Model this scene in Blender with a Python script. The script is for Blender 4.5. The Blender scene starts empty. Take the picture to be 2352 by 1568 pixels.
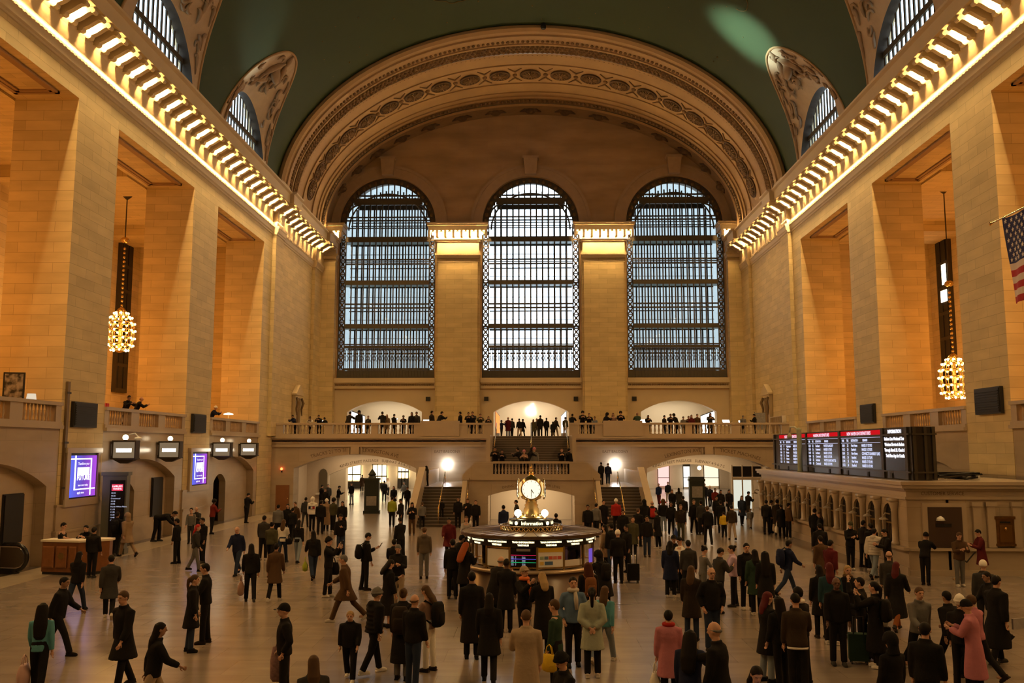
import bpy, bmesh, math, random
from mathutils import Vector, Matrix
R = math.radians; PI = math.pi
sin, cos, sqrt = math.sin, math.cos, math.sqrt
random.seed(7)
scene = bpy.context.scene
col = bpy.data.collections.new('station'); scene.collection.children.link(col)
link = col.objects.link

# ------------------------------------------------------------------ materials
def nt(name):
    m = bpy.data.materials.new(name); m.use_nodes = True
    t = m.node_tree; b = t.nodes['Principled BSDF']; return m, t, b
def N(t, k, **kw):
    n = t.nodes.new(k)
    for a, v in kw.items(): setattr(n, a, v)
    return n
def rgba(c): return (c[0], c[1], c[2], 1.0)
def plain(name, c, rough=.6, metal=0., spec=.4, var=0., vscale=3., bump=0., bscale=20.):
    m, t, b = nt(name)
    b.inputs['Base Color'].default_value = rgba(c); b.inputs['Roughness'].default_value = rough
    b.inputs['Metallic'].default_value = metal; b.inputs['Specular IOR Level'].default_value = spec
    if var or bump:
        tc = N(t, 'ShaderNodeTexCoord')
    if var:
        n = N(t, 'ShaderNodeTexNoise'); n.inputs['Scale'].default_value = vscale; n.inputs['Detail'].default_value = 4
        t.links.new(tc.outputs['Object'], n.inputs['Vector'])
        x = N(t, 'ShaderNodeMix', data_type='RGBA')
        x.inputs[6].default_value = rgba([v * (1 - var) for v in c]); x.inputs[7].default_value = rgba([min(1, v * (1 + var)) for v in c])
        t.links.new(n.outputs['Fac'], x.inputs[0]); t.links.new(x.outputs[2], b.inputs['Base Color'])
    if bump:
        n2 = N(t, 'ShaderNodeTexNoise'); n2.inputs['Scale'].default_value = bscale; n2.inputs['Detail'].default_value = 3
        t.links.new(tc.outputs['Object'], n2.inputs['Vector'])
        bp = N(t, 'ShaderNodeBump'); bp.inputs['Strength'].default_value = bump; bp.inputs['Distance'].default_value = .05
        t.links.new(n2.outputs['Fac'], bp.inputs['Height']); t.links.new(bp.outputs['Normal'], b.inputs['Normal'])
    return m
def ashlar(name, c, bw=1.5, rh=.43, mortar=.007, mc=.5, rough=.65, spec=.3, var=.1, cv=.08, streak=.0, ns=.6):
    m, t, b = nt(name)
    uv = N(t, 'ShaderNodeTexCoord'); br = N(t, 'ShaderNodeTexBrick')
    br.offset = .5; br.inputs['Scale'].default_value = 1; br.inputs['Mortar Size'].default_value = mortar
    br.inputs['Brick Width'].default_value = bw; br.inputs['Row Height'].default_value = rh
    br.inputs['Color1'].default_value = rgba([v * (1 + cv) for v in c]); br.inputs['Color2'].default_value = rgba([v * (1 - cv) for v in c])
    br.inputs['Mortar'].default_value = rgba([v * mc for v in c]); br.inputs['Mortar Smooth'].default_value = .2
    t.links.new(uv.outputs['UV'], br.inputs['Vector'])
    n = N(t, 'ShaderNodeTexNoise'); n.inputs['Scale'].default_value = ns; n.inputs['Detail'].default_value = 5
    mp = N(t, 'ShaderNodeMapping'); mp.inputs['Scale'].default_value = (1, 3.5, 1)
    t.links.new(uv.outputs['UV'], mp.inputs['Vector']); t.links.new(mp.outputs['Vector'], n.inputs['Vector'])
    rm = N(t, 'ShaderNodeMapRange'); rm.inputs['From Min'].default_value = .3; rm.inputs['From Max'].default_value = .7
    rm.inputs['To Min'].default_value = 1 - var - streak; rm.inputs['To Max'].default_value = 1 + var
    t.links.new(n.outputs['Fac'], rm.inputs['Value'])
    x = N(t, 'ShaderNodeVectorMath', operation='SCALE')
    t.links.new(br.outputs['Color'], x.inputs[0]); t.links.new(rm.outputs['Result'], x.inputs['Scale'])
    t.links.new(x.outputs['Vector'], b.inputs['Base Color'])
    b.inputs['Roughness'].default_value = rough; b.inputs['Specular IOR Level'].default_value = spec
    return m
def emit(name, c, s):
    m = bpy.data.materials.new(name); m.use_nodes = True; t = m.node_tree; t.nodes.clear()
    o = N(t, 'ShaderNodeOutputMaterial'); e = N(t, 'ShaderNodeEmission')
    e.inputs['Color'].default_value = rgba(c); e.inputs['Strength'].default_value = s
    t.links.new(e.outputs[0], o.inputs[0]); return m
def glassmat(name, tint=(1, 1, 1), refl=.06):
    m = bpy.data.materials.new(name); m.use_nodes = True; t = m.node_tree; t.nodes.clear()
    o = N(t, 'ShaderNodeOutputMaterial'); a = N(t, 'ShaderNodeBsdfTransparent'); g = N(t, 'ShaderNodeBsdfGlossy'); x = N(t, 'ShaderNodeMixShader')
    a.inputs[0].default_value = rgba(tint); g.inputs['Roughness'].default_value = .05; x.inputs[0].default_value = refl
    t.links.new(a.outputs[0], x.inputs[1]); t.links.new(g.outputs[0], x.inputs[2]); t.links.new(x.outputs[0], o.inputs[0]); return m

M = {}
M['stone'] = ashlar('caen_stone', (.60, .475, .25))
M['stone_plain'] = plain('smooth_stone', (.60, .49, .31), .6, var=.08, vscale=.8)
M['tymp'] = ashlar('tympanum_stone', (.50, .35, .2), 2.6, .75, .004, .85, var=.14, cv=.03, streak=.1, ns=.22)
M['marble'] = ashlar('botticino_marble', (.42, .33, .23), 2.4, 1.2, .006, .7, rough=.22, spec=.5, var=.08, cv=.03)
M['marble_p'] = plain('marble_trim', (.45, .36, .26), .25, spec=.5, var=.08, vscale=1.5)
M['plaster'] = plain('cream_plaster', (.42, .285, .15), .7, var=.1, vscale=1.2)
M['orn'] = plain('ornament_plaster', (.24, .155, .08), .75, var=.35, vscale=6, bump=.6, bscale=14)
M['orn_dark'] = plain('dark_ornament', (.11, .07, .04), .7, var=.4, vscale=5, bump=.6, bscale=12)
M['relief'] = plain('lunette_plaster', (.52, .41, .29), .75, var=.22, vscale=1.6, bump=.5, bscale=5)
M['relief_d'] = plain('relief_shade_stone', (.36, .26, .17), .75, var=.3, vscale=3)  # brown of the raised ornament on the cream lunettes
M['green'] = plain('green_vault', (.025, .053, .022), .75, var=.16, vscale=.25)
M['gold_line'] = plain('faded_gilding', (.17, .12, .035), .6)
M['bronze'] = plain('dark_bronze', (.055, .045, .032), .45, .5, var=.2)
M['iron'] = plain('window_iron', (.085, .075, .058), .5, .3)
M['brass'] = plain('polished_brass', (.72, .5, .2), .22, 1.)
M['brass_dull'] = plain('dull_brass', (.42, .29, .12), .35, .9)
M['black'] = plain('black_panel', (.012, .011, .010), .5)
M['dark'] = plain('dark_metal', (.03, .028, .026), .4, .4)
M['wood'] = plain('varnished_wood', (.20, .075, .025), .3, var=.35, vscale=6)
M['brownwood'] = plain('brown_board', (.22, .085, .03), .5, var=.15)
M['step'] = plain('dark_stair_stone', (.085, .065, .052), .35, var=.15)
M['cream'] = plain('cream_paint', (.78, .68, .52), .6)
M['white'] = plain('white_enamel', (.8, .8, .78), .5)
M['ink'] = plain('engraved_letters', (.13, .085, .05), .7)
M['concrete'] = plain('facade_outside', (.26, .28, .275), .8, var=.1)
M['glass'] = glassmat('window_glass', (.93, .97, 1.), .05)
M['cglass'] = glassmat('counter_glass', (.98, .97, .92), .08)
WARM = (1., .64, .27)
M['bulb'] = emit('bulb_glow', (1., .58, .2), 450.)
M['bulb2'] = emit('capital_bulb_glow', (1., .6, .22), 540.)
M['chand'] = emit('chandelier_bulb_glow', (1., .55, .17), 45.)
M['warm'] = emit('warm_lamp_glow', (1., .78, .48), 6.)
M['shop'] = emit('shop_window_glow', (1., .78, .42), 4.5)
M['whiteglow'] = emit('white_sign_glow', (1., .97, .9), 7.)
M['cold'] = emit('white_floodlight', (.92, .95, 1.), 60.)
M['dial'] = emit('clock_dial_glow', (1., .9, .62), 1.25)
M['lettering'] = emit('lit_letters', (1., .82, .45), 2.2)
M['red'] = plain('red_paint', (.5, .02, .015), .5)
M['redglow'] = emit('red_light', (1., .12, .03), 6.)

def floor_mat():
    m = ashlar('floor_marble', (.25, .2, .16), 1.25, 1.25, .006, .7, rough=.17, spec=.5, var=.14, cv=.07)
    b = m.node_tree.nodes['Principled BSDF']; t = m.node_tree
    n = N(t, 'ShaderNodeTexNoise'); n.inputs['Scale'].default_value = .9; n.inputs['Detail'].default_value = 5
    g = N(t, 'ShaderNodeTexCoord'); t.links.new(g.outputs['UV'], n.inputs['Vector'])
    r = N(t, 'ShaderNodeMapRange'); r.inputs['To Min'].default_value = .17; r.inputs['To Max'].default_value = .27
    t.links.new(n.outputs['Fac'], r.inputs['Value']); t.links.new(r.outputs['Result'], b.inputs['Roughness'])
    return m
M['floor'] = floor_mat()

# ------------------------------------------------------------------ mesh builder
class MB:
    def __init__(s): s.b = bmesh.new()
    def f(s, pts, mi=0):
        try:
            fc = s.b.faces.new([s.b.verts.new(p) for p in pts]); fc.material_index = mi; return fc
        except ValueError: return None
    def box(s, x0, x1, y0, y1, z0, z1, mi=0, rz=0., c=None):
        P = [(x0, y0, z0), (x1, y0, z0), (x1, y1, z0), (x0, y1, z0), (x0, y0, z1), (x1, y0, z1), (x1, y1, z1), (x0, y1, z1)]
        if rz:
            cx, cy = c if c else ((x0 + x1) / 2, (y0 + y1) / 2); cs, sn = cos(rz), sin(rz)
            P = [(cx + (x - cx) * cs - (y - cy) * sn, cy + (x - cx) * sn + (y - cy) * cs, z) for x, y, z in P]
        v = [s.b.verts.new(p) for p in P]
        for q in ((0, 3, 2, 1), (4, 5, 6, 7), (0, 1, 5, 4), (1, 2, 6, 5), (2, 3, 7, 6), (3, 0, 4, 7)):
            s.b.faces.new([v[i] for i in q]).material_index = mi
        return s
    def hull8(s, lo, hi, mi=0):            # two matching rings joined and capped
        n = len(lo); a = [s.b.verts.new(p) for p in lo]; c = [s.b.verts.new(p) for p in hi]
        s.b.faces.new(a[::-1]).material_index = mi; s.b.faces.new(c).material_index = mi
        for i in range(n): s.b.faces.new((a[i], a[(i + 1) % n], c[(i + 1) % n], c[i])).material_index = mi
        return s
    def prism(s, poly, ax, a0, a1, mi=0):  # polygon in the other two axes
        def P(u, v, w): return {'x': (w, u, v), 'y': (u, w, v), 'z': (u, v, w)}[ax]
        return s.hull8([P(u, v, a0) for u, v in poly], [P(u, v, a1) for u, v in poly], mi)
    def loft(s, rings, cap=True, closed=True, mi=0):
        vs = [[s.b.verts.new(p) for p in r] for r in rings]; n = len(rings[0])
        for a, c in zip(vs, vs[1:]):
            for i in range(n if closed else n - 1):
                j = (i + 1) % n; s.b.faces.new((a[i], a[j], c[j], c[i])).material_index = mi
        if cap and closed:
            s.b.faces.new(vs[0][::-1]).material_index = mi; s.b.faces.new(vs[-1]).material_index = mi
        return s
    def tube(s, pts, rad, seg=8, mi=0, cap=True, flat=1.):
        pts = [Vector(p) for p in pts]
        if not hasattr(rad, '__len__'): rad = [rad] * len(pts)
        rings = []
        up0 = None
        for i, p in enumerate(pts):
            d = (pts[min(i + 1, len(pts) - 1)] - pts[max(i - 1, 0)])
            d = d.normalized() if d.length > 1e-9 else Vector((0, 0, 1))
            if up0 is None:
                up0 = Vector((0, 1, 0)) if abs(d.y) < .9 else Vector((1, 0, 0))
            u = d.cross(up0).normalized(); w = u.cross(d).normalized(); up0 = w
            rings.append([p + (u * cos(2 * PI * k / seg) + w * sin(2 * PI * k / seg) * flat) * rad[i] for k in range(seg)])
        return s.loft(rings, cap, True, mi)
    def lathe(s, prof, c=(0, 0, 0), seg=16, mi=0, cap=True, a0=0., a1=2 * PI):
        full = abs(a1 - a0 - 2 * PI) < 1e-6; n = seg if full else seg + 1
        rings = [[(c[0] + r * cos(a0 + (a1 - a0) * k / seg), c[1] + r * sin(a0 + (a1 - a0) * k / seg), c[2] + z) for k in range(n)] for r, z in prof]
        return s.loft(rings, cap and full, full, mi)
    def ball(s, c, r, seg=10, rings=6, mi=0, sc=(1, 1, 1)):
        pr = [(max(1e-4, r * sin(PI * i / rings)), -r * cos(PI * i / rings)) for i in range(rings + 1)]
        return s.loft([[(c[0] + q * cos(2 * PI * k / seg) * sc[0], c[1] + q * sin(2 * PI * k / seg) * sc[1], c[2] + z * sc[2]) for k in range(seg)] for q, z in pr], True, True, mi)
    def archwall(s, ax, p0, p1, u0, u1, z0, z1, arches, seg=24, mi=0):
        """slab between planes p0,p1 with arched openings (uc, hw, zbot, zspring, rise)"""
        def Q(u, p, z): return (u, p, z) if ax == 'x' else (p, u, z)
        def slab(a, b, c, d):
            if b - a > 1e-4 and d - c > 1e-4:
                if ax == 'x': s.box(a, b, min(p0, p1), max(p0, p1), c, d, mi)
                else: s.box(min(p0, p1), max(p0, p1), a, b, c, d, mi)
        cur = u0
        for uc, hw, zb, zs, rise in sorted(arches):
            slab(cur, uc - hw, z0, z1)
            slab(uc - hw, uc + hw, z0, zb)
            rr = (hw * hw + rise * rise) / (2 * rise)
            pts = []
            for i in range(seg + 1):
                u = -hw * cos(PI * i / seg) if rise >= hw * .95 else hw * (2 * i / seg - 1)
                z = zs + (rise - rr) + sqrt(max(0, rr * rr - u * u)); pts.append((uc + u, z))
            for (ua, za), (ub, zc) in zip(pts, pts[1:]):
                lo = [Q(ua, p0, za), Q(ub, p0, zc), Q(ub, p1, zc), Q(ua, p1, za)]
                hi = [Q(ua, p0, z1), Q(ub, p0, z1), Q(ub, p1, z1), Q(ua, p1, z1)]
                s.f([lo[0], lo[1], hi[1], hi[0]], mi); s.f([lo[3], hi[3], hi[2], lo[2]], mi); s.f([lo[0], lo[3], lo[2], lo[1]], mi)
            cur = uc + hw
        slab(cur, u1, z0, z1)
        return s
    def build(s, name, mat, parent=None, smooth=False, fix=True, uv=True, loc=None):
        b = s.b
        if fix: bmesh.ops.recalc_face_normals(b, faces=b.faces[:])
        me = bpy.data.meshes.new(name)
        if uv:
            L = b.loops.layers.uv.new('UVMap'); b.normal_update()
            for fc in b.faces:
                n = fc.normal; a = (abs(n.x), abs(n.y), abs(n.z)); k = a.index(max(a))
                for lp in fc.loops:
                    p = lp.vert.co; lp[L].uv = (p.y, p.z) if k == 0 else (p.x, p.z) if k == 1 else (p.x, p.y)
        b.to_mesh(me); b.free()
        if smooth:
            for p in me.polygons: p.use_smooth = True
        for m in (mat if isinstance(mat, (list, tuple)) else [mat]): me.materials.append(M[m] if isinstance(m, str) else m)
        o = bpy.data.objects.new(name, me); link(o)
        if loc: o.location = loc
        if parent: o.parent = parent
        return o
def tag(o, label=None, cat=None, group=None, kind=None):
    if label: o['label'] = label
    if cat: o['category'] = cat
    if group: o['group'] = group
    if kind: o['kind'] = kind
    return o
def empty(name, loc=(0, 0, 0), rz=0., label=None, cat=None, group=None, kind=None):
    o = bpy.data.objects.new(name, None); link(o); o.location = loc; o.rotation_euler.z = rz; o.empty_display_size = .2
    return tag(o, label, cat, group, kind)
KIDS = {}
def copy_tree(o, parent=None, loc=None, rz=None, label=None):
    c = o.copy(); link(c)
    if parent: c.parent = parent
    if loc is not None: c.location = loc
    if rz is not None: c.rotation_euler.z = rz
    if label: c['label'] = label
    for ch in list(o.children): copy_tree(ch, c)
    return c
def struct(o, label=None, cat=None): return tag(o, label, cat, None, 'structure')
def light(kind, name, loc, energy, color=WARM, size=.3, rot=None, size_y=None, spot=None, blend=.4, parent=None):
    l = bpy.data.lights.new(name, kind); l.energy = energy; l.color = color
    if kind == 'AREA':
        l.size = size
        if size_y: l.shape = 'RECTANGLE'; l.size_y = size_y
    else: l.shadow_soft_size = size
    if kind == 'SPOT': l.spot_size = spot; l.spot_blend = blend
    o = bpy.data.objects.new(name, l); link(o); o.location = loc
    if rot: o.rotation_euler = rot
    return o
def aim(o, tgt):
    o.rotation_euler = (Vector(tgt) - Vector(o.location)).to_track_quat('-Z', 'Y').to_euler()
def text_mesh(name, body, size, mat, mapf, parent=None, align='CENTER', ext=.0, space=1., bold=0., fit=None):
    cu = bpy.data.curves.new('t', 'FONT'); cu.body = body; cu.size = size; cu.align_x = align; cu.align_y = 'CENTER'
    cu.resolution_u = 2; cu.extrude = ext; cu.space_character = space; cu.offset = bold
    o = bpy.data.objects.new('t', cu); link(o)
    me = bpy.data.meshes.new_from_object(o.evaluated_get(bpy.context.evaluated_depsgraph_get()))
    bpy.data.objects.remove(o); bpy.data.curves.remove(cu)
    fs = 1.
    if fit: xs = [v.co.x for v in me.vertices]; fs = fit / (max(xs) - min(xs))
    for v in me.vertices: v.co.x *= fs; v.co = Vector(mapf(v.co.x, v.co.y, v.co.z))
    me.name = name; me.materials.clear(); me.materials.append(M[mat] if isinstance(mat, str) else mat)
    r = bpy.data.objects.new(name, me); link(r)
    if parent: r.parent = parent
    return r
# ================================================================== THE ROOM
W = 18.8
PIERS = [(-3.8, -.1), (9.5, 13.2), (22.8, 26.5), (36.1, 39.8), (49.2, 53.1)]
BAYS = [(-.1, 9.5), (13.2, 22.8), (26.5, 36.1), (39.8, 49.2), (53.1, 62.6)]
SIDES = (('left', -1), ('right', 1))

fl = MB(); fl.f([(-32, -9, 0), (32, -9, 0), (32, 112, 0), (-32, 112, 0)])
struct(fl.build('floor', 'floor'), 'polished brown marble concourse floor', 'floor')
for nm, s in SIDES:
    b = MB(); b.box(min(s * 17.2, s * 18.75), max(s * 17.2, s * 18.75), 9, 36 if s > 0 else 63, 0, .006)  # paler floor strip: the lit wall's reflection is put into its colour
    struct(b.build('trim_1' if s < 0 else 'trim_2', plain('floor_reflection_strip', (.36, .29, .21), .25, var=.1)), 'floor strip painted paler as the reflection of the lit %s wall' % nm, 'trim')

def mir(s, x0, x1): return (s * x0, s * x1) if s > 0 else (s * x1, s * x0)
for nm, s in SIDES:
    for i, (a, c) in enumerate(PIERS):
        b = MB(); b.box(*mir(s, W, 21.5), a, c, 0, 19.0)
        p = b.build('wall_%s_pier' % nm, 'stone')
        struct(p, 'tall stone pier of the %s wall, %s' % (nm, ['behind the camera', 'nearest the camera', 'just outside the frame', 'beside the nearer black loudspeaker', 'beside the farther black loudspeaker'][i]), 'pier')
        q = MB(); q.box(*mir(s, W - .12, 21.4), a - .1, c + .1, 0, 1.15); q.box(*mir(s, W - .17, 21.4), a - .15, c + .15, 1.15, 1.27)
        q.box(*mir(s, W - .06, 21.4), a - .06, c + .06, 1.27, 2.2); q.box(*mir(s, W - .1, 21.4), a - .1, c + .1, 2.2, 2.28)
        q.build('plinth', 'marble', p)
    # end bay wall and the thickness above the openings
    b = MB(); b.box(*mir(s, W, 21.5), 62.6, 81, 0, 19.0)
    b.box(*mir(s, W - .28, W), 64.6, 66.6, 5.4, 19.99); b.box(*mir(s, W - .28, W), 76.6, 80, 5.4, 19.99)
    b.box(*mir(s, W, 21.5), -8, 81, 19.0, 23.2)
    for a, c in BAYS:                       # moulded coffer in every soffit
        pass
    w = b.build('wall_%s' % nm, 'stone'); struct(w, 'stone %s wall of the hall with its frieze' % nm, 'wall')
    for a, c in BAYS:
        k = MB(); x0, x1 = mir(s, W + .45, 21.1)
        for d, z0 in ((0., 18.9), (.16, 18.93)):
            k.box(x0 + d, x1 - d, a + .7 + d, a + .86 + d, z0, 19.01); k.box(x0 + d, x1 - d, c - .86 - d, c - .7 - d, z0, 19.01)
            k.box(x0 + d, x0 + d + .16, a + .7 + d, c - .7 - d, z0, 19.01); k.box(x1 - d - .16, x1 - d, a + .7 + d, c - .7 - d, z0, 19.01)
        k.build('coffer_moulding', plain('coffer_trim', (.34, .22, .12), .7), w)
    # entablature: profile (offset into the room, z)
    prof = [(0, 19.98), (.05, 20.0), (.05, 20.1), (.12, 20.16), (.16, 20.42), (.2, 20.46), (.2, 20.58), (.04, 20.62), (.08, 21.52), (.1, 21.58), (.14, 21.7), (.16, 22.3),
            (1.22, 22.3), (1.24, 22.95), (1.4, 23.02), (1.42, 23.12), (.35, 23.3), (.3, 24.1), (-.45, 24.1), (-.45, 19.98)]
    prof2 = [(d + (.3 if -.1 < d else 0), z) for d, z in prof]
    ent = MB()
    for y0, y1, pr in ((-8, 64.5, prof), (64.5, 66.7, prof2), (66.7, 76.5, prof), (76.5, 79.9, prof2)):
        ent.prism([(s * (W - d), z) for d, z in pr], 'y', y0, y1)
    e = ent.build('trim_%d' % (3 if s < 0 else 4), 'stone_plain'); struct(e, 'moulded stone cornice along the top of the %s wall' % nm, 'cornice')
    dn = MB()
    for j in range(240): y = 10 + j * .29; dn.box(*mir(s, W - .23, W - .17), y, y + .15, 20.47, 20.57)
    dn.build('dentil_row', 'stone_plain', e)
    md = MB(); y = 6.1                         # scrolled modillions between the lamps
    while y < 79.2:
        o_ = .3 if (64.5 < y < 66.7 or y > 76.5) else 0
        Q = [(.12, 22.28), (1.12, 22.28), (1.12, 22.12), (.9, 22.04), (.6, 21.84), (.12, 21.62)]
        md.hull8([(s * (W - q - o_), y - .13, z) for q, z in Q], [(s * (W - q - o_), y + .13, z) for q, z in Q])
        md.tube([(s * (W - 1.1 - o_), y - .15, 22.12), (s * (W - 1.1 - o_), y + .15, 22.12)], .1, 8)
        md.tube([(s * (W - .26 - o_), y - .15, 21.72), (s * (W - .26 - o_), y + .15, 21.72)], .13, 8)
        y += .7
    md.build('modillion_row', 'stone_plain', e)
    # aisle behind the piers
    a = MB(); x0, x1 = mir(s, 21.5, 29.4)
    a.f([(x0, -8, 5.4), (x1, -8, 5.4), (x1, 66, 5.4), (x0, 66, 5.4)])
    a.f([(x0, -8, 19.6), (x1, -8, 19.6), (x1, 66, 19.6), (x0, 66, 19.6)])
    a.f([(s * 29, -8, 0), (s * 29, 66, 0), (s * 29, 66, 19.7), (s * 29, -8, 19.7)])
    a.box(x0, x1, 65.8, 66.2, 0, 19.7); a.box(x0, x1, -8.4, -8, 0, 19.7)
    for j in range(6): y = 8 + j * 13.3; a.box(x0, x1, y - 1.2, y + 2.6, 18.9, 19.6)
    struct(a.build('wall_%s_aisle' % nm, 'stone', fix=False), 'stone side aisle behind the %s piers' % nm, 'wall')
    # balcony walls under and between the piers
    for i, (y0, y1) in enumerate(BAYS):
        if y1 < 12: continue
        m = MB(); c = (y0 + y1) / 2 - .4 if i == 3 else (y0 + y1) / 2
        m.archwall('y', s * (W + .02), s * (W + .5), y0, y1, 0, 5.28, [(c, 4.05, 0, 3.05, .95)])
        m.archwall('y', s * (W + .5), s * (W + .9), y0, y1, 0, 5.28, [(y0 + 3.5, 1.1, 0, 2.45, .5)])
        m.box(*mir(s, W + 5.2, W + 5.5), y0, y1, 0, 4)
        g = m.build('wall_%s_balcony' % nm, 'marble'); struct(g, 'marble wall with a segmental arch under the %s balcony, %s' % (nm, ['', 'nearest bay', 'bay before the first visible pier', 'middle bay', 'far bay'][i]), 'wall')
        m = MB(); m.box(*mir(s, W - .16, W + 3.2), y0, y1, 5.28, 5.42); m.box(*mir(s, W - .08, W + .4), y0, y1, 5.42, 5.56); m.box(*mir(s, W - .1, W + .42), y0, y1, 6.2, 6.34)
        n = 4; step = (y1 - y0) / 3
        for k in range(n):
            yy = y0 + k * step; m.box(*mir(s, W - .02, W + .34), max(y0, yy - .42), min(y1, yy + .42), 5.56, 6.2)
        r = m.build('balustrade', 'marble_p'); struct(r, 'marble balustrade of the %s balcony, %s' % (nm, ['', 'nearest bay', 'bay before the first visible pier', 'middle bay', 'far bay'][i]), 'balustrade')
        if i >= 2:
            pr = [(.05, 0), (.05, .06), (.035, .09), (.062, .24), (.03, .46), (.05, .54), (.05, .64)]
            bm0 = None
            for k in range(3):
                ya, yb = y0 + k * step + .42, y0 + (k + 1) * step - .42
                cnt = int((yb - ya) / .24)
                for j in range(cnt):
                    loc = (s * (W + .16), ya + (j + .5) * (yb - ya) / cnt, 5.56)
                    if bm0 is None:
                        q = MB(); q.lathe(pr, seg=8); bm0 = q.build('baluster', 'marble_p', r, True, loc=loc)
                    else: o = bm0.copy(); link(o); o.location = loc
# ------------------------------------------------------------------ vault
VA, VB, VZ, VEND = 19.1, 13.5, 23.0, 66.0
LUN = [(17.9, 5.3), (31.2, 5.3), (44.5, 5.3), (58.0, 5.3)]
def th0(y):
    for c, hw in LUN:
        u = abs(y - c) / hw
        if u < 1:
            z = 7.6 * (1 - u ** 2.3) ** .85
            return math.asin(min(1, z / VB))
    return 0.
def vpt(th, y, d=0.): return ((VA - d) * cos(th), y, VZ + (VB - d) * sin(th))
ys = []
y = -8.
while y < VEND - .01:
    ys.append(y); y += .25 if y > 10 else 1.
ys.append(VEND)
b = MB(); NT = 56; rows = []
for y in ys:
    t0 = th0(y); rows.append([vpt(t0 + (PI - 2 * t0) * k / NT, y) for k in range(NT + 1)])
b.loft(rows, False, False)
ceil = b.build('ceiling', 'green', smooth=True); struct(ceil, 'green barrel vaulted ceiling with faded gold markings', 'ceiling')
rng = random.Random(3)
b = MB(); st = MB()
def surf(th, y, d=.03): return Vector(vpt(th, y, d))
for k in range(26):                         # faint gilded curls
    th, y = rng.uniform(.75, PI - .75), rng.uniform(18, 62); a = rng.uniform(0, 6); P = []
    for j in range(22):
        P.append(surf(th, y)); a += rng.uniform(-.5, .75); th += .018 * cos(a); y += .35 * sin(a)
    b.tube(P, .028, 4)
for k in range(150):
    th, y = rng.uniform(.7, PI - .7), rng.uniform(16, 65); p = surf(th, y, .02); st.ball(p, rng.choice((.03, .04, .06)), 6, 4)
b.build('gilded_figures', 'gold_line', ceil); st.build('gilded_stars', 'gold_line', ceil)

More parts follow.
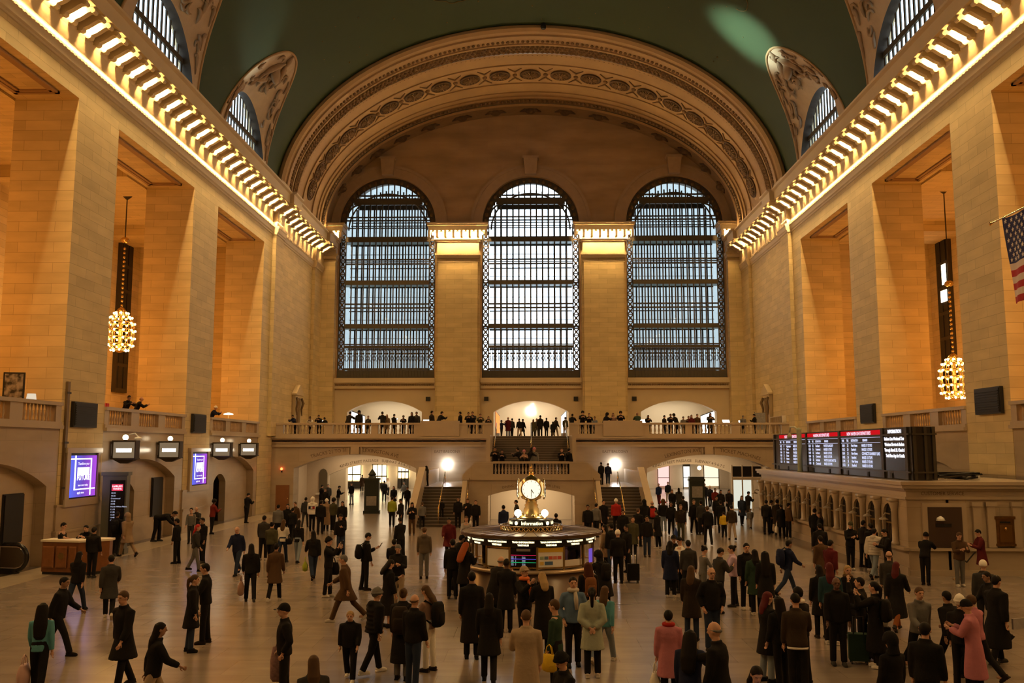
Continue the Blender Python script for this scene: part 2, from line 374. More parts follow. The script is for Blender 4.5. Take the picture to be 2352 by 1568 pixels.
# ------------------------------------------------------------------ lunettes with clerestory windows
wn = 4
for nm, s in SIDES:
    for li, (c, hw) in enumerate(LUN):
        if li == 0: continue
        XW, wz, whw = 19.35, 22.9, 4.15
        n = 40; rows = [[], [], []]
        for i in range(n + 1):
            u = -1 + 2 * i / n; y = c + hw * u * .999; t0 = th0(y); p = vpt(t0, y)
            yi = c + whw * u; zi = wz + 5.0 * sqrt(max(0, 1 - u * u))
            rows[0].append((s * p[0], p[1], p[2])); rows[1].append((s * (.35 * p[0] + .65 * (XW - .5)), .35 * p[1] + .65 * yi, .35 * p[2] + .65 * (zi + .12)))
            rows[2].append((s * (XW - .5), yi, zi))
        b = MB(); b.loft(rows, False, False)
        q = b.build('ceiling_lunette', 'relief', smooth=True, fix=False); struct(q, 'cream plaster lunette with relief over the %s wall, %s' % (nm, ['', 'nearest', 'second from the end arch', 'beside the end arch'][li]), 'lunette')
        b = MB(); b.loft([rows[2], [(s * (XW + .05), p[1], p[2]) for p in rows[2]]], False, False)
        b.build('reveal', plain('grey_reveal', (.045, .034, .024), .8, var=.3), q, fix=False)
        # relief ornament: shield, wings and scrolls lying on the plaster
        rl = MB(); sh = MB()
        def lp(u, v):                           # u -1..1 along, v 0 boundary .. 1 window
            f = (u + 1) / 2 * n; i = min(n - 1, int(f)); f -= i
            A = Vector(rows[0][i]).lerp(Vector(rows[0][i + 1]), f); B = Vector(rows[2][i]).lerp(Vector(rows[2][i + 1]), f)
            return A.lerp(B, v) + Vector((-s * .04, 0, -.05))
        for k in range(46):
            u = rng.uniform(-.8, .8); v = rng.uniform(.12, .82); P = []; a = rng.uniform(0, 6)
            for j in range(7):
                P.append(lp(max(-.95, min(.95, u)), max(.08, min(.9, v)))); a += rng.uniform(.2, .8); u += .03 * cos(a); v += .05 * sin(a)
            rl.tube(P, [.03, .07, .1, .11, .09, .06, .02], 6)
        pc = lp(0, .42); sh.ball(pc, .6, 12, 8, sc=(.5, 1, 1.25))
        for e_ in (-1, 1):
            sh.tube([lp(.02 * e_, .2), lp(.1 * e_, .3), lp(.18 * e_, .42), lp(.22 * e_, .58)], [.08, .2, .22, .06], 8)
            sh.tube([lp(.03 * e_, .62), lp(.14 * e_, .68), lp(.26 * e_, .7)], [.14, .16, .05], 8)
        sh.tube([lp(-.03, .02), lp(-.01, .12), lp(.04, .2)], [.05, .2, .12], 8)
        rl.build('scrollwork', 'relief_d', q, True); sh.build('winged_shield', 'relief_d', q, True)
        rim = MB(); rim.tube(rows[0][1:-1], .09, 6); rim.build('rim_moulding', 'plaster', q, True)
        # window
        o = empty('window_%d' % wn, (0, 0, 0)); struct(o, 'arched clerestory window of pale vertical strips over the %s cornice, %s' % (nm, ['', 'nearest', 'second from the end arch', 'beside the end arch'][li]), 'window'); wn += 1
        def zt(y, r=whw): u = (y - c) / r; return wz + 5.0 * sqrt(max(0, 1 - u * u))
        fr = MB(); xa, xb = mir(s, XW + .25, XW + .55)
        k = 0; dy = .56; y = c - whw + .2
        while y < c + whw:
            z = zt(y) - .1
            if z > wz + .1: fr.box(*mir(s, XW - .06, XW - .0), y - .1, y + .1, wz - .3, z)
            y += dy
        fr.build('mullions', 'iron', o)
        fr = MB()
        for z in (wz + 2.9,):
            h = whw * sqrt(max(0, 1 - ((z - wz) / 5) ** 2)); xc, xd = mir(s, XW - .12, XW + .0); fr.box(xc, xd, c - h, c + h, z - .16, z + .16)
        fr.build('transom', 'iron', o)
        g = MB(); P = [(c + whw * cos(PI * i / 24), wz + 5 * sin(PI * i / 24)) for i in range(25)]
        g.prism([(c + whw, wz - .4)] + P + [(c - whw, wz - .4)], 'x', s * (XW + .02), s * (XW + .04)); g.build('glass', 'glass', o)
# outer skin so that daylight only enters by the windows: attic wall with arched holes
for nm, s in SIDES:
    b = MB(); b.archwall('y', s * (XW + .62), s * (XW + .95), -8, 66, 20, 34, [(c, 5.9, 20.8, 23.2, 6.6) for c, h in LUN[1:]], 32)
    b.f([(s * (XW + .7), -8, 34), (s * (XW + .7), 81, 34), (0, 81, 40), (0, -8, 40)]); b.box(*mir(s, XW + .62, XW + .95), 66, 81, 20, 34)
    b.box(*mir(s, 21.5, 29.5), -8, 66, 19.7, 20)
    struct(b.build('wall_%s_attic' % nm, 'stone_plain', fix=False), 'attic wall above the %s cornice behind the vault' % nm, 'wall')
# ------------------------------------------------------------------ great end arch
def aell(y, d, th):
    f = (y - 66) / 14.; a = 19.1 - .1 * f - d; z0 = 23 + f; bb = 13.5 - 1.9 * f - d * .9
    return (a * cos(th), y, z0 + bb * sin(th))
def band(pr, name, mat, par=None, n=96):
    b = MB(); b.loft([[aell(y, d, PI * k / n) for k in range(n + 1)] for y, d in pr], False, False)
    return b.build(name, mat, par, False, fix=False)
arch = band([(66, -.1), (65.8, .12), (65.8, .34), (66.1, .5), (66.5, .52), (66.55, .64)], 'trim_5', 'plaster')
struct(arch, 'great moulded plaster arch framing the end wall', 'arch')
band([(66.55, .64), (67.1, .64), (67.15, .56), (67.8, .56), (67.8, .66), (67.95, .68)], 'egg_band', 'plaster', arch)
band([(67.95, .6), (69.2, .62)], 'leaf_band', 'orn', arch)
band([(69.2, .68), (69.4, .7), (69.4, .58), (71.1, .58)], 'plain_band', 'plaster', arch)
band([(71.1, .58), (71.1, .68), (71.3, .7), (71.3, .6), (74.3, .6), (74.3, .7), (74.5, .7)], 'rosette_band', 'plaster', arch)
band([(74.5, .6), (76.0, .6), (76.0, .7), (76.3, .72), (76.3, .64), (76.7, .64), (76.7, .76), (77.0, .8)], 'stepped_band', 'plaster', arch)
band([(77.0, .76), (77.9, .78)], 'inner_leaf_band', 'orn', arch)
band([(77.9, .86), (78.2, .95)], 'inner_fillet', 'plaster', arch)
band([(78.2, .93), (80.2, .98)], 'dark_band', plain('shadowed_plaster', (.26, .18, .11), .75, var=.25, vscale=2), arch)  # cartouche band in a darker plaster than its neighbours
b = MB(); leaf = MB(); NL = 150
for k in range(NL):
    th = PI * (k + .5) / NL; p = aell(67.45, .6, th); b.ball(p, .13, 6, 4, sc=(1, 1.5, 1))
    for yy in (68.25, 68.6, 68.95):
        t2 = th + (.006 if yy == 68.6 else 0); leaf.ball(aell(yy, .62, t2), .17, 6, 4, sc=(1, .8, 1))
    leaf.ball(aell(77.45, .8, th), .16, 6, 4, sc=(1, 1.6, 1))
    b.ball(aell(69.5, .62, th), .07, 6, 4)
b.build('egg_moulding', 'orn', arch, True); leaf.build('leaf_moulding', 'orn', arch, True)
ros = None
for k in range(-10, 11):
    th = PI / 2 + k * .1385; y = 72.8; p = Vector(aell(y, .66, th))
    t = (Vector(aell(y, .66, th + .01)) - p).normalized(); u = Vector((0, 1, 0)); n = t.cross(u).normalized()
    if n.dot(Vector((0, 0, 26)) - Vector((p.x, 0, p.z))) < 0: n = -n
    mt = Matrix((t, u, n)).transposed().to_4x4(); mt.translation = p
    if ros is None:
        q = MB(); q.lathe([(.84, -.1), (.88, .05), (.8, .09), (.74, .02), (.3, 0), (.001, 0)], seg=28, cap=False); pq = MB()
        for j in range(14):
            a = 2 * PI * j / 14; pq.hull8([(cos(a) * .2 - sin(a) * .03, sin(a) * .2 + cos(a) * .03, 0), (cos(a) * .2 + sin(a) * .03, sin(a) * .2 - cos(a) * .03, 0), (cos(a) * .66 + sin(a) * .07, sin(a) * .66 - cos(a) * .07, 0), (cos(a) * .66 - sin(a) * .07, sin(a) * .66 + cos(a) * .07, 0)],
                                          [(cos(a) * .2 - sin(a) * .02, sin(a) * .2 + cos(a) * .02, .12), (cos(a) * .2 + sin(a) * .02, sin(a) * .2 - cos(a) * .02, .12), (cos(a) * .64 + sin(a) * .05, sin(a) * .64 - cos(a) * .05, .13), (cos(a) * .64 - sin(a) * .05, sin(a) * .64 + cos(a) * .05, .13)])
        ros = q.build('rosette', 'orn_dark', arch); ob = ros
        pq.ball((0, 0, .08), .16, 10, 6, sc=(1, 1, .7)); hub = pq.build('rosette_petals', 'orn', ros)
    else:
        ob = ros.copy(); link(ob); hb = hub.copy(); link(hb); hb.parent = ob
    ob.matrix_local = mt
sw = MB(); ct = MB()
for k in range(-10, 10):
    th = PI / 2 + (k + .5) * .1385
    for e_ in (-1, 1):
        sw.tube([aell(72.8 + e_ * 1.1, .64, th - .03), aell(72.8 + e_ * .5, .64, th), aell(72.8 + e_ * 1.15, .64, th + .03)], [.04, .1, .04], 6)
    sw.ball(aell(72.8, .62, th), .2, 8, 5)
for k in range(-7, 8):
    th = PI / 2 + k * .175
    ct.ball(aell(79.1, .97, th), .42, 10, 6, sc=(1.2, 1, .8))
    for e_ in (-1, 1): ct.tube([aell(79.1, .98, th), aell(78.9, .98, th + e_ * .028), aell(79.3, .98, th + e_ * .052)], [.22, .2, .05], 6)
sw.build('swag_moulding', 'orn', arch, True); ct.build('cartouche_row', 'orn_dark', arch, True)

# ------------------------------------------------------------------ end wall with the three great windows
WX = (-12.9, 0., 12.9); WR = 4.35; WZB, WZS = 10.68, 24.6
b = MB(); b.archwall('x', 80, 81, -20, 20, 9.62, 37.5, [(x, WR, WZB, WZS, WR) for x in WX], 40)
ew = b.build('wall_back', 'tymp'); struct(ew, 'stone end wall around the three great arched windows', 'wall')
b = MB(); b.archwall('x', 80, 80.9, -20, 20, 5.3, 9.62, [(x, 3.3, 5.3, 7.7, .98) for x in WX])
b.build('lower_stage', 'stone_plain', ew)
b = MB(); am = MB()
for x in WX:
    b.box(x - 4.45, x + 4.45, 79.72, 80.1, 9.75, 9.9); b.box(x - 4.45, x + 4.45, 79.8, 80.1, 9.9, 10.25); b.box(x - 4.45, x + 4.45, 79.62, 80.6, 10.25, 10.68)
    for z0, z1, r0, r1, y in ((0, 0, WR, WR + .95, 79.86), (0, 0, WR + .8, WR + 1.05, 79.8)):
        for i in range(40):
            a0, a1 = PI * i / 40, PI * (i + 1) / 40
            q = [(x + r * cos(a), WZS + r * sin(a)) for r, a in ((r0, a0), (r1, a0), (r1, a1), (r0, a1))]
            am.prism(q, 'y', y, 80.02)
    am.hull8([(x - .5, 79.5, WZS + WR + .1), (x + .5, 79.5, WZS + WR + .1), (x + .5, 80, WZS + WR + .1), (x - .5, 80, WZS + WR + .1)], [(x - .62, 79.3, WZS + WR + 1.5), (x + .62, 79.3, WZS + WR + 1.5), (x + .62, 80, WZS + WR + 1.5), (x - .62, 80, WZS + WR + 1.5)])
    am.box(x - .72, x + .72, 79.25, 80, WZS + WR + 1.5, WZS + WR + 1.72)
b.build('sill_cornice', 'stone_plain', ew); am.build('archivolts', plain('archivolt_stone', (.46, .34, .22), .65, var=.12), ew)
orn = MB()
for x in WX:
    for j in range(56): orn.ball((x - 4.3 + j * .156, 79.8, 10.08), .09, 6, 4)
orn.build('carved_frieze', 'orn', ew, True)
# pilasters between the windows
for i, (x0, x1) in enumerate(((-18.6, -17.35), (-8.4, -4.5), (4.5, 8.4), (17.35, 18.6))):
    mid = i in (1, 2); y = 79.0
    b = MB(); b.box(x0, x1, 79.35, 80, 5.4, 22.0)
    b.box(x0 + .18 * mid, x1 - .18 * mid, 79.15, 79.4, 5.4, 21.0)
    p = b.build('wall_back_pilaster', 'stone'); struct(p, 'stone pilaster on the end wall, %s' % ['in the left corner', 'between the left and middle windows', 'between the middle and right windows', 'in the right corner'][i], 'pilaster')
    q = MB(); a, c = (x0 + .12, x1 - .12) if mid else (x0, x1)
    for d, z0, z1 in ((.02, 20.9, 21.0), (.05, 21.25, 21.4), (.09, 21.4, 21.5), (.14, 21.5, 21.72), (.02, 21.72, 22.75), (.15, 22.75, 22.9), (.75, 23.62, 24.05), (.85, 24.05, 24.2), (.9, 24.2, 24.32), (.3, 22.9, 23.62)):
        q.box(a - d * (1 if i != 0 else 0), c + d * (1 if i != 3 else 0), 79.15 - d, 80, z0, z1)
    nb_ = 7 if mid else 2; ca, cb = (x0 - .2, x1 + .2) if mid else ((-18.0, -17.2) if i == 0 else (17.2, 18.0))
    for k in range(nb_ + 1):
        xx = ca + (cb - ca) * (k - .5) / (nb_ - 1); q.box(xx - .1, xx + .1, 78.38, 79.1, 23.05, 23.62)
    q.build('capital', 'stone_plain', p)
    dn = MB(); j = a - .2
    while j < c + .2: dn.box(j, j + .09, 78.95, 79.02, 21.52, 21.66); j += .18
    dn.build('dentils', 'stone_plain', p)
# side door rooms behind the end wall (bright cream)
for i, x in enumerate(WX):
    b = MB(); y1 = 86.
    b.box(x - 4.6, x - 4.3, 80.9, y1, 5.3, 10); b.box(x + 4.3, x + 4.6, 80.9, y1, 5.3, 10); b.box(x - 4.6, x + 4.6, y1, y1 + .3, 5.3, 10); b.box(x - 4.6, x + 4.6, 80.9, y1, 9.2, 9.5)
    r = b.build('wall_back_room', 'cream'); struct(r, 'bright cream room seen through the %s upper doorway' % ('left', 'middle', 'right')[i], 'wall')
# balcony floor and its marble front
b = MB(); b.box(-18.8, 18.8, 66, 67.5, 5.0, 5.4); b.box(-18.8, 18.8, 67.5, 86, 5.25, 5.4)
struct(b.build('floor_balcony', 'marble_p'), 'balcony floor in front of the end wall', 'floor')
b = MB(); b.archwall('x', 66, 67.5, -18.8, 18.8, 0, 5.1, [(-12.72, 4.43, 0, 3.1, .98), (12.72, 4.43, 0, 3.1, .98)], 30)
fac = b.build('wall_front_balcony', 'marble'); struct(fac, 'marble front of the balcony with two wide arches', 'wall')
b = MB(); b.box(-18.8, -2.75, 65.75, 66.1, 5.22, 5.36); b.box(2.75, 18.8, 65.75, 66.1, 5.22, 5.36); b.box(-18.8, -2.75, 65.88, 66.05, 4.62, 4.78); b.box(2.75, 18.8, 65.88, 66.05, 4.62, 4.78)
for x in (-12.72, 12.72): b.box(x - .3, x + .3, 65.85, 66.05, 4.1, 4.62); b.box(x - .48, x - .4, 65.93, 66.03, 4.08, 4.62); b.box(x + .4, x + .48, 65.93, 66.03, 4.08, 4.62)
b.build('string_course', 'marble_p', fac)
# passages under the balcony
for nm, s in SIDES:
    x0, x1 = mir(s, 7.6, 22.5)
    b = MB()
    b.archwall('x', 71.8, 72.3, x0, x1, 0, 4.4, [(s * 12.25, 3.65, 0, 2.45, .85)])
    b.box(*mir(s, 7.3, 7.6), 67.5, 106, 0, 4.4); b.box(*mir(s, 17.6, 17.9), 67.5, 72, 0, 4.4); b.box(*mir(s, 22.5, 22.8), 72, 106, 0, 4.4); b.box(x0, x1, 105, 105.4, 0, 4.4)
    b.box(x0, x1, 67.5, 105, 4.3, 4.6)
    if s < 0: b.box(-19.4, -16.2, 80, 81, 0, 4.3)
    r = b.build('wall_%s_passage' % nm, plain('passage_plaster', (.62, .50, .36), .4, spec=.5, var=.06)); struct(r, 'lit passage beyond the %s arch under the balcony' % nm, 'wall')
# rear wall of the hall, behind the viewer
b = MB(); b.box(-21.5, 21.5, -8.6, -8.1, 0, 38)
struct(b.build('wall_front', 'stone'), 'stone wall at the near end of the hall', 'wall')

# inscriptions
def seg_z(x, xc, hw, zs, rise):
    rr = (hw * hw + rise * rise) / (2 * rise); u = x - xc; return zs + rise - rr + sqrt(rr * rr - u * u)
def arcmap(xc, hw, zs, rise, xs, yy, lift):
    def f(x, y, z):
        X = xs + x; rr = (hw * hw + rise * rise) / (2 * rise) + lift; cz = zs + rise - (rr - lift); a = (X - xc) / rr
        return (xc + (rr + y) * sin(a), yy - z, cz + (rr + y) * cos(a))
    return f
for body, xs, xc in (('TRACKS 21 TO 31', -14.65, -12.72), ('LEXINGTON AVE', -10.85, -12.72), ('LEXINGTON AVE', 10.85, 12.72), ('TICKET MACHINES', 15.0, 12.72)):
    text_mesh('inscription', body, .36, 'ink', arcmap(xc, 4.43, 3.1, .98, xs, 65.985, .32), fac, fit=2.95 if 'TICKET' in body else 2.62)
for xs in (-6.05, 6.05): text_mesh('inscription', 'EAST BALCONY', .27, 'ink', lambda x, y, z, xs=xs: (xs + x, 65.985, 4.28 + y), fac, fit=1.85)
for xs, body in ((-12.0, '42ND STREET PASSAGE   SUBWAY 4·5·6·7·S'), (12.0, '42ND STREET PASSAGE   SUBWAY 4·5·6·7·S')):
    text_mesh('inscription', body, .3, 'ink', arcmap(xs * 1.02, 3.65, 2.45, .85, xs * 1.02, 71.785, .26), fac)
# ================================================================== lamps and daylight
def cornice_lamp(s, side):
    t = empty('cornice_lamp')
    b = MB(); b.lathe([(.09, .16), (.1, .08), (.06, .06), (.06, .0)], seg=8); b.build('socket', 'brass_dull', t, True)
    b = MB(); b.ball((0, 0, -.1), .125, 8, 6); b.build('bulb', 'bulb', t, True, uv=False)
    return t
for s in (-1, 1): light('AREA', 'cornice_lamp_row', (s * (W - .31), 36, 20.92), 2500, (1., .66, .28), .1, (0, 0, 0), 60)  # added unseen light strips that throw the bright wedges on the pier sides
proto = None
def put_lamp(loc, label, group, mat=None):
    global proto
    if proto is None: proto = cornice_lamp(1, ''); o = proto; o.location = loc
    else: o = copy_tree(proto, loc=loc)
    o['label'] = label; o['category'] = 'lamp'; o['group'] = group
    if mat:
        for c in o.children:
            if c.name.startswith('bulb'): c.material_slots[0].link = 'OBJECT'; c.material_slots[0].material = M[mat]
for nm, s in SIDES:
    y = 6.45
    while y < 78.5:
        off = .3 if (64.5 < y < 66.7 or y > 76.5) else 0
        put_lamp((s * (W - .42 - off), y, 22.16), 'bare glowing bulb in the long row under the %s cornice' % nm, 'bulbs under the %s cornice' % nm)
        y += 1.4
for i, (x0, x1) in enumerate(((-18.0, -17.2), (-8.6, -4.3), (4.3, 8.6), (17.2, 18.0))):
    n = 7 if i in (1, 2) else 2; nm = ('left corner', 'left middle', 'right middle', 'right corner')[i]
    for k in range(n):
        put_lamp((x0 + (x1 - x0) * k / (n - 1), 78.45, 23.42), 'bare glowing bulb under the capital of the %s pilaster of the end wall' % nm, 'bulbs on the %s pilaster' % nm, 'bulb2')

def chandelier(loc, label, ztop):
    t = empty('chandelier', loc, 0, label, 'chandelier')
    fr = MB(); tiers = [(-1.05, .42), (-.78, .68), (-.36, .74), (.08, .76), (.5, .72), (.86, .56), (1.12, .34)]
    for z, r in tiers: fr.tube([(r * cos(2 * PI * k / 20), r * sin(2 * PI * k / 20), z + .06) for k in range(21)], .035, 6)
    for k in range(12):
        a = 2 * PI * k / 12; fr.tube([(r * cos(a), r * sin(a), z) for z, r in tiers], .028, 5)
    fr.lathe([(.05, -1.2), (.2, -1.15), (.3, -1.02), (.12, -.9), (.12, 1.2), (.28, 1.25), (.2, 1.38), (.05, 1.5)], seg=12)
    fr.build('frame', 'brass', t, True)
    proto_b = None
    for z, r in tiers:
        n = 10 if r > .5 else 8
        for k in range(n):
            a = 2 * PI * (k + .5) / n; p = ((r + .05) * cos(a), (r + .05) * sin(a), z)
            if proto_b is None:
                b = MB(); b.ball((0, 0, 0), .062, 7, 5); proto_b = b.build('bulb', 'chand', t, True, uv=False, loc=p)
            else: o = proto_b.copy(); link(o); o.location = p
    h = ztop - loc[2]
    b = MB(); b.tube([(0, 0, 1.5), (0, 0, h)], .035, 6); b.lathe([(.3, h - .02), (.25, h - .12), (.05, h - .3)], seg=10); b.build('suspension_rod', 'bronze', t)
    b = MB(); z = 1.6
    while z < 5.2: b.ball((0, 0, z), .085, 7, 5); z += .26
    b.ball((0, 0, 5.5), .26, 10, 6, sc=(1, 1, .7)); b.build('beaded_chain', 'brass', t, True)
    return t
chandelier((-24, 52.3, 11.25), 'round tiered chandelier hanging behind the left piers', 19.5)
chandelier((24, 52.0, 8.4), 'round tiered chandelier hanging behind the right piers', 19.5)
for s in (-1, 1):
    for y, z in ((18, 10.5), (31.3, 10.5), (45., 10.), (58., 10.5)):
        light('POINT', 'chandelier_light', (s * 24.8, y, z), 740, (1., .38, .07), .7)
# daylight portals
for x in WX:
    o = light('AREA', 'daylight_portal', (x, 83.2, 19.5), 1, (1, 1, 1), 9, (R(-90), 0, 0), 19); o.data.cycles.is_portal = True
# doorway rooms and passages
for x, e in zip(WX, (160, 210, 160)): light('AREA', 'room_ceiling_lamp', (x, 83.4, 9.1), e, (1., .87, .66), 5, (0, 0, 0), 3)
for s in (-1, 1):
    light('AREA', 'passage_ceiling_lamp', (s * 12.5, 69.6, 4.2), 170, (1., .74, .44), 6, (0, 0, 0), 2.5)
    light('AREA', 'passage_ceiling_lamp', (s * 13.5, 82, 4.2), 560, (1., .8, .52), 7, (0, 0, 0), 12)
    light('AREA', 'passage_ceiling_lamp', (s * 15, 99, 4.2), 420, (1., .84, .58), 8, (0, 0, 0), 6)
# spotlight on the vault
o = light('SPOT', 'vault_spotlight', (-17.0, 56, 23.7), 150000, (.8, 1., .85), .3, None, None, R(10), 1.); aim(o, (14.5, 58.2, 31.8))
o = light('SPOT', 'vault_spotlight', (-17.1, 60.5, 23.6), 1500, (.8, 1., .85), .15, None, None, R(30), 1.); aim(o, (-16.6, 53.2, 29.6))
light('AREA', 'near_cornice_lamps', (0, -6.8, 22), 1100, (1., .62, .26), 34, (R(72), 0, 0), .6)
# ================================================================== great windows
for i, x in enumerate(WX):
    o = empty('window_%d' % (i + 1)); struct(o, 'tall arched window with dark iron grille, %s of the three' % ('left', 'middle', 'right')[i], 'window')
    def hz(u, r): return WZS + sqrt(max(0, r * r - u * u))
    ri = 3.78
    b = MB()                                   # border: solid arched ring, side strips of open lattice
    for k in range(40):
        a0, a1 = PI * k / 40, PI * (k + 1) / 40
        b.prism([(x + r * cos(a), WZS + r * sin(a)) for r, a in ((ri, a0), (WR, a0), (WR, a1), (ri, a1))], 'y', 80.35, 80.5)
    for s in (-1, 1):
        for r in (ri, WR - .06): b.box(x + s * r - .05, x + s * r + .05, 80.3, 80.5, WZB, WZS)
    b.build('border_frame', 'iron', o)
    b = MB()
    for s in (-1, 1):
        xa, xb = x + s * ri, x + s * (WR - .05); z = WZB + .1
        while z < WZS - .3:
            b.tube([(xa, 80.4, z), (xb, 80.4, z + .62)], .055, 4); b.tube([(xb, 80.4, z), (xa, 80.4, z + .62)], .055, 4)
            b.ball(((xa + xb) / 2, 80.38, z + .31), .13, 6, 4); b.box(min(xa, xb), max(xa, xb), 80.36, 80.44, z - .04, z + .04); z += .62
    for k in range(21):
        a = PI * (k + .5) / 21; p = (x + 4.06 * cos(a), 80.33, WZS + 4.06 * sin(a)); b.ball(p, .2, 8, 5, sc=(1, .5, 1))
    b.build('border_lattice', plain('gilt_iron', (.16, .11, .06), .45, .5), o)
    n = 14; sp = 2 * ri / n
    m = MB(); m2 = MB()
    for k in range(1, n):
        u = -ri + k * sp; zt = hz(u, ri)
        m.box(x + u - .05, x + u + .05, 80.3, 80.45, WZB, zt); m2.box(x + u - .065, x + u + .065, 82.35, 82.5, WZB, zt)
    for k in range(n + 1):                       # thin secondary bars in the lowest stage
        if k < n:
            for q in (.3, .7): m.box(x - ri + (k + q) * sp - .018, x - ri + (k + q) * sp + .018, 80.34, 80.4, 11.6, 13.4)
    m.build('inner_mullions', 'iron', o); m2.build('outer_mullions', 'iron', o)
    t = MB(); t2 = MB(); sl = MB()
    def chord(z): return ri if z < WZS else sqrt(max(0, ri * ri - (z - WZS) ** 2))
    for z, h in ((11.5, .1), (13.5, .12), (13.72, .05), (15.35, .2), (17.0, .06), (17.35, .06), (19.3, .2), (21.0, .06), (21.4, .06), (21.2, .03), (23.25, .24), (25.0, .05), (25.3, .05), (26.75, .3), (27.3, .06), (24.3, .03)):
        c = chord(z); t.box(x - c, x + c, 80.24, 80.46, z - h, z + h)
        if h > .04: t2.box(x - c, x + c, 82.34, 82.5, z - h * .7, z + h * .7)
    for z in (14.5, 16.2, 18.3, 20.2, 22.3): t2.box(x - ri, x + ri, 82.36, 82.44, z - .02, z + .02)
    t.box(x - 4.3, x + 4.3, 80.2, 80.5, WZB, 11.35)
    for k in range(28):                          # scrolls of the bottom panel and the ornamented stage
        u = x - ri + (k + .5) * sp / 2
        t.ball((u, 80.33, 12.9), .1, 6, 4, sc=(1, .5, 1)); t.tube([(u - sp / 4, 80.36, 13.35), (u, 80.36, 13.05), (u + sp / 4, 80.36, 13.35)], .03, 4)
        t.tube([(u - sp / 5, 80.36, 12.75), (u + sp / 5, 80.36, 12.2)], .025, 4); t.tube([(u + sp / 5, 80.36, 12.75), (u - sp / 5, 80.36, 12.2)], .025, 4)
        t.box(u - .02, u + .02, 80.14, 80.2, WZB, 11.4)
    t.build('transoms', 'iron', o); t2.build('outer_transoms', 'iron', o)
    for z in (15.35, 19.3, 23.25): sl.box(x - 4.3, x + 4.3, 80.5, 82.3, z - .06, z + .06)
    sl.build('glass_walkways', plain('greenish_walkway', (.16, .22, .2), .4), o)
    ar = MB(); rr = 1.0                            # rounded inner arch and corner braces
    ar.tube([(x + 3.55 * cos(PI * k / 30), 80.3, WZS - .5 + 3.35 * sin(PI * k / 30)) for k in range(31)], .07, 6)
    for s in (-1, 1): ar.tube([(x + s * (2.55 + 1.1 * cos(R(a))), 80.3, 25.35 + 1.1 * sin(R(a))) for a in range(0, 91, 15)], .08, 6)
    ar.build('arch_tracery', 'iron', o)
    g = MB(); P = [(x + WR * cos(PI * k / 24), WZS + WR * sin(PI * k / 24)) for k in range(25)]
    g.f([(u, 82.55, z) for u, z in [(x + WR, WZB)] + P + [(x - WR, WZB)]]); g.build('glass', 'glass', o)
    bx = MB(); bx.archwall('x', 80.9, 82.7, x - 4.9, x + 4.9, 10, 30, [(x, WR + .02, WZB - .05, WZS, WR + .02)], 30); bx.build('window_jamb', plain('dark_jamb', (.12, .10, .08), .7), o)
# street outside
for s, lab in ((-1, 'left'), (1, 'right')):
    b = MB(); b.box(min(s * 8, s * 27), max(s * 8, s * 27), 112, 130, -6, 70)
    wb = b.build('office_building', 'concrete'); tag(wb, 'grey building outside, dimly seen through the %s great window' % lab, 'building')
# upper doorway: glowing sign and screens, tables behind the rail
b = MB(); P = []
for k in range(40):                              # fruit outline with a cleft and a bite
    a = 2 * PI * k / 40; r = .46 * (1 - .10 * cos(a - PI / 2) ** 8 - .06 * cos(a + PI / 2) ** 8); p = [r * cos(a), r * .98 * sin(a)]
    d = math.hypot(p[0] - .56, p[1] - .1)
    if d < .27: p = [.56 + (p[0] - .56) * .27 / d, .1 + (p[1] - .1) * .27 / d]
    P.append((p[0], 8.0 + p[1]))
b.prism(P, 'y', 85.86, 85.94)
lf = [(.02, 8.5), (.05, 8.62), (.14, 8.7), (.24, 8.72), (.22, 8.6), (.14, 8.51)]
b.prism(lf, 'y', 85.86, 85.94)
sg = empty('glowing_sign', (0, 0, 0), 0, 'white glowing fruit-shaped sign with a bite on the wall of the middle upper doorway', 'sign')
b.build('lit_emblem', 'whiteglow', sg); b = MB(); b.box(-.2, .2, 85.9, 86., 7.8, 8.2); b.build('mounting_plate', 'white', sg)
for xx, w_, mat, lab in ((-15.9, .9, 'whiteglow', 'tall white lit screen inside the left upper doorway'), (16.1, .9, 'whiteglow', 'tall white lit screen inside the right upper doorway'), (3.05, .4, 'whiteglow', 'narrow white lit panel at the right jamb of the middle upper doorway'), (-3.1, .3, 'redglow', 'narrow orange lit panel at the left jamb of the middle upper doorway')):
    t = empty('display_screen', (0, 0, 0), 0, lab, 'screen'); s = 1 if xx > 0 else -1
    b = MB(); b.hull8([(xx - s * w_ * .8, 83.2, 5.4), (xx + s * w_ * .2, 81.2, 5.4), (xx + s * w_ * .3, 81.25, 5.4), (xx - s * w_ * .7, 83.25, 5.4)], [(xx - s * w_ * .8, 83.2, 7.5), (xx + s * w_ * .2, 81.2, 7.9), (xx + s * w_ * .3, 81.25, 7.9), (xx - s * w_ * .7, 83.25, 7.5)]); b.build('casing', 'dark', t)
    b = MB(); b.f([(xx - s * w_ * .78, 83.14, 5.9), (xx + s * w_ * .17, 81.2, 5.9), (xx + s * w_ * .17, 81.2, 7.8), (xx - s * w_ * .78, 83.14, 7.42)]); b.build('lit_face', emit('lit_face', (1, .97, .92) if mat == 'whiteglow' else (1, .2, .05), 2.2), t)
# small square speakers beside the doorways
for k, (x, lab) in enumerate(((-9.07, 'right of the left upper doorway'), (-3.93, 'left of the middle upper doorway'), (3.93, 'right of the middle upper doorway'), (9.05, 'left of the right upper doorway'))):
    t = empty('square_speaker', (x, 79.84, 8.84), 0, 'small square dark speaker on the end wall, ' + lab, 'speaker')
    b = MB(); b.box(-.19, .19, 0, .14, -.19, .19); b.build('box', 'dark', t); b = MB(); b.box(-.16, .16, -.015, 0, -.16, .16); b.build('grille', 'black', t)
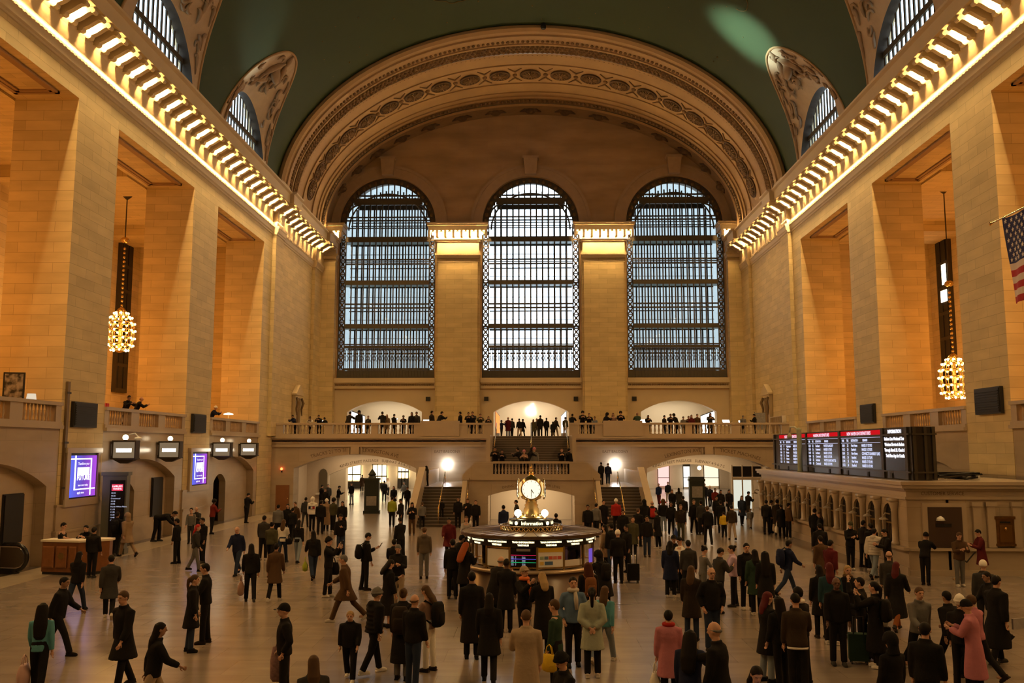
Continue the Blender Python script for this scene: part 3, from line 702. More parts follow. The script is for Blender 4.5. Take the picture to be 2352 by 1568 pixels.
# big dark panels on the pier faces
for s, y0, y1, z0, z1, lab in ((-1, 36.85, 38.85, 5.38, 6.42, 'on the nearer left pier'), (-1, 50.05, 52.05, 5.38, 6.42, 'on the farther left pier'), (1, 36.6, 38.7, 5.9, 6.98, 'on the nearer right pier'), (1, 50.1, 52.1, 5.9, 6.95, 'on the farther right pier')):
    t = empty('loudspeaker_panel', (s * (W - .015), (y0 + y1) / 2, (z0 + z1) / 2), 0, 'large black loudspeaker panel ' + lab, 'loudspeaker')
    h, v = (y1 - y0) / 2, (z1 - z0) / 2
    b = MB(); b.box(*mir(s, -.14, 0), -h, h, -v, v); b.build('cabinet', 'dark', t); b = MB(); b.box(*mir(s, -.17, -.14), -h + .06, h - .06, -v + .06, v - .06)
    for k in range(9): b.box(*mir(s, -.19, -.17), -h + .1, h - .1, -v + .1 + k * (2 * v - .2) / 9, -v + .14 + k * (2 * v - .2) / 9)
    b.build('louvred_front', 'black', t)
# tall bronze window strips in the aisles
for s, lab in ((-1, 'left'), (1, 'right')):
    t = empty('bronze_window_strip', (0, 0, 0), 0, 'tall narrow bronze window strip on the %s aisle wall behind the chandelier' % lab, 'window strip')
    b = MB(); b.box(*mir(s, 28.7, 29), 62.2, 64.0, 8.4, 19.3); b.build('frame', 'bronze', t)
    b = MB()
    for j in range(6): z = 8.7 + j * 1.75; b.box(*mir(s, 28.64, 28.7), 62.4, 63.0, z, z + 1.5); b.box(*mir(s, 28.64, 28.7), 63.2, 63.8, z, z + 1.5)
    b.build('panes', 'black', t)
    if s > 0:
        b = MB(); b.box(28.6, 28.64, 62.4, 63.0, 15.8, 17.2); b.box(28.6, 28.64, 62.4, 63.3, 14.6, 15.4); b.build('lit_panes', 'warm', t)
# ================================================================== left side: lanterns, screens, desk, kiosk
def lantern(y, lab, wd=1.12):
    t = empty('bracket_lantern', (-W, y, 4.44), 0, lab, 'lantern', 'track lanterns under the left balcony')
    b = MB(); z0, z1 = -.36, .36
    for x0 in (.1, wd): b.box(x0, x0 + .05, -.22, .22, z0, z1)
    b.box(.1, wd + .05, -.24, .24, z1, z1 + .07); b.box(.08, wd + .07, -.26, .26, z0 - .06, z0); b.box(0, .1, -.05, .05, z1 - .1, z1 + .02); b.box(0, .1, -.05, .05, z0, z0 + .1)
    b.hull8([(.15, -.2, z0 - .06), (wd, -.2, z0 - .06), (wd, .2, z0 - .06), (.15, .2, z0 - .06)], [(.45, -.08, z0 - .24), (.75, -.08, z0 - .24), (.75, .08, z0 - .24), (.45, .08, z0 - .24)])
    b.build('bronze_frame', 'bronze', t)
    b = MB(); b.box(.16, wd - .01, -.2, .2, z0 + .01, z1 - .01); b.build('frosted_glass', emit('frosted_glass', (1., .70, .40), .2), t)
    b = MB(); b.box(.3, wd - .14, -.225, -.2, -.1, .07); b.build('tube_lamp', emit('tube_lamp_glow', (1., .86, .62), 9.), t)
    b = MB(); b.ball((.6, 0, z1 + .2), .13, 10, 6); b.build('globe', 'warm', t, True)
    b = MB(); b.lathe([(.06, 0), (.09, .04), (.05, .08)], (.6, 0, z1 + .05), 8); b.build('globe_cup', 'bronze', t, True)
    return t
for y, lab in ((40.7, 'glowing bronze lantern with globe under the left balcony, nearest of the four'), (45.8, 'glowing bronze lantern with globe left of the farther purple screen'), (53.6, 'glowing bronze lantern with globe just past the farther purple screen'), (58.7, 'glowing bronze lantern with globe under the left balcony, farthest of the four')):
    lantern(y, lab)
def gradient(name):
    m = bpy.data.materials.new(name); m.use_nodes = True; t = m.node_tree; t.nodes.clear()
    o = N(t, 'ShaderNodeOutputMaterial'); e = N(t, 'ShaderNodeEmission'); tc = N(t, 'ShaderNodeTexCoord'); sp = N(t, 'ShaderNodeSeparateXYZ'); cr = N(t, 'ShaderNodeValToRGB')
    cr.color_ramp.elements[0].color = (.12, .16, .9, 1); cr.color_ramp.elements[1].color = (.45, .08, .75, 1)
    x = cr.color_ramp.elements.new(.5); x.color = (.16, .07, .5, 1)
    t.links.new(tc.outputs['Generated'], sp.inputs[0]); t.links.new(sp.outputs['Y'], cr.inputs[0]); t.links.new(cr.outputs[0], e.inputs[0]); e.inputs[1].default_value = 1.
    t.links.new(e.outputs[0], o.inputs[0]); return m
M['grad'] = gradient('purple_screen'); M['scr_white'] = emit('screen_white', (.93, .9, 1.), 1.8); M['scr_text'] = emit('screen_text', (.72, .75, 1.), .95)
M['scr_red'] = emit('screen_red', (.75, .01, .015), .75); M['scr_black'] = plain('screen_black', (.008, .007, .008), .25); M['scr_pink'] = emit('screen_pink', (1., .72, .9), 1.)
for y0, lab in ((36.85, 'glowing purple advertising screen on the nearer left pier'), (50.25, 'glowing purple advertising screen on the farther left pier')):
    t = empty('advertising_screen', (-W, y0, 2.52), 0, lab, 'screen', 'advertising screens')
    h, v = 2.25, 1.7
    b = MB(); b.box(0, .16, -.35, -.05, -.05, v + .1); b.box(0, .16, h + .05, h + .3, -.05, v + .1); b.box(0, .2, -.42, h + .35, v + .1, v + .32); b.box(0, .18, -.4, h + .32, -.35, -.05); b.build('marble_frame', 'marble_p', t)
    b = MB(); b.box(0, .1, -.05, h + .05, -.05, v + .1); b.build('bezel', 'black', t)
    b = MB(); b.f([(.11, 0, 0), (.11, h, 0), (.11, h, v), (.11, 0, v)]); b.build('picture', 'grad', t)
    b = MB()
    def ln(a, c, d, e): b.f([(.118, a * h, c * v), (.118, d * h, c * v), (.118, d * h, e * v), (.118, a * h, e * v)])
    ln(.16, .17, .215, 1.); ln(.0, .9, .8, .93); ln(.76, .03, .81, .93); ln(.18, .17, .97, .2)
    ln(.27, .52, .73, .71); b.build('white_lines', 'scr_white', t)
    fx = lambda yc, zc: (lambda x, y, z: (.122, yc * h + x, zc * v + y))
    text_mesh('screen_lettering', 'Transform your', .15, 'scr_white', fx(.5, .8), t)
    text_mesh('screen_lettering', 'FUTURE', .3, 'scr_white', fx(.5, .46), t, bold=.012)
    text_mesh('screen_lettering', 'learn more today', .12, 'scr_white', fx(.5, .28), t); text_mesh('screen_lettering', 'apply now', .14, 'scr_white', fx(.42, .1), t)
# kiosk totem with red headed list
t = empty('information_kiosk', (-17.95, 39.3, 0), R(8), 'grey information totem with a dark screen listing trains beside the wooden desk', 'kiosk')
b = MB(); b.box(-.5, .5, 0, .5, 0, 3.35); b.box(-.56, .56, -.05, .55, 3.35, 3.5); b.box(-.54, .54, -.04, .54, 0, .25); b.build('housing', plain('grey_green_metal', (.11, .11, .085), .4, .3), t)
b = MB(); b.box(-.18, .44, -.03, 0, .75, 3.15); b.build('screen', 'scr_black', t)
b = MB(); b.box(-.1, .36, -.04, -.03, 2.7, 2.98); b.build('red_header', emit('kiosk_red', (.8, .05, .1), .9), t)
for k, s_ in enumerate(('HARLEM', 'TRAINS')): text_mesh('screen_lettering', s_, .11, 'scr_white', lambda x, y, z, k=k: (.13 + x, -.045, 2.89 - k * .11 + y), t)
for k, s_ in enumerate(('10:22', '10:35', 'Crestwood', '10:48', '10:55', 'North White Plains', '11:10', '11:22', '11:35', '11:48', '12:05')):
    text_mesh('screen_lettering', s_, .085, 'scr_text', lambda x, y, z, k=k: (-.12 + x, -.035, 2.6 - k * .115 + y), t, 'LEFT')
# wooden desk
t = empty('security_desk', (-16.6, 33.4, 0), R(-8), 'polished wooden angular desk with pale top where officers stand', 'desk')
P = [(-1.05, -.35), (.45, -.45), (1.15, .35), (1.05, .7), (.5, .75), (.2, .3), (-1.05, .3)]
b = MB(); b.prism(P, 'z', .1, 1.16); b.build('carcass', 'wood', t)
b = MB(); b.prism([(u * 1.06, w_ * 1.08) for u, w_ in P], 'z', 1.16, 1.23); b.build('top', 'cream', t)
b = MB(); b.prism([(u * .97, w_ * .95) for u, w_ in P], 'z', 0, .1); b.build('kick_board', 'dark', t)
b = MB()
for x0, x1 in ((-.98, -.5), (-.42, .02), (.1, .4)): b.hull8([(x0, -.42 - .05 * (x0 + 1), .25), (x1, -.42 - .05 * (x1 + 1), .25), (x1, -.42 - .05 * (x1 + 1), 1.02), (x0, -.42 - .05 * (x0 + 1), 1.02)], [(x0 + .05, -.44 - .05 * (x0 + 1), .3), (x1 - .05, -.44 - .05 * (x1 + 1), .3), (x1 - .05, -.44 - .05 * (x1 + 1), .97), (x0 + .05, -.44 - .05 * (x0 + 1), .97)])
b.build('front_panels', plain('wood_panel', (.24, .095, .035), .28, var=.3, vscale=8), t)
b = MB(); b.lathe([(.13, 0), (.13, .02)], seg=6); bd = b.build('badge', 'brass_dull', t, loc=(-.2, -.47, .68)); bd.rotation_euler = (R(90), 0, 0)
# dark gate boards
for p, lab in (((-19.25, 33.9, 1.05, 1.75), 'tall black departure board panel in the arch at the left edge'), ((-19.25, 47.0, 1.1, 1.9), 'tall black departure board panel inside the middle left arch')):
    x, y, z0, h = p
    t = empty('gate_board', (x, y, 0), R(90), lab, 'board')
    b = MB(); b.box(-.62, .62, -.06, -.01, z0, z0 + h); b.build('panel', 'black', t); b = MB(); b.box(-.66, .66, -.01, .05, z0 - .04, z0 + h + .04)
    b.build('frame', 'dark', t)
# escalator head at the left edge
t = empty('escalator_end', (-18.7, 33.3, 0), R(-8), 'black rubber handrail end of an escalator at the left edge', 'escalator')
def rr_path(r0, L, zc, n=14): return [(-L, 0, zc - r0)] + [(r0 * sin(PI * k / n), 0, zc - r0 * cos(PI * k / n)) for k in range(n + 1)] + [(-L, 0, zc + r0)]
b = MB(); b.tube(rr_path(.46, 2.2, .58), .075, 8); b.build('handrail', plain('rubber', (.015, .014, .013), .25), t, True)
b = MB(); b.prism([(x, z) for x, y, z in rr_path(.36, 2.2, .58)], 'y', -.04, .04); b.build('balustrade_panel', plain('steel_panel', (.12, .1, .08), .25, .7), t)
b = MB(); b.box(-2.3, .1, -.12, .12, 0, .18); b.build('skirting', 'dark', t)
# things standing on the left balcony
t = empty('framed_picture', (-19.75, 34.3, 6.3), R(14), 'framed black and white picture standing on the nearest left balcony', 'picture')
b = MB(); b.box(-.38, .38, 0, .05, 0, 1.1); b.build('frame', 'black', t)
m_, tt, bb = nt('grey_photo'); nz = N(tt, 'ShaderNodeTexNoise'); nz.inputs['Scale'].default_value = 4; cr = N(tt, 'ShaderNodeValToRGB'); cr.color_ramp.elements[0].position = .4; cr.color_ramp.elements[1].position = .6; cr.color_ramp.elements[0].color = (.02, .015, .01, 1); cr.color_ramp.elements[1].color = (.35, .3, .24, 1)
tc = N(tt, 'ShaderNodeTexCoord'); tt.links.new(tc.outputs['Object'], nz.inputs['Vector']); tt.links.new(nz.outputs['Fac'], cr.inputs[0]); tt.links.new(cr.outputs[0], bb.inputs['Base Color'])
b = MB(); b.box(-.32, .32, -.012, 0, .06, 1.04); b.build('print', m_, t); b = MB(); b.box(-.3, .3, .02, .3, -.9, 0); b.build('plinth', 'dark', t)
t = empty('table_lamp', (-19.4, 34.95, 5.42), 0, 'small table lamp with a pale shade beside the framed picture', 'lamp')
b = MB(); b.lathe([(.16, 0), (.03, .04), (.03, .8)], seg=10); b.build('stem', 'brass_dull', t, True); b = MB(); b.lathe([(.2, .85), (.15, 1.2)], seg=14, cap=False); b.build('shade', emit('lamp_shade', (1., .82, .6), .75), t, True)
for k, (y, hh) in enumerate(((41.2, .3), (41.55, .3))):
    t = empty('red_menu_stand', (-19.5, y, 5.42), 0, 'small red menu stand on the middle left balcony, %s of two' % ('left', 'right')[k], 'menu stand')
    b = MB(); b.box(-.02, .02, -.13, .13, .82, 1.15); b.build('card', 'red', t); b = MB(); b.lathe([(.12, 0), (.02, .03), (.02, .82)], seg=8); b.build('post', 'dark', t)
for y, xx, lab in ((41.9, -20.2, 'pale disc shaped table lamp on the middle left balcony'), (60.5, -20.2, 'small pale lamp on the far left balcony')):
    t = empty('table_lamp', (xx, y, 5.42), 0, lab, 'lamp')
    b = MB(); b.lathe([(.15, 0), (.02, .03), (.02, 1.35)], seg=8); b.build('stem', 'brass_dull', t, True); b = MB(); b.lathe([(.32, 1.33), (.3, 1.4), (.05, 1.46)], seg=14); b.build('shade', emit('disc_lamp', (1., .85, .6), 3.), t, True)
# security cameras
t = empty('security_camera', (-18.75, 41.9, 4.95), 0, 'pale dome camera on a curved arm beside the nearest left lantern', 'camera')
b = MB(); b.tube([(0, 0, 0), (.2, 0, .2), (.45, 0, .25), (.6, 0, .1)], .03, 6); b.build('arm', 'white', t, True); b = MB(); b.lathe([(.02, .12), (.15, .08), (.17, 0)], (.6, 0, -.02), 12); b.ball((.6, 0, -.02), .13, 10, 6); b.build('dome', 'white', t, True)
# ================================================================== stairs under the end balcony
st = empty('staircase', (0, 0, 0)); struct(st, 'marble double staircase rising to the end balcony', 'staircase')
b = MB()
for s in (-1, 1):
    for k in range(13): b.box(*mir(s, 4.1, 6.65), 53.4 + k * .31, 57.5, k * 2.15 / 13, (k + 1) * 2.15 / 13)
    for k in range(4): b.box(*mir(s, 3.0 + (3 - k) * .28, 4.1), 57.6, 60, 2.15 + k * .1625, 2.15 + (k + 1) * .1625)
for k in range(16): b.box(-2.7, 2.7, 60 + k * .375, 66, 2.8 + k * .1625, 2.8 + (k + 1) * .1625)
b.build('steps', 'step', st)
b = MB()
for s in (-1, 1): b.box(*mir(s, 4.0, 7.0), 57.5, 66, 0, 2.15); b.box(*mir(s, 2.62, 4.0), 56.2, 66, 0, 2.79); b.box(*mir(s, 2.7, 2.95), 60, 66, 2.8, 5.4)
b.box(-4.0, 4.0, 55.9, 60.1, 2.55, 2.8); b.box(-2.7, 2.7, 60, 66, 0, 2.8)
b.build('landing', 'marble_p', st)
b = MB(); nos = MB()
for s in (-1, 1):
    for k in range(13): nos.box(*mir(s, 4.1, 6.65), 53.38 + k * .31, 53.42 + k * .31, (k + 1) * 2.15 / 13 - .03, (k + 1) * 2.15 / 13 + .002)
for k in range(16): nos.box(-2.7, 2.7, 59.98 + k * .375, 60.02 + k * .375, 2.8 + (k + 1) * .1625 - .03, 2.8 + (k + 1) * .1625 + .002)
nos.build('nosings', plain('stair_nosing', (.24, .19, .15), .3), st)
b.archwall('x', 55.4, 55.9, -4.15, 4.15, 0, 2.8, [(0, 2.6, 0, 1.68, .42)], 24)
b.prism([(-4.15, 2.8), (-4.15, 2.95), (-3.35, 3.72), (-2.3, 3.72), (-2.3, 2.8)], 'y', 55.4, 55.75); b.prism([(4.15, 2.8), (2.3, 2.8), (2.3, 3.72), (3.35, 3.72), (4.15, 2.95)], 'y', 55.4, 55.75)
b.box(-2.3, 2.3, 55.4, 55.75, 2.8, 2.98); b.box(-2.3, 2.3, 55.36, 55.8, 3.6, 3.74); b.box(-4.2, 4.2, 55.3, 55.4, 2.62, 2.74)
b.build('landing_front', 'marble', st)
b = MB()
for s in (-1, 1):
    b.hull8([(s * 3.85, 52.9, 0), (s * 4.12, 52.9, 0), (s * 4.12, 55.9, 0), (s * 3.85, 55.9, 0)], [(s * 3.85, 52.9, 1.15), (s * 4.12, 52.9, 1.15), (s * 4.12, 55.9, 2.95), (s * 3.85, 55.9, 2.95)])
    b.hull8([(s * 6.65, 52.9, 0), (s * 7.05, 52.9, 0), (s * 7.05, 57.6, 0), (s * 6.65, 57.6, 0)], [(s * 6.65, 52.9, 1.15), (s * 7.05, 52.9, 1.15), (s * 7.05, 57.6, 3.35), (s * 6.65, 57.6, 3.35)])
    b.box(*mir(s, 6.65, 7.05), 57.6, 66, 2.15, 3.1)
b.build('parapets', 'marble_p', st)
q = MB(); q.lathe([(.06, 0), (.06, .05), (.04, .08), (.075, .2), (.035, .46), (.055, .55), (.055, .62)], seg=8); bb0 = q.build('baluster', 'marble_p', st, True, loc=(-2.15, 55.57, 2.98))
for k in range(1, 22): o = bb0.copy(); link(o); o.location = (-2.15 + k * 4.3 / 21, 55.57, 2.98)
b = MB(); b.box(-2.6, 2.6, 59.4, 59.9, 0, 2.5); b.build('recess_wall', 'cream', st)
light('AREA', 'recess_lamp', (0, 57.4, 2.5), 110, (1., .72, .42), 3.5, (0, 0, 0), 2.2)
for xs, body in ((0, 'DINING CONCOURSE  ·  LOWER LEVEL'),): text_mesh('inscription', body, .2, 'ink', arcmap(0, 2.6, 1.68, .42, 0, 55.39, .25), st)
def handrail(pts, lab, posts=(0, -1)):
    t = empty('brass_handrail', (0, 0, 0), 0, lab, 'handrail'); b = MB(); b.tube(pts, .035 if posts else .022, 8); b.build('rail', 'brass', t, True)
    for k in posts:
        p = pts[k]; b = MB(); b.tube([p, (p[0], p[1], p[2] - .88)], .025, 8); b.build('post', 'brass', t, True)
for s, lab in ((-1, 'left'), (1, 'right')):
    handrail([(s * 5.4, 53.55, .98), (s * 5.4, 57.6, 3.05)], 'brass handrail down the middle of the %s lower flight' % lab)
    handrail([(s * 4.02 - s * .3, 53.0, 1.35), (s * 4.02 - s * .3, 55.2, 2.75)], 'short brass rail along the inner parapet of the %s lower flight' % lab, ())
for x, lab in ((-2.5, 'left side of'), (0., 'middle of'), (2.5, 'right side of')): handrail([(x, 60.1, 3.78), (x, 66.2, 6.35)], 'brass handrail on the %s the upper flight' % lab)
for s, lab in ((-1, 'left'), (1, 'right')):
    t = empty('wall_floodlight', (s * 6.02, 66, 3.38), 0, 'round dazzling white lamp on the wall above the %s stair landing' % lab, 'lamp')
    b = MB(); b.ball((0, -.16, 0), .2, 12, 8); b.build('globe', 'cold', t, True); b = MB(); b.lathe([(.1, 0), (.14, .08)], seg=10); q = b.build('wall_plate', 'brass_dull', t); q.rotation_euler = (R(90), 0, 0)
# balustrade along the end balcony
for s, lab in ((-1, 'left'), (1, 'right')):
    t = empty('balcony_balustrade', (0, 0, 0)); struct(t, 'marble balustrade of the end balcony, %s of the stair' % lab, 'balustrade')
    b = MB(); b.box(*mir(s, 2.75, 18.8), 66, 66.35, 5.4, 5.56); b.box(*mir(s, 2.75, 18.75), 65.97, 66.4, 6.22, 6.36)
    for x0, x1 in ((2.75, 3.4), (4.6, 5.3), (5.3, 7.9), (7.6, 8.5), (11.1, 11.6), (14.4, 15.0), (18., 18.8)): b.box(*mir(s, x0, x1), 66.02, 66.33, 5.56, 6.22)
    b.box(*mir(s, 5.2, 8.), 65.9, 66.45, 5.4, 6.5); b.build('rail', 'marble_p', t)
    q = None
    for x0, x1 in ((3.4, 4.6), (8.5, 11.1), (11.6, 14.4), (15.0, 18.)):
        n = int((x1 - x0) / .27)
        for k in range(n):
            loc = (s * (x0 + (k + .5) * (x1 - x0) / n), 66.18, 5.56)
            if q is None: m = MB(); m.lathe([(.07, 0), (.07, .05), (.04, .08), (.085, .22), (.04, .48), (.06, .58), (.06, .66)], seg=8); q = m.build('baluster', 'marble_p', t, True, loc=loc)
            else: o = q.copy(); link(o); o.location = loc
# pedimented doorways at the ends of the balcony
for s, lab in ((-1, 'left'), (1, 'right')):
    t = empty('pedimented_doorway', (s * (W - .02), 72.2, 5.41)); tag(t, 'small stone doorway with pediment and bronze brackets at the %s end of the balcony' % lab, 'doorway')
    b = MB(); b.box(*mir(s, -.25, 0), -.95, -.6, 0, 3.1); b.box(*mir(s, -.25, 0), .6, .95, 0, 3.1); b.box(*mir(s, -.25, 0), -.95, .95, 3.1, 3.3)
    b.prism([(u, z) for u, z in ((-1.15, 3.3), (1.15, 3.3), (1.15, 3.42), (0, 4.15), (-1.15, 3.42))], 'x', *mir(s, -.4, 0)); b.build('surround', 'stone_plain', t)
    b = MB(); b.box(*mir(s, -.05, 0), -.6, .6, 0, 3.1); b.build('door', plain('brown_door', (.16, .10, .05), .5), t)
    b = MB()
    for e_ in (-1, 1): b.tube([(-s * .3, e_ * .8, 3.1), (-s * .45, e_ * .8, 2.7), (-s * .3, e_ * .8, 2.2), (-s * .35, e_ * .8, 1.7)], [.09, .11, .08, .04], 8)
    b.build('scroll_bracket', plain('brown_bronze', (.17, .11, .055), .5, .4), t, True)
# display tables and small lamps behind the balcony rail
for k, (x, y, lab) in enumerate(((-16.8, 72, 'leftmost, below the doorway with pediment'), (-8.2, 70, 'by the plain block left of the middle'), (8.3, 70, 'by the plain block right of the middle'), (14.9, 71, 'right, past the lit screen'), (16.6, 73, 'rightmost, near the easel board'))):
    t = empty('display_table', (x, y, 5.4), 0, 'pale table on the end balcony, ' + lab, 'table')
    b = MB(); b.box(-.9, .9, -.4, .4, .82, .9); b.build('top', 'cream', t)
    for sx in (-.8, .8):
        for sy in (-.32, .32): b = MB(); b.box(sx - .04, sx + .04, sy - .04, sy + .04, 0, .82); b.build('leg', 'cream', t)
    t2 = empty('tablet_display', (x + .2, y, 6.3), R(10), 'small glowing tablet on the balcony table ' + lab.split(',')[0], 'tablet')
    b = MB(); b.hull8([(-.28, -.1, .12), (.28, -.1, .12), (.28, -.06, .12), (-.28, -.06, .12)], [(-.28, .1, .42), (.28, .1, .42), (.28, .14, .42), (-.28, .14, .42)]); b.build('glowing_screen', emit('tablet_glow', (1., .95, .85), 2.2), t2)
    b = MB(); b.box(-.05, .05, 0, .1, 0, .3); b.build('stand', 'white', t2)
t = empty('easel_board', (17.0, 68.2, 5.4), R(-10), 'tall framed display board standing near the right end of the balcony', 'board')
b = MB(); b.box(-.4, .4, 0, .05, .5, 1.75); b.build('board', plain('grey_board', (.25, .24, .24), .5, var=.5, vscale=9), t); b = MB(); b.box(-.4, -.34, .05, .1, 0, 1.8); b.box(.34, .4, .05, .1, 0, 1.8); b.build('frame', 'dark', t)
t = empty('metal_fence', (0, 0, 0), 0, 'thin metal fence with post at the right end of the balcony', 'fence')
b = MB()
for k in range(12): b.box(18.35, 18.4, 67.2 + k * .28, 67.23 + k * .28, 5.4, 6.9)
b.box(18.35, 18.4, 67.2, 70.6, 6.85, 6.9); b.build('bars', 'brass_dull', t); b = MB(); b.box(18.3, 18.6, 66.7, 67, 5.4, 6.9); b.build('post', 'cream', t)
# floor of the passages: kiosks, shops, lamps
for x, y, lab in ((-11.2, 64.6, 'left'), (11.3, 63.2, 'right')):
    t = empty('directory_kiosk', (x, y, 0), R(4 if x < 0 else -4), 'dark green upright directory kiosk in front of the %s arch under the balcony' % lab, 'kiosk')
    b = MB(); b.box(-.5, .5, -.4, .4, .2, 2.3); b.build('body', plain('dark_green_metal', (.022, .028, .024), .4, .3), t)
    b = MB(); b.box(-.56, .56, -.46, .46, 0, .2); b.box(-.55, .55, -.45, .45, 2.3, 2.45); (b.lathe([(.3, 2.45), (.22, 2.6), (.3, 2.7), (.12, 2.95), (.02, 3.1)], seg=10) if x < 0 else b.box(-.5, .5, -.4, .4, 2.45, 2.6)); b.build('base_and_cap', plain('dark_green_trim', (.03, .036, .03), .35, .3), t)
    b = MB(); b.box(-.35, .35, -.42, -.4, .55 if x < 0 else 1.2, 1.2 if x < 0 else 1.95); b.build('notice', plain('grey_notice', (.22, .2, .18), .5, var=.4, vscale=8), t)
shop = [(-20.9, 104.6, 2.9, .9, 2.75, 'wide bright shop window at the end of the left passage, left of its doorway'), (-17.3, 104.6, 1.6, .7, 2.6, 'bright shop window at the end of the left passage, right of its doorway'), (-14.6, 104.6, 1.2, 1.2, 2.6, 'small bright shop window far down the left passage'), (-12.1, 104.6, 1.5, .6, 2.7, 'bright shop window behind the left kiosk')]
for x, y, w_, z0, z1, lab in shop:
    t = empty('shop_window', (x, y, 0), 0, lab, 'shop window')
    b = MB(); b.box(-w_ / 2, w_ / 2, 0, .1, z0, z1); b.build('lit_goods', 'shop', t)
    b = MB()
    for u in (-w_ / 2, -w_ / 6, w_ / 6, w_ / 2): b.box(u - .04, u + .04, -.08, 0, 0, 3.1)
    b.box(-w_ / 2, w_ / 2, -.08, 0, 0, z0 - .1); b.box(-w_ / 2, w_ / 2, -.1, 0, z0 + .6, z0 + .75); b.box(-w_ / 2 - .1, w_ / 2 + .1, -.1, 0, z1 + .1, z1 + .35); b.build('frame', 'bronze', t)
for x0, x1, y, cols, lab in ((-8.6, -8.1, 0, 0, ''),): pass
for y0, y1, x, lab, mt in ((77, 86, -7.75, 'glowing shop front on the right side of the left passage', 'shop'), (74, 80, 7.75, 'glass shop front with pale goods at the left of the right passage', 'shop'), (84, 92, 7.75, 'glass shop front farther along the left of the right passage', 'shop')):
    t = empty('shop_front', (x, 0, 0), 0, lab, 'shop front'); s = -1 if x < 0 else 1
    b = MB(); b.box(*((-.1, 0) if x < 0 else (0, .1)), y0, y1, .7, 2.6); b.build('lit_goods', emit('shop_front_glow', (1., .88, .62), 1.5 if x < 0 else .9), t)
    b = MB()
    for k in range(6): yy = y0 + k * (y1 - y0) / 5; b.box(*((-.16, -.1) if x < 0 else (.1, .16)), yy - .05, yy + .05, 0, 3)
    b.box(*((-.18, -.1) if x < 0 else (.1, .18)), y0, y1, 2.6, 2.95); b.build('frame', 'bronze', t)
for x, y, w_, z0, z1, c, lab in ((9.4, 104.6, 1.6, .3, 2.8, (.75, .9, .75), 'pale green lit shop window far left in the right passage'), (12.0, 104.6, 1.8, .3, 2.9, (.9, .93, .8), 'white lit shop window behind the right kiosk'), (15.0, 104.6, 1.2, .3, 2.8, (1., .55, .5), 'pinkish lit shop window in the right passage'), (17.6, 104.6, .7, .2, 2.5, (1., .95, .85), 'narrow bright doorway in the right passage'), (20.4, 104.6, 1.6, .3, 2.7, (1., .8, .55), 'warm lit shop window at the right of the right passage')):
    t = empty('shop_window', (x, y, 0), 0, lab, 'shop window')
    b = MB(); b.box(-w_ / 2, w_ / 2, 0, .1, z0, z1); b.build('lit_goods', emit('goods_glow', c, 1.3), t)
    b = MB(); b.box(-w_ / 2 - .08, -w_ / 2, -.08, 0, 0, 3.1); b.box(w_ / 2, w_ / 2 + .08, -.08, 0, 0, 3.1); b.box(-w_ / 2, w_ / 2, -.08, 0, z1, 3.1); b.box(-w_ / 2, w_ / 2, -.06, 0, 1.2, 1.26); b.build('frame', 'bronze', t)
for x, y, z, lab in ((-10.2, 74.5, 3.05, 'bright box shaped ceiling lamp at the mouth of the left passage'), (-13.3, 84, 3.7, 'round ceiling lamp farther down the left passage'), (9.8, 74.2, 3.05, 'bright box shaped ceiling lamp at the mouth of the right passage'), (13.6, 74.6, 2.95, 'small globe ceiling lamp in the right passage')):
    t = empty('ceiling_lamp', (x, y, z), 0, lab, 'ceiling lamp')
    b = MB()
    if 'globe' in lab: b.ball((0, 0, 0), .17, 10, 7)
    elif 'round' in lab: b.lathe([(.1, -.18), (.5, 0), (.5, .05)], seg=16)
    else: b.box(-.45, .45, -.3, .3, -.16, .12)
    b.build('shade', 'warm', t); b = MB(); b.box(-.03, .03, -.03, .03, .05, 4.3 - z); b.build('rod', 'brass_dull', t)
# glazed doors at the right of the right arch
t = empty('glass_doors', (16.0, 68.6, 0), 0, 'glazed doors with dark transom panes at the right side of the right arch', 'doors')
b = MB()
for u in (-1.1, -.35, .4, 1.1): b.box(u - .05, u + .05, -.06, .06, 0, 3.3)
b.box(-1.1, 1.1, -.07, .07, 2.2, 2.4); b.build('frame', 'cream', t)
b = MB()
for u0, u1 in ((-1.05, -.4), (-.3, .35), (.45, 1.05)): b.box(u0, u1, -.02, .02, 2.42, 3.2)
b.build('transom_panes', 'black', t)
b = MB()
for u0, u1 in ((-1.0, -.4), (-.3, .3)): b.box(u0, u1, -.02, .02, .1, 2.2)
b.build('lit_panes', emit('lobby_glow', (.95, .95, .78), .75), t)
t = empty('brown_door', (-17.9, 65.94, 0), 0, 'plain brown door on the balcony front left of the left arch', 'door')
b = MB(); b.box(-.48, .48, -.06, 0, .05, 1.9); b.build('leaf', 'brownwood', t); b = MB(); b.ball((.38, -.09, .95), .04, 6, 4); b.build('knob', 'brass', t)
t = empty('red_signal_lamp', (-18.0, 65.95, 3.05), 0, 'small glowing red lamp above the brown door', 'lamp')
b = MB(); b.ball((0, -.08, 0), .1, 8, 6); b.build('lens', 'redglow', t, True); b = MB(); b.box(-.05, .05, -.04, .04, -.25, .0); b.build('bracket', 'dark', t)
# wall niche with counter in the left vestibule
t = empty('wall_niche', (-16.3, 71.78, 0), 0, 'tall dark arched niche with a small white shelf in the left vestibule', 'niche')
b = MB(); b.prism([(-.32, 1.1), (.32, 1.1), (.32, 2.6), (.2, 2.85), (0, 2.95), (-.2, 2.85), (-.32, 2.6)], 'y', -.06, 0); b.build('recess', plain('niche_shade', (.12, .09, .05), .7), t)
b = MB(); b.box(-.5, .5, -.3, 0, .95, 1.08); b.build('shelf', 'cream', t)
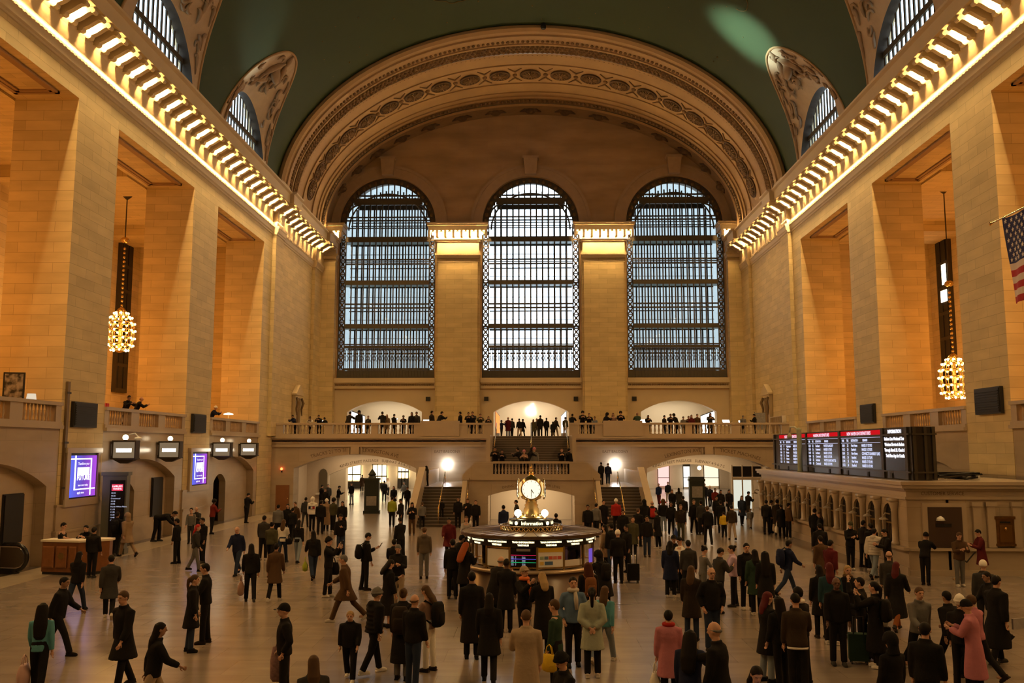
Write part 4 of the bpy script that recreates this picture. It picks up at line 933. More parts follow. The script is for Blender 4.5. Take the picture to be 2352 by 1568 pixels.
# ================================================================== ticket office
to = empty('ticket_office', (0, 0, 0), 0, 'long low stone ticket office with a row of arched windows along the right wall', 'ticket office')
X0, Y0, Y1, ZT = 13.5, 33.5, 54.2, 3.3
b = MB(); nb = 12; bw_ = (Y1 - Y0 - 1.2) / nb
b.archwall('y', X0, X0 + .35, Y0, Y1, 0, 2.75, [(Y0 + .9 + (k + .5) * bw_, .56, .98, 2.0, .45) for k in range(nb)], 10)
b.box(X0 + .35, W, Y1 - .3, Y1, 0, 2.75); b.box(X0 + .35, W, Y0, Y0 + .35, 0, 2.75); b.box(X0 + 1.4, X0 + 1.5, Y0, Y1, 0, 2.75)
b.build('wall', 'marble', to)
b = MB()
for d, z0, z1 in ((.06, 2.68, 2.78), (.0, 2.78, 3.0), (.1, 3.0, 3.08), (.22, 3.08, 3.2), (.28, 3.2, 3.32)): b.box(X0 - d, W, Y0 - d, Y1 + d, z0, z1)
b.box(X0 - .2, X0, Y0 - .1, Y1, .88, 1.0); b.box(X0 - .08, X0, Y0 - .06, Y1, 0, .3); b.box(X0, W, Y0 - .14, Y0, .88, .98); b.box(X0, W, Y0 - .08, Y0, 0, .2)
b.build('cornice_and_ledges', 'marble_p', to)
cp = None; wp = None
for k in range(nb + 1):
    loc = (X0 - .1, Y0 + .9 + k * bw_, 1.0)
    if cp is None:
        q = MB(); q.lathe([(.17, 0), (.17, .08), (.12, .12), (.115, 1.2), (.13, 1.22), (.12, 1.28), (.2, 1.5), (.2, 1.56)], seg=10); q.box(-.2, .2, -.2, .2, 1.56, 1.68); cp = q.build('column', 'marble_p', to, True, loc=loc)
        q = MB(); q.tube([(-.16, 0, 1.1), (-.34, 0, 1.14), (-.4, 0, 1.05)], .03, 6); q.lathe([(.02, .12), (.16, .04), (.17, 0)], (-.4, 0, .9), 10); ch_ = q.build('hood_lamp', plain('pale_hood', (.4, .34, .26), .35, .3), cp, True)
    else: o = cp.copy(); link(o); o.location = loc; q = ch_.copy(); link(q); q.parent = o
for k in range(nb):
    loc = (X0 + .1, Y0 + .9 + (k + .5) * bw_, 0)
    if wp is None:
        q = MB(); q.box(0, .05, -.56, .56, .98, 2.45); wp = q.build('ticket_window', plain('dark_glazing', (.008, .006, .005), .5, spec=.2), to, loc=loc)
        q = MB()
        for u in range(6): q.box(-.03, 0, -.4 + u * .16, -.385 + u * .16, .98, 1.7)
        q.box(-.03, 0, -.46, .46, 1.7, 1.76); wg = q.build('grille', 'brass_dull', wp)
    else: o = wp.copy(); link(o); o.location = loc; q = wg.copy(); link(q); q.parent = o
# end face: shuttered service window and pilasters
b = MB(); b.box(14.02, 15.58, Y0 - .1, Y0, .95, 2.56); b.build('service_window_frame', 'marble_p', to)
b = MB(); b.box(14.2, 15.4, Y0 - .13, Y0 - .1, 1.0, 2.42); sv = b.build('shutter', plain('bronze_shutter', (.09, .06, .045), .35, .5), to)
b = MB(); b.box(14.45, 15.0, Y0 - .15, Y0 - .13, 1.72, 1.84); b.build('slot', 'black', sv)
b = MB(); b.lathe([(.16, 0), (.12, .1), (.02, .16)], (14.6, Y0 - .2, 1.95), 10); b.build('counter_lamp', 'white', sv, True)
b = MB()
for x in (15.95, 16.45, 17.35): b.box(x - .14, x + .14, Y0 - .12, Y0, 1.0, 2.45); b.box(x - .19, x + .19, Y0 - .16, Y0, 2.45, 2.6)
b.build('pilasters', 'marble_p', to)
text_mesh('inscription', 'CUSTOMER SERVICE', .17, 'ink', lambda x, y, z: (14.8 + x, Y0 - .012, 2.89 + y), to)
t = empty('bronze_letter_box', (16.9, Y0 - .02, 1.1), 0, 'ornate bronze letter box on the end of the ticket office', 'letter box')
b = MB(); b.box(-.32, .32, -.12, 0, 0, .95); b.box(-.36, .36, -.15, 0, .9, 1.0); b.box(-.35, .35, -.14, 0, -.04, .04); b.build('case', plain('old_bronze', (.22, .11, .03), .35, .8, var=.4, vscale=7), t)
b = MB(); b.box(-.22, .22, -.15, -.12, .1, .7); b.ball((0, -.15, .55), .07, 8, 6); b.build('door', plain('worn_bronze', (.32, .17, .05), .3, .85), t); b = MB(); b.box(-.18, .18, -.14, -.12, .76, .82); b.build('slot', 'black', t)
t = empty('metal_bollard', (14.75, 32.6, 0), 0, 'short brass post on the floor before the service window', 'post')
b = MB(); b.lathe([(.14, 0), (.14, .03), (.035, .05), (.035, .9), (.05, .93), (.02, .97)], seg=10); b.build('post', 'brass', t, True); b = MB(); b.tube([(.02, 0, .85), (.5, .3, .55), (1., .7, .85)], .025, 6); b.build('rope', 'dark', t, True)
# departure board on the roof
db = empty('departure_board', (0, 0, 0), 0, 'long black departure board with red headed train lists on the ticket office roof', 'departure board')
bx0, by0, by1, bz0, bz1 = 14.2, 34.5, 54.0, 3.34, 5.32
b = MB(); b.box(bx0, bx0 + .9, by0, by1, bz0, bz1); b.build('case', plain('board_case', (.03, .026, .022), .3, .2), db)
b = MB()
for z in (bz0 + .28, bz1 - .28): b.box(bx0 - .12, bx0 - .07, by0, by1, z - .03, z + .03); b.box(bx0, bx0 + .9, by0 - .12, by0 - .07, z - .03, z + .03)
for y in (by1 - .3, 47.45, 42.4, 37.25, 34.9): b.box(bx0 - .06, bx0, y - .12, y + .12, bz0, bz1)
for x in (bx0 + .1, bx0 + .5, bx0 + .8): b.box(x - .05, x + .05, by0 - .08, by0, bz0, bz1)
b.build('frame_bars', plain('board_bars', (.06, .052, .04), .4, .3), db)
b = MB()
for y in (53, 51, 49, 46.5, 44, 41.5, 39, 36.5): b.box(bx0 - .03, bx0, y - .1, y + .1, bz0, bz0 + .2)
b.build('feet', 'black', db)
def bt(body, size, mat, y, z, par, al='LEFT'): text_mesh('board_lettering', body, size, mat, lambda a, c, d: (bx0 - .035, y - a, z + c), par, al, bold=.008)
LST = [('HUDSON LINE DEPARTURES', 52.6, 47.65, ['10:22|17|Poughkeepsie|MAKES 9 STOPS', '10:25|19|Croton|MAKES 15 STOPS', '10:48|27|Harmon|YANKEES-E 153RD ST', '10:50|21|Croton|MAKES 15 STOPS', '11:22|17|Harmon|MAKES 9 STOPS', '11:25|19|Croton|MAKES 15 STOPS']),
       ('HARLEM LINE DEPARTURES', 47.25, 42.6, ['10:20|32|Southeast|WHITE PLAINS EXP', '10:24|26|Crestwood|MAKES 15 STOPS', '10:48|32|Southeast|MAKES 12 STOPS', '10:54|26|Crestwood|MAKES 15 STOPS', '11:20|32|Southeast|WHITE PLAINS SHUTTLE', '11:24|26|Crestwood|MAKES 15 STOPS']),
       ('NEW HAVEN LINE DEPARTURES', 42.2, 37.45, ['10:04|25|New Haven|MAKES 17 STOPS', '10:12|24|Stamford|MAKES 13 STOPS', '10:34|23|New Haven|CONNECTS DANBURY LINE', '10:42|24|Stamford|MAKES 13 STOPS', '11:04|25|New Haven|MAKES 17 STOPS', '11:12|24|Stamford|MAKES 13 STOPS'])]
for ttl, ya, yb, rows in LST:
    b = MB(); b.f([(bx0 - .02, yb, bz0 + .3), (bx0 - .02, ya, bz0 + .3), (bx0 - .02, ya, bz1 - .05), (bx0 - .02, yb, bz1 - .05)]); sc = b.build('screen', 'scr_black', db)
    b = MB(); b.f([(bx0 - .028, yb, bz1 - .3), (bx0 - .028, ya, bz1 - .3), (bx0 - .028, ya, bz1 - .06), (bx0 - .028, yb, bz1 - .06)]); b.build('red_header', 'scr_red', sc)
    b = MB()
    for z in (bz1 - .36, bz1 - .58): b.f([(bx0 - .03, yb, z), (bx0 - .03, ya, z), (bx0 - .03, ya, z + .015), (bx0 - .03, yb, z + .015)])
    b.build('rules', 'scr_text', sc)
    w_ = ya - yb; bt(ttl, .2, 'scr_pink', (ya + yb) / 2 + .1, bz1 - .18, sc, 'CENTER')
    for f_, s_ in ((.03, 'TIME'), (.16, 'TRK'), (.28, 'DESTINATION'), (.58, 'REMARKS')): bt(s_, .13, 'scr_text', ya - w_ * f_, bz1 - .47, sc)
    for k, r_ in enumerate(rows):
        for f_, s_ in zip((.03, .17, .28, .55), r_.split('|')): bt(s_, .16, 'scr_text', ya - w_ * f_, bz1 - .69 - k * .172, sc)
b = MB(); b.f([(bx0 - .02, 34.95, bz0 + .3), (bx0 - .02, 37.1, bz0 + .3), (bx0 - .02, 37.1, bz1 - .05), (bx0 - .02, 34.95, bz1 - .05)]); sc = b.build('screen', 'scr_black', db)
for k, (s_, sz) in enumerate((('INFORMATION', .19), ('Hudson Line Weekend Travel', .17), ('Weekend Service is Reduced', .17), ('Through March 23. Check the', .17), ('TrainTime App for Details.', .17))): bt(s_, sz, 'scr_white', 36.0, bz1 - .16 - k * .22 - (.06 if k else 0), sc, 'CENTER')
t = empty('board_camera_post', (13.85, 47.6, 3.32), 0, 'pale green post with a goose neck camera in front of the departure board', 'camera post')
b = MB(); b.lathe([(.16, 0), (.13, .1), (.13, 2.1), (.16, 2.2), (.02, 2.26)], seg=10); b.build('post', plain('pale_green_paint', (.32, .36, .24), .5), t, True)
b = MB(); b.tube([(0, 0, 2.1), (-.15, .25, 2.3), (-.25, .65, 2.3), (-.25, .85, 2.05)], .05, 8); b.lathe([(.03, 1.98), (.13, 1.8), (.14, 1.7), (.05, 1.66)], (-.25, .87, .05), 10); b.build('goose_neck', plain('pale_green_paint2', (.4, .4, .3), .5), t, True)
t = empty('roof_cables', (16.2, 35.4, 3.34), 0, 'heap of cables and boxes on the ticket office roof beside the board', 'cables')
rg = random.Random(5); b = MB()
for k in range(9): b.tube([(rg.uniform(-.9, .9), rg.uniform(-.5, .5), rg.uniform(.04, .25)) for j in range(5)], .04, 6)
b.build('cable', 'dark', t, True); b = MB(); b.box(.3, .8, -.2, .2, 0, .22); b.build('junction_box', 'white', t)
# flag on a horizontal pole
t = empty('flag', (15.6, 0, 0), 0, 'American flag hanging from a pole at the right edge', 'flag')
fy0, fh, fl_ = 29.75, 2.86, 5.2; zt_ = 12.05
blue, redm, whm = plain('flag_blue', (.02, .025, .11), .8), plain('flag_red', (.42, .02, .025), .8), plain('flag_white', (.68, .58, .52), .8)
def fp(u, v):                                   # u along the pole, v downwards, both 0..1
    return (.16 * sin(u * 16 + v * 2) * (.15 + v) + .05 * v, fy0 - u * fl_ - .12 * v, zt_ - v * fh - .06 * sin(u * 9))
b = MB(); nu = 40
for r in range(13):
    for c in range(nu):
        inb = r < 7 and c < nu * .4; P = [fp(c / nu, r / 13), fp((c + 1) / nu, r / 13), fp((c + 1) / nu, (r + 1) / 13), fp(c / nu, (r + 1) / 13)]
        b.f(P, 0 if inb else (1 if r % 2 == 0 else 2))
cl = b.build('cloth', [blue, redm, whm], t, False, fix=False); md_ = cl.modifiers.new('thickness', 'SOLIDIFY'); md_.thickness = .012
b = MB()
for r in range(9):
    for c in range(6 if r % 2 == 0 else 5):
        u, v = (.033 * (1 + 2 * c + (r % 2))) * 1.02, 7 / 13 * (r + .75) / 9.5
        o_ = Vector(fp(u, v)); P = []
        for k in range(10): q = (.085 if k % 2 == 0 else .035); P.append((o_.x - .03, o_.y - q * sin(PI * k / 5), o_.z + q * cos(PI * k / 5)))
        b.hull8(P, [(p[0] + .05, p[1], p[2]) for p in P])
b.build('stars', plain('star_white', (.75, .68, .65), .8), t)
b = MB(); b.tube([(0, fy0 + .75, zt_ + .02), (0, 22, zt_ + .02)], .03, 8); b.ball((0, fy0 + .78, zt_ + .02), .06, 8, 6); b.tube([(0, 24.6, zt_), (3.12, 24.6, zt_ - 1.)], .04, 6); b.build('pole', 'brass', t, True)
# projector on the crown of the arch
t = empty('arch_floodlight', (1.0, 65.4, 35.9), 0, 'tiny dark lamp fixture at the crown of the great arch', 'lamp')
b = MB(); b.lathe([(.16, 0), (.22, .15), (.2, .4)], seg=10); b.build('housing', 'black', t); b = MB(); b.box(-.03, .03, -.03, .25, .3, .5); b.build('bracket', 'dark', t)

t = empty('wall_conduit', (-18.8, 36.45, 2.3), 0, 'dark vertical metal conduit on the edge of the nearer left pier', 'conduit')
b = MB(); b.box(.01, .1, -.09, .09, 0, 4.9); b.build('cover', plain('brown_metal', (.2, .14, .08), .5, .4), t)
b = MB()
for z in (.6, 2.4, 4.4): b.box(.1, .12, -.16, .16, z, z + .08)
b.build('straps', 'bronze', t)
# ================================================================== information booth and clock
BY = 29.25
bo = empty('information_booth', (0, BY, 0), R(-1), 'round glass and brass information booth under the four-faced clock', 'booth')
b = MB(); b.lathe([(1.98, 0), (1.98, .1), (1.93, .14), (1.93, .8), (1.86, .84)], seg=48); b.build('drum', plain('booth_marble', (.2, .15, .125), .25, spec=.5, var=.1), bo, True)
b = MB(); b.lathe([(2.02, .84), (2.1, .86), (2.1, .92), (2.02, .95), (1.6, .95)], seg=48); b.build('counter', plain('counter_brass', (.42, .33, .22), .3, .5), bo, True)
NF = 15; RP = 1.96
def ang(k): return R(-90 + 3 - 21 + 24 * k - 0)      # facet boundary angles; facet 0 holds the screen
def pt(k, r=RP, d=0.): a = ang(k) + d; return (r * cos(a), r * sin(a))
for k in range(NF): x, y = pt(k); b = MB(); b.box(x - .03, x + .03, y - .03, y + .03, .95, 1.9, 0, ang(k), (x, y)); b.build('brass_post', 'brass_dull', bo)
b = MB(); b.lathe([(1.98, 1.0), (1.98, 1.04), (1.94, 1.04), (1.94, 1.0), (1.98, 1.0)], seg=NF * 3, cap=False); b.build('sill_rail', 'brass', bo)
b = MB()
for k in range(NF):
    (x0, y0), (x1, y1) = pt(k), pt(k + 1); b.f([(x0, y0, .97), (x1, y1, .97), (x1, y1, 1.62), (x0, y0, 1.62)])
b.build('glass_panes', 'cglass', bo)
b = MB(); b.lathe([(2.0, 1.62), (2.0, 1.84), (1.94, 1.84), (1.94, 1.62)], seg=NF * 3); b.build('fascia', 'black', bo)
b = MB(); b.lathe([(2.0, 1.83), (2.2, 1.86), (2.2, 1.93), (2.17, 1.95), (.98, 1.965), (.98, 1.9), (2.0, 1.83)], seg=60, cap=False); b.build('roof', plain('roof_panels', (.40, .34, .27), .22, spec=.6, var=.06), bo)
b = MB()
for k in range(NF * 2):
    a = ang(0) + 2 * PI * k / (NF * 2); b.hull8([(r * cos(a) - e_ * sin(a), r * sin(a) + e_ * cos(a), z) for r, e_, z in ((1.0, -.02, 1.94), (2.2, -.02, 1.935), (2.2, .02, 1.935), (1.0, .02, 1.94))], [(r * cos(a) - e_ * sin(a), r * sin(a) + e_ * cos(a), z) for r, e_, z in ((1.0, -.015, 1.985), (2.2, -.015, 1.965), (2.2, .015, 1.965), (1.0, .015, 1.985))])
b.lathe([(2.2, 1.85), (2.225, 1.86), (2.225, 1.945), (2.2, 1.955)], seg=60, cap=False); b.build('roof_ribs', plain('roof_ribs', (.10, .06, .035), .4, .4), bo)
b = MB(); n = 40
for k in range(n):
    a = 2 * PI * k / n; a2 = 2 * PI * (k + 1) / n
    b.tube([(.97 * cos(a), .97 * sin(a), 1.97), (.97 * cos(a2), .97 * sin(a2), 2.12)], .014, 4); b.tube([(.97 * cos(a2), .97 * sin(a2), 1.97), (.97 * cos(a), .97 * sin(a), 2.12)], .014, 4)
b.lathe([(.99, 1.96), (.99, 1.99), (.95, 1.99)], seg=40, cap=False); b.lathe([(.99, 2.1), (.99, 2.13), (.95, 2.13)], seg=40, cap=False); b.build('lattice_gallery', 'brass_dull', bo)
b = MB(); b.lathe([(.68, 1.96), (.68, 2.27), (.71, 2.28), (.71, 2.3), (.1, 2.31)], seg=40); b.build('sign_drum', plain('sign_drum_black', (.02, .016, .012), .35), bo, True)
def wrap(r, a0, zc): return lambda x, y, z: ((r + z) * cos(a0 + x / r), (r + z) * sin(a0 + x / r), zc + y)
for a0 in (-90, 0, 90, 180): text_mesh('lit_sign', 'Information', .15, 'lettering', wrap(.69, R(a0 + 3), 2.2), bo, bold=.004)
b = MB()
for a0 in (-90, 0, 90, 180):
    for d in (45,):
        a = R(a0 + 3 + d); p = Vector((.69 * cos(a), .69 * sin(a), 2.2)); b.lathe([(.06, -.01), (.06, .01)], (0, 0, 0), 10)
        for v in b.b.verts[-20:]:
            q = v.co.copy(); v.co = p + Vector((-sin(a), cos(a), 0)) * q.x + Vector((0, 0, 1)) * q.y + Vector((cos(a), sin(a), 0)) * q.z
b.build('lit_roundels', 'lettering', bo)
for k in range(NF):
    a = (ang(k) + ang(k + 1)) / 2
    if sin(a) < .35:
        text_mesh('fascia_lettering', 'TRAIN INFORMATION', .066, 'lettering', wrap(2.01, a, 1.76), bo, bold=.004); text_mesh('fascia_lettering', 'TIMETABLES', .062, 'lettering', wrap(2.01, a, 1.675), bo, bold=.004)
def facet(k, u, r=RP + .02):                        # point across facet k, u 0..1
    (x0, y0), (x1, y1) = pt(k, r), pt(k + 1, r); return x0 + (x1 - x0) * u, y0 + (y1 - y0) * u
def fpanel(name, k, u0, u1, z0, z1, mat, r=RP + .02, par=bo):
    b = MB(); p, q = facet(k, u0, r), facet(k, u1, r); p2, q2 = facet(k, u0, r - .02), facet(k, u1, r - .02)
    b.hull8([(*p, z0), (*q, z0), (*q2, z0), (*p2, z0)], [(*p, z1), (*q, z1), (*q2, z1), (*p2, z1)]); return b.build(name, mat, par)
fpanel('white_board', -1, .05, .95, .99, 1.54, plain('white_board', (.85, .83, .8), .4))
fpanel('board_rail', -1, .05, .95, 1.56, 1.61, 'brass')
sc = fpanel('train_screen', 0, .03, .97, .98, 1.6, 'scr_black')
fpanel('grey_heading', 0, .25, .75, 1.5, 1.57, plain('grey_heading', (.3, .3, .3), .5), RP + .03, sc)
for z, c in ((1.38, (.8, .02, .1)), (1.27, (.15, .1, .9)), (1.17, (.02, .45, .15))): fpanel('coloured_rule', 0, .05, .95, z, z + .012, emit('rule_glow', c, 1.), RP + .03, sc)
for z in (1.335, 1.3, 1.235, 1.2, 1.135, 1.1):
    for u, s_ in ((.06, '10:22'), (.2, '17'), (.45, 'Croton')):
        p0 = facet(0, u, RP + .035); p1 = facet(0, u + .1, RP + .035); d = Vector((p1[0] - p0[0], p1[1] - p0[1], 0)).normalized()
        text_mesh('screen_lettering', s_, .034, 'scr_text', lambda x, y, zz, p0=p0, d=d, z=z: (p0[0] + d.x * x, p0[1] + d.y * x, z + y), sc, 'LEFT')
po = fpanel('poster', 1, .03, .97, .98, 1.6, plain('poster_white', (.85, .83, .8), .5))
fpanel('yellow_band', 1, .03, .97, 1.47, 1.6, plain('poster_yellow', (.75, .5, .04), .5), RP + .03, po)
for k, c in enumerate(((.3, .4, .28), (.12, .2, .3), (.6, .12, .08), (.65, .2, .15), (.6, .12, .1))): fpanel('square_icon', 1, .1 + k * .165, .24 + k * .165, 1.26, 1.35, plain('icon_colour', c, .5), RP + .03, po)
fpanel('blue_bar', 1, .28, .58, 1.1, 1.2, plain('bar_blue', (.08, .16, .32), .5), RP + .03, po); fpanel('yellow_square', 1, .1, .24, 1.1, 1.2, plain('square_yellow', (.7, .5, .12), .5), RP + .03, po)
fpanel('white_notice', 2, .02, .78, .98, 1.22, plain('notice_white', (.65, .62, .58), .5))
ps = fpanel('purple_screen', 3, .55, .85, 1.0, 1.45, emit('small_purple', (.2, .1, .6), .8))
# interior: core, desk, lamps
b = MB(); b.lathe([(.5, 0), (.5, 1.85)], seg=20); b.build('core', plain('bronze_core', (.28, .19, .08), .35, .5), bo, True)
b = MB(); b.lathe([(1.5, .78), (1.86, .78), (1.86, .86), (1.5, .86), (1.5, .78)], seg=40, cap=False); b.build('inner_desk', 'cream', bo)
b = MB(); b.lathe([(.95, 0), (.95, 1.4), (.5, 1.42)], seg=24, cap=False)
for k in range(9): a = 2 * PI * k / 9 + .3; b.box(1.55 * cos(a) - .12, 1.55 * cos(a) + .12, 1.55 * sin(a) - .1, 1.55 * sin(a) + .1, .86, 1.0 + .06 * (k % 3))
b.build('inner_cabinets', 'cream', bo)
b = MB(); b.lathe([(1.52, .86), (1.52, 1.6), (1.56, 1.6), (1.56, .86)], seg=30, cap=False, a0=R(-12), a1=R(192))
for k in range(14): a = R(-5 + k * 14.5); b.box(1.42 * cos(a) - .1, 1.42 * cos(a) + .1, 1.42 * sin(a) - .06, 1.42 * sin(a) + .06, .86, 1.05 + .1 * (k % 4))
b.build('back_partition', plain('pale_yellow_paint', (.75, .62, .38), .6), bo)
b = MB(); b.lathe([(1.9, 1.835), (.5, 1.83)], seg=30, cap=False); b.build('inner_ceiling', 'cream', bo)
b = MB()
for k in range(6): a = 2 * PI * k / 6 + .4; b.ball((1.3 * cos(a), 1.3 * sin(a), 1.74), .06, 8, 5)
b.build('booth_lamps', emit('booth_lamp', (1., .8, .42), 260.), bo, True)
for a, lab in ((-62, 'slanted white monitor behind the left glass of the booth'),):
    t = empty('computer_monitor', (1.62 * cos(R(-128)), BY + 1.62 * sin(R(-128)), .86), R(-30), lab, 'monitor'); b = MB(); b.box(-.02, .02, -.2, .2, .1, .45); b.build('display', 'white', t); b = MB(); b.box(-.03, .03, -.08, .08, 0, .1); b.build('stand', 'dark', t)
for s, lab in ((-1, 'left'), (1, 'right')):
    t = empty('globe_lamp', (s * .42, BY - .3, 2.315), 0, 'dazzling white globe lamp %s of the clock on the booth roof' % lab, 'lamp')
    b = MB(); b.lathe([(.08, 0), (.03, .03), (.03, .08)], seg=8); b.build('stem', 'brass', t, True); b = MB(); b.ball((0, 0, .18), .11, 12, 8); b.build('globe', emit('globe_glow', (1., .86, .55), 40.), t, True)
# four-faced clock
ck = empty('four_faced_clock', (0, BY, 2.315), 0, 'brass clock with four glowing round faces on top of the information booth', 'clock')
b = MB(); b.lathe([(.38, 0), (.36, .06), (.26, .1), (.24, .3), (.2, .36), (.22, .42), (.17, .46), (.19, .52), (.16, .56)], seg=24); b.build('pedestal', plain('clock_pedestal', (.35, .26, .11), .3, .85), ck, True)
b = MB()
for k in range(8): a = 2 * PI * k / 8 + .2; b.ball((.3 * cos(a), .3 * sin(a), .1), .06, 6, 4)
b.build('cast_ornament', 'brass', ck, True)
b = MB(); zc = .92; b.lathe([(.16, .55), (.3, .62), (.37, .75), (.39, zc), (.37, 1.1), (.3, 1.2), (.22, 1.27), (.12, 1.32), (.07, 1.38), (.09, 1.42), (.05, 1.46)], seg=24); b.build('case', 'brass', ck, True)
b = MB(); b.ball((0, 0, 1.5), .06, 8, 6); b.lathe([(.03, 1.53), (.05, 1.57), (.01, 1.66)], seg=8); b.build('acorn_finial', 'brass', ck, True)
dl = None
for k in range(4):
    f = empty('face', (0, 0, zc), R(90 * k)); f.parent = ck
    b = MB(); b.lathe([(.29, -.38), (.33, -.38), (.33, -.42), (.29, -.42)], seg=28, cap=False)
    ring = b.build('bezel', 'brass', f, True); ring.rotation_euler = (R(-90), 0, 0)
    b = MB(); b.lathe([(.29, .40), (.27, .425), (.2, .44), (.1, .445), (.001, .446)], seg=28, cap=False); dq = b.build('dial', 'dial', f, True); dq.rotation_euler = (R(90), 0, 0)
    b = MB()
    for j in range(12): a = 2 * PI * j / 12; b.box(.25 * sin(a) - .006, .25 * sin(a) + .006, -.45, -.43, .25 * cos(a) - .025, .25 * cos(a) + .025)
    b.tube([(0, -.452, 0), (.0, -.452, -.22)], .009, 4); b.tube([(0, -.452, 0), (.07, -.452, -.12)], .012, 4); b.build('hands_and_marks', plain('clock_hands', (.05, .03, .015), .5), f)
# ================================================================== people
COL = dict(bk=(.011, .010, .010), nk=(.022, .016, .012), ch=(.035, .033, .032), nv=(.013, .017, .045), br=(.075, .042, .022), nb=(.035, .024, .015), tn=(.24, .16, .095), bg=(.34, .26, .18),
           gb=(.10, .078, .058), gy=(.13, .125, .12), lg=(.33, .31, .30), wh=(.72, .68, .62), wg=(.46, .42, .37), rd=(.36, .025, .02), mr=(.085, .012, .014), ol=(.06, .056, .03), gn=(.026, .05, .034), gg=(.30, .33, .27),
           lm=(.26, .30, .03), yl=(.62, .42, .03), bl=(.10, .16, .26), db=(.022, .032, .06), lb=(.20, .24, .29), tl=(.09, .27, .32), pk=(.42, .16, .2), pb=(.30, .19, .15), lc=(.45, .33, .47), rk=(.16, .02, .015), dt=(.02, .05, .065),
           ru=(.22, .07, .02), wn=(.16, .065, .025), dk=(.008, .006, .005), bd=(.33, .22, .10), rb=(.06, .016, .008), skin=(.42, .25, .17))
COL['or'] = (.26, .06, .015)
SK = dict(l=(.50, .29, .20), m=(.30, .17, .11), d=(.12, .06, .04))
_mc = {}
def cm(key, kind='cloth'):
    k = (key, kind)
    if k not in _mc:
        c = SK[key] if kind == 'skin' else COL[key]
        _mc[k] = plain('%s_%s' % (kind, key), c, {'skin': .55, 'hair': .65}.get(kind, .85), spec={'skin': .35, 'hair': .15}.get(kind, .12), var=.0 if kind == 'skin' else .14, vscale=5, bump=.25 if kind == 'cloth' else 0, bscale=9)
    return _mc[k]
M['eye'] = plain('eye_dark', (.03, .02, .016), .3); M['lip'] = plain('lip', (.30, .11, .09), .5)
V = Vector
# pose: torso lean, head pitch, legs (swing, knee) x2, arms (pitch, abduct, elbow, inward) left(-x) / right(+x)
POSES = dict(
    stand=(2, 4, (2, 3), (-3, 3), (2, 7, 12, 0), (4, 8, 16, 0)), pockets=(1, 2, (3, 4), (-4, 2), (-14, 20, 42, 25), (-12, 20, 44, 25)),
    phone=(5, 26, (3, 4), (-4, 5), (3, 7, 14, 0), (26, 10, 92, 28)), phone2=(6, 24, (2, 3), (-3, 3), (24, 9, 86, 34), (26, 9, 90, 34)),
    photo=(-2, -4, (4, 3), (-4, 3), (62, 12, 84, 30), (66, 12, 88, 30)), cross=(2, 4, (4, 3), (-3, 3), (24, 14, 92, 70), (30, 14, 88, 70)),
    walk=(6, 4, (27, 8), (-24, 22), (-24, 7, 18, 0), (26, 7, 34, 8)), walk2=(4, 5, (15, 4), (-14, 14), (12, 7, 20, 4), (-12, 8, 14, 0)),
    lean=(26, 4, (2, 3), (-6, 6), (52, 12, 62, 45), (54, 12, 60, 45)), bend=(84, 20, (6, 8), (-4, 8), (10, 6, 10, 0), (30, 8, 20, 10)),
    reach=(6, 10, (8, 4), (-6, 4), (4, 8, 14, 0), (52, 6, 26, 4)), point=(0, -8, (3, 3), (-3, 3), (18, 12, 80, 40), (88, 10, 88, -14)),
    armback=(2, 3, (2, 3), (-3, 3), (-22, 12, 30, 45), (-24, 12, 34, 45)))
SC_ = {}
def skel(pose):
    if pose in SC_: return SC_[pose]
    ln, hp, l0, l1, a0, a1 = POSES[pose]; K = {}
    t = V((0, sin(R(ln)), cos(R(ln)))); bf = V((0, cos(R(ln)), -sin(R(ln))))
    low = 0; legs = []
    for sx, (sw, kn) in ((-1, l0), (1, l1)):
        hip = V((sx * .088, 0, 0)); th = V((sx * .02, sin(R(sw)), -cos(R(sw)))); sh = V((sx * .01, sin(R(sw - kn)), -cos(R(sw - kn))))
        knee = hip + th * .43; ank = knee + sh * .41; legs.append([hip, knee, ank, sw - kn]); low = min(low, ank.z)
    hz = .085 - low; P = V((0, -.0, hz + .03))
    if pose == 'bend': P.y -= .18
    if pose == 'lean': P.y -= .16
    for L in legs:
        for j in range(3): L[j] = L[j] + V((0, P.y, hz))
    K['legs'] = legs; K['P'] = P; K['t'] = t; K['bf'] = bf
    K['neck'] = P + t * .53
    t2 = V((0, sin(R(ln * .6)), cos(R(ln * .6)))); K['head'] = K['neck'] + t2 * .155 + V((0, .02, 0)); K['hp'] = hp + ln * .25
    arms = []
    for sx, (pi_, ab, el, inw) in ((-1, a0), (1, a1)):
        S = P + t * .44 + V((sx * .172, 0, 0))
        def rx(v, a): return V((v.x, v.y * cos(a) + v.z * -sin(a) * -1 * -1, 0)) if 0 else V((v.x, v.y * cos(a) - v.z * sin(a), v.y * sin(a) + v.z * cos(a)))
        base = V((sx * sin(R(ab)), 0, -cos(R(ab)))); up = rx(base, R(pi_ + ln * (0.15 if pose in ('bend', 'lean') else .5)))
        fo = rx(V((sx * sin(R(ab * .4)), 0, -cos(R(ab * .4)))), R(pi_ + el + ln * .15)); 
        if pose == 'armback': fo = V((-sx * .75, -.28, -.6))
        else: fo = V((fo.x - sx * sin(R(inw)), fo.y, fo.z))
        fo.normalize(); E = S + up * .285; Wr = E + fo * .245; arms.append((S, E, Wr, fo, sx))
    K['arms'] = arms; SC_[pose] = K; return K
def rings(K, spec, seg=18, dy=0.):
    out = []
    for f, wx, wd, off in spec:                       # fraction along the spine, half width, half depth, forward offset
        c = K['P'] + K['t'] * f + K['bf'] * (off + dy); out.append([c + V((wx * cos(2 * PI * k / seg), 0, 0)) + K['bf'] * (wd * sin(2 * PI * k / seg)) for k in range(seg)])
    return out
_tmp = []
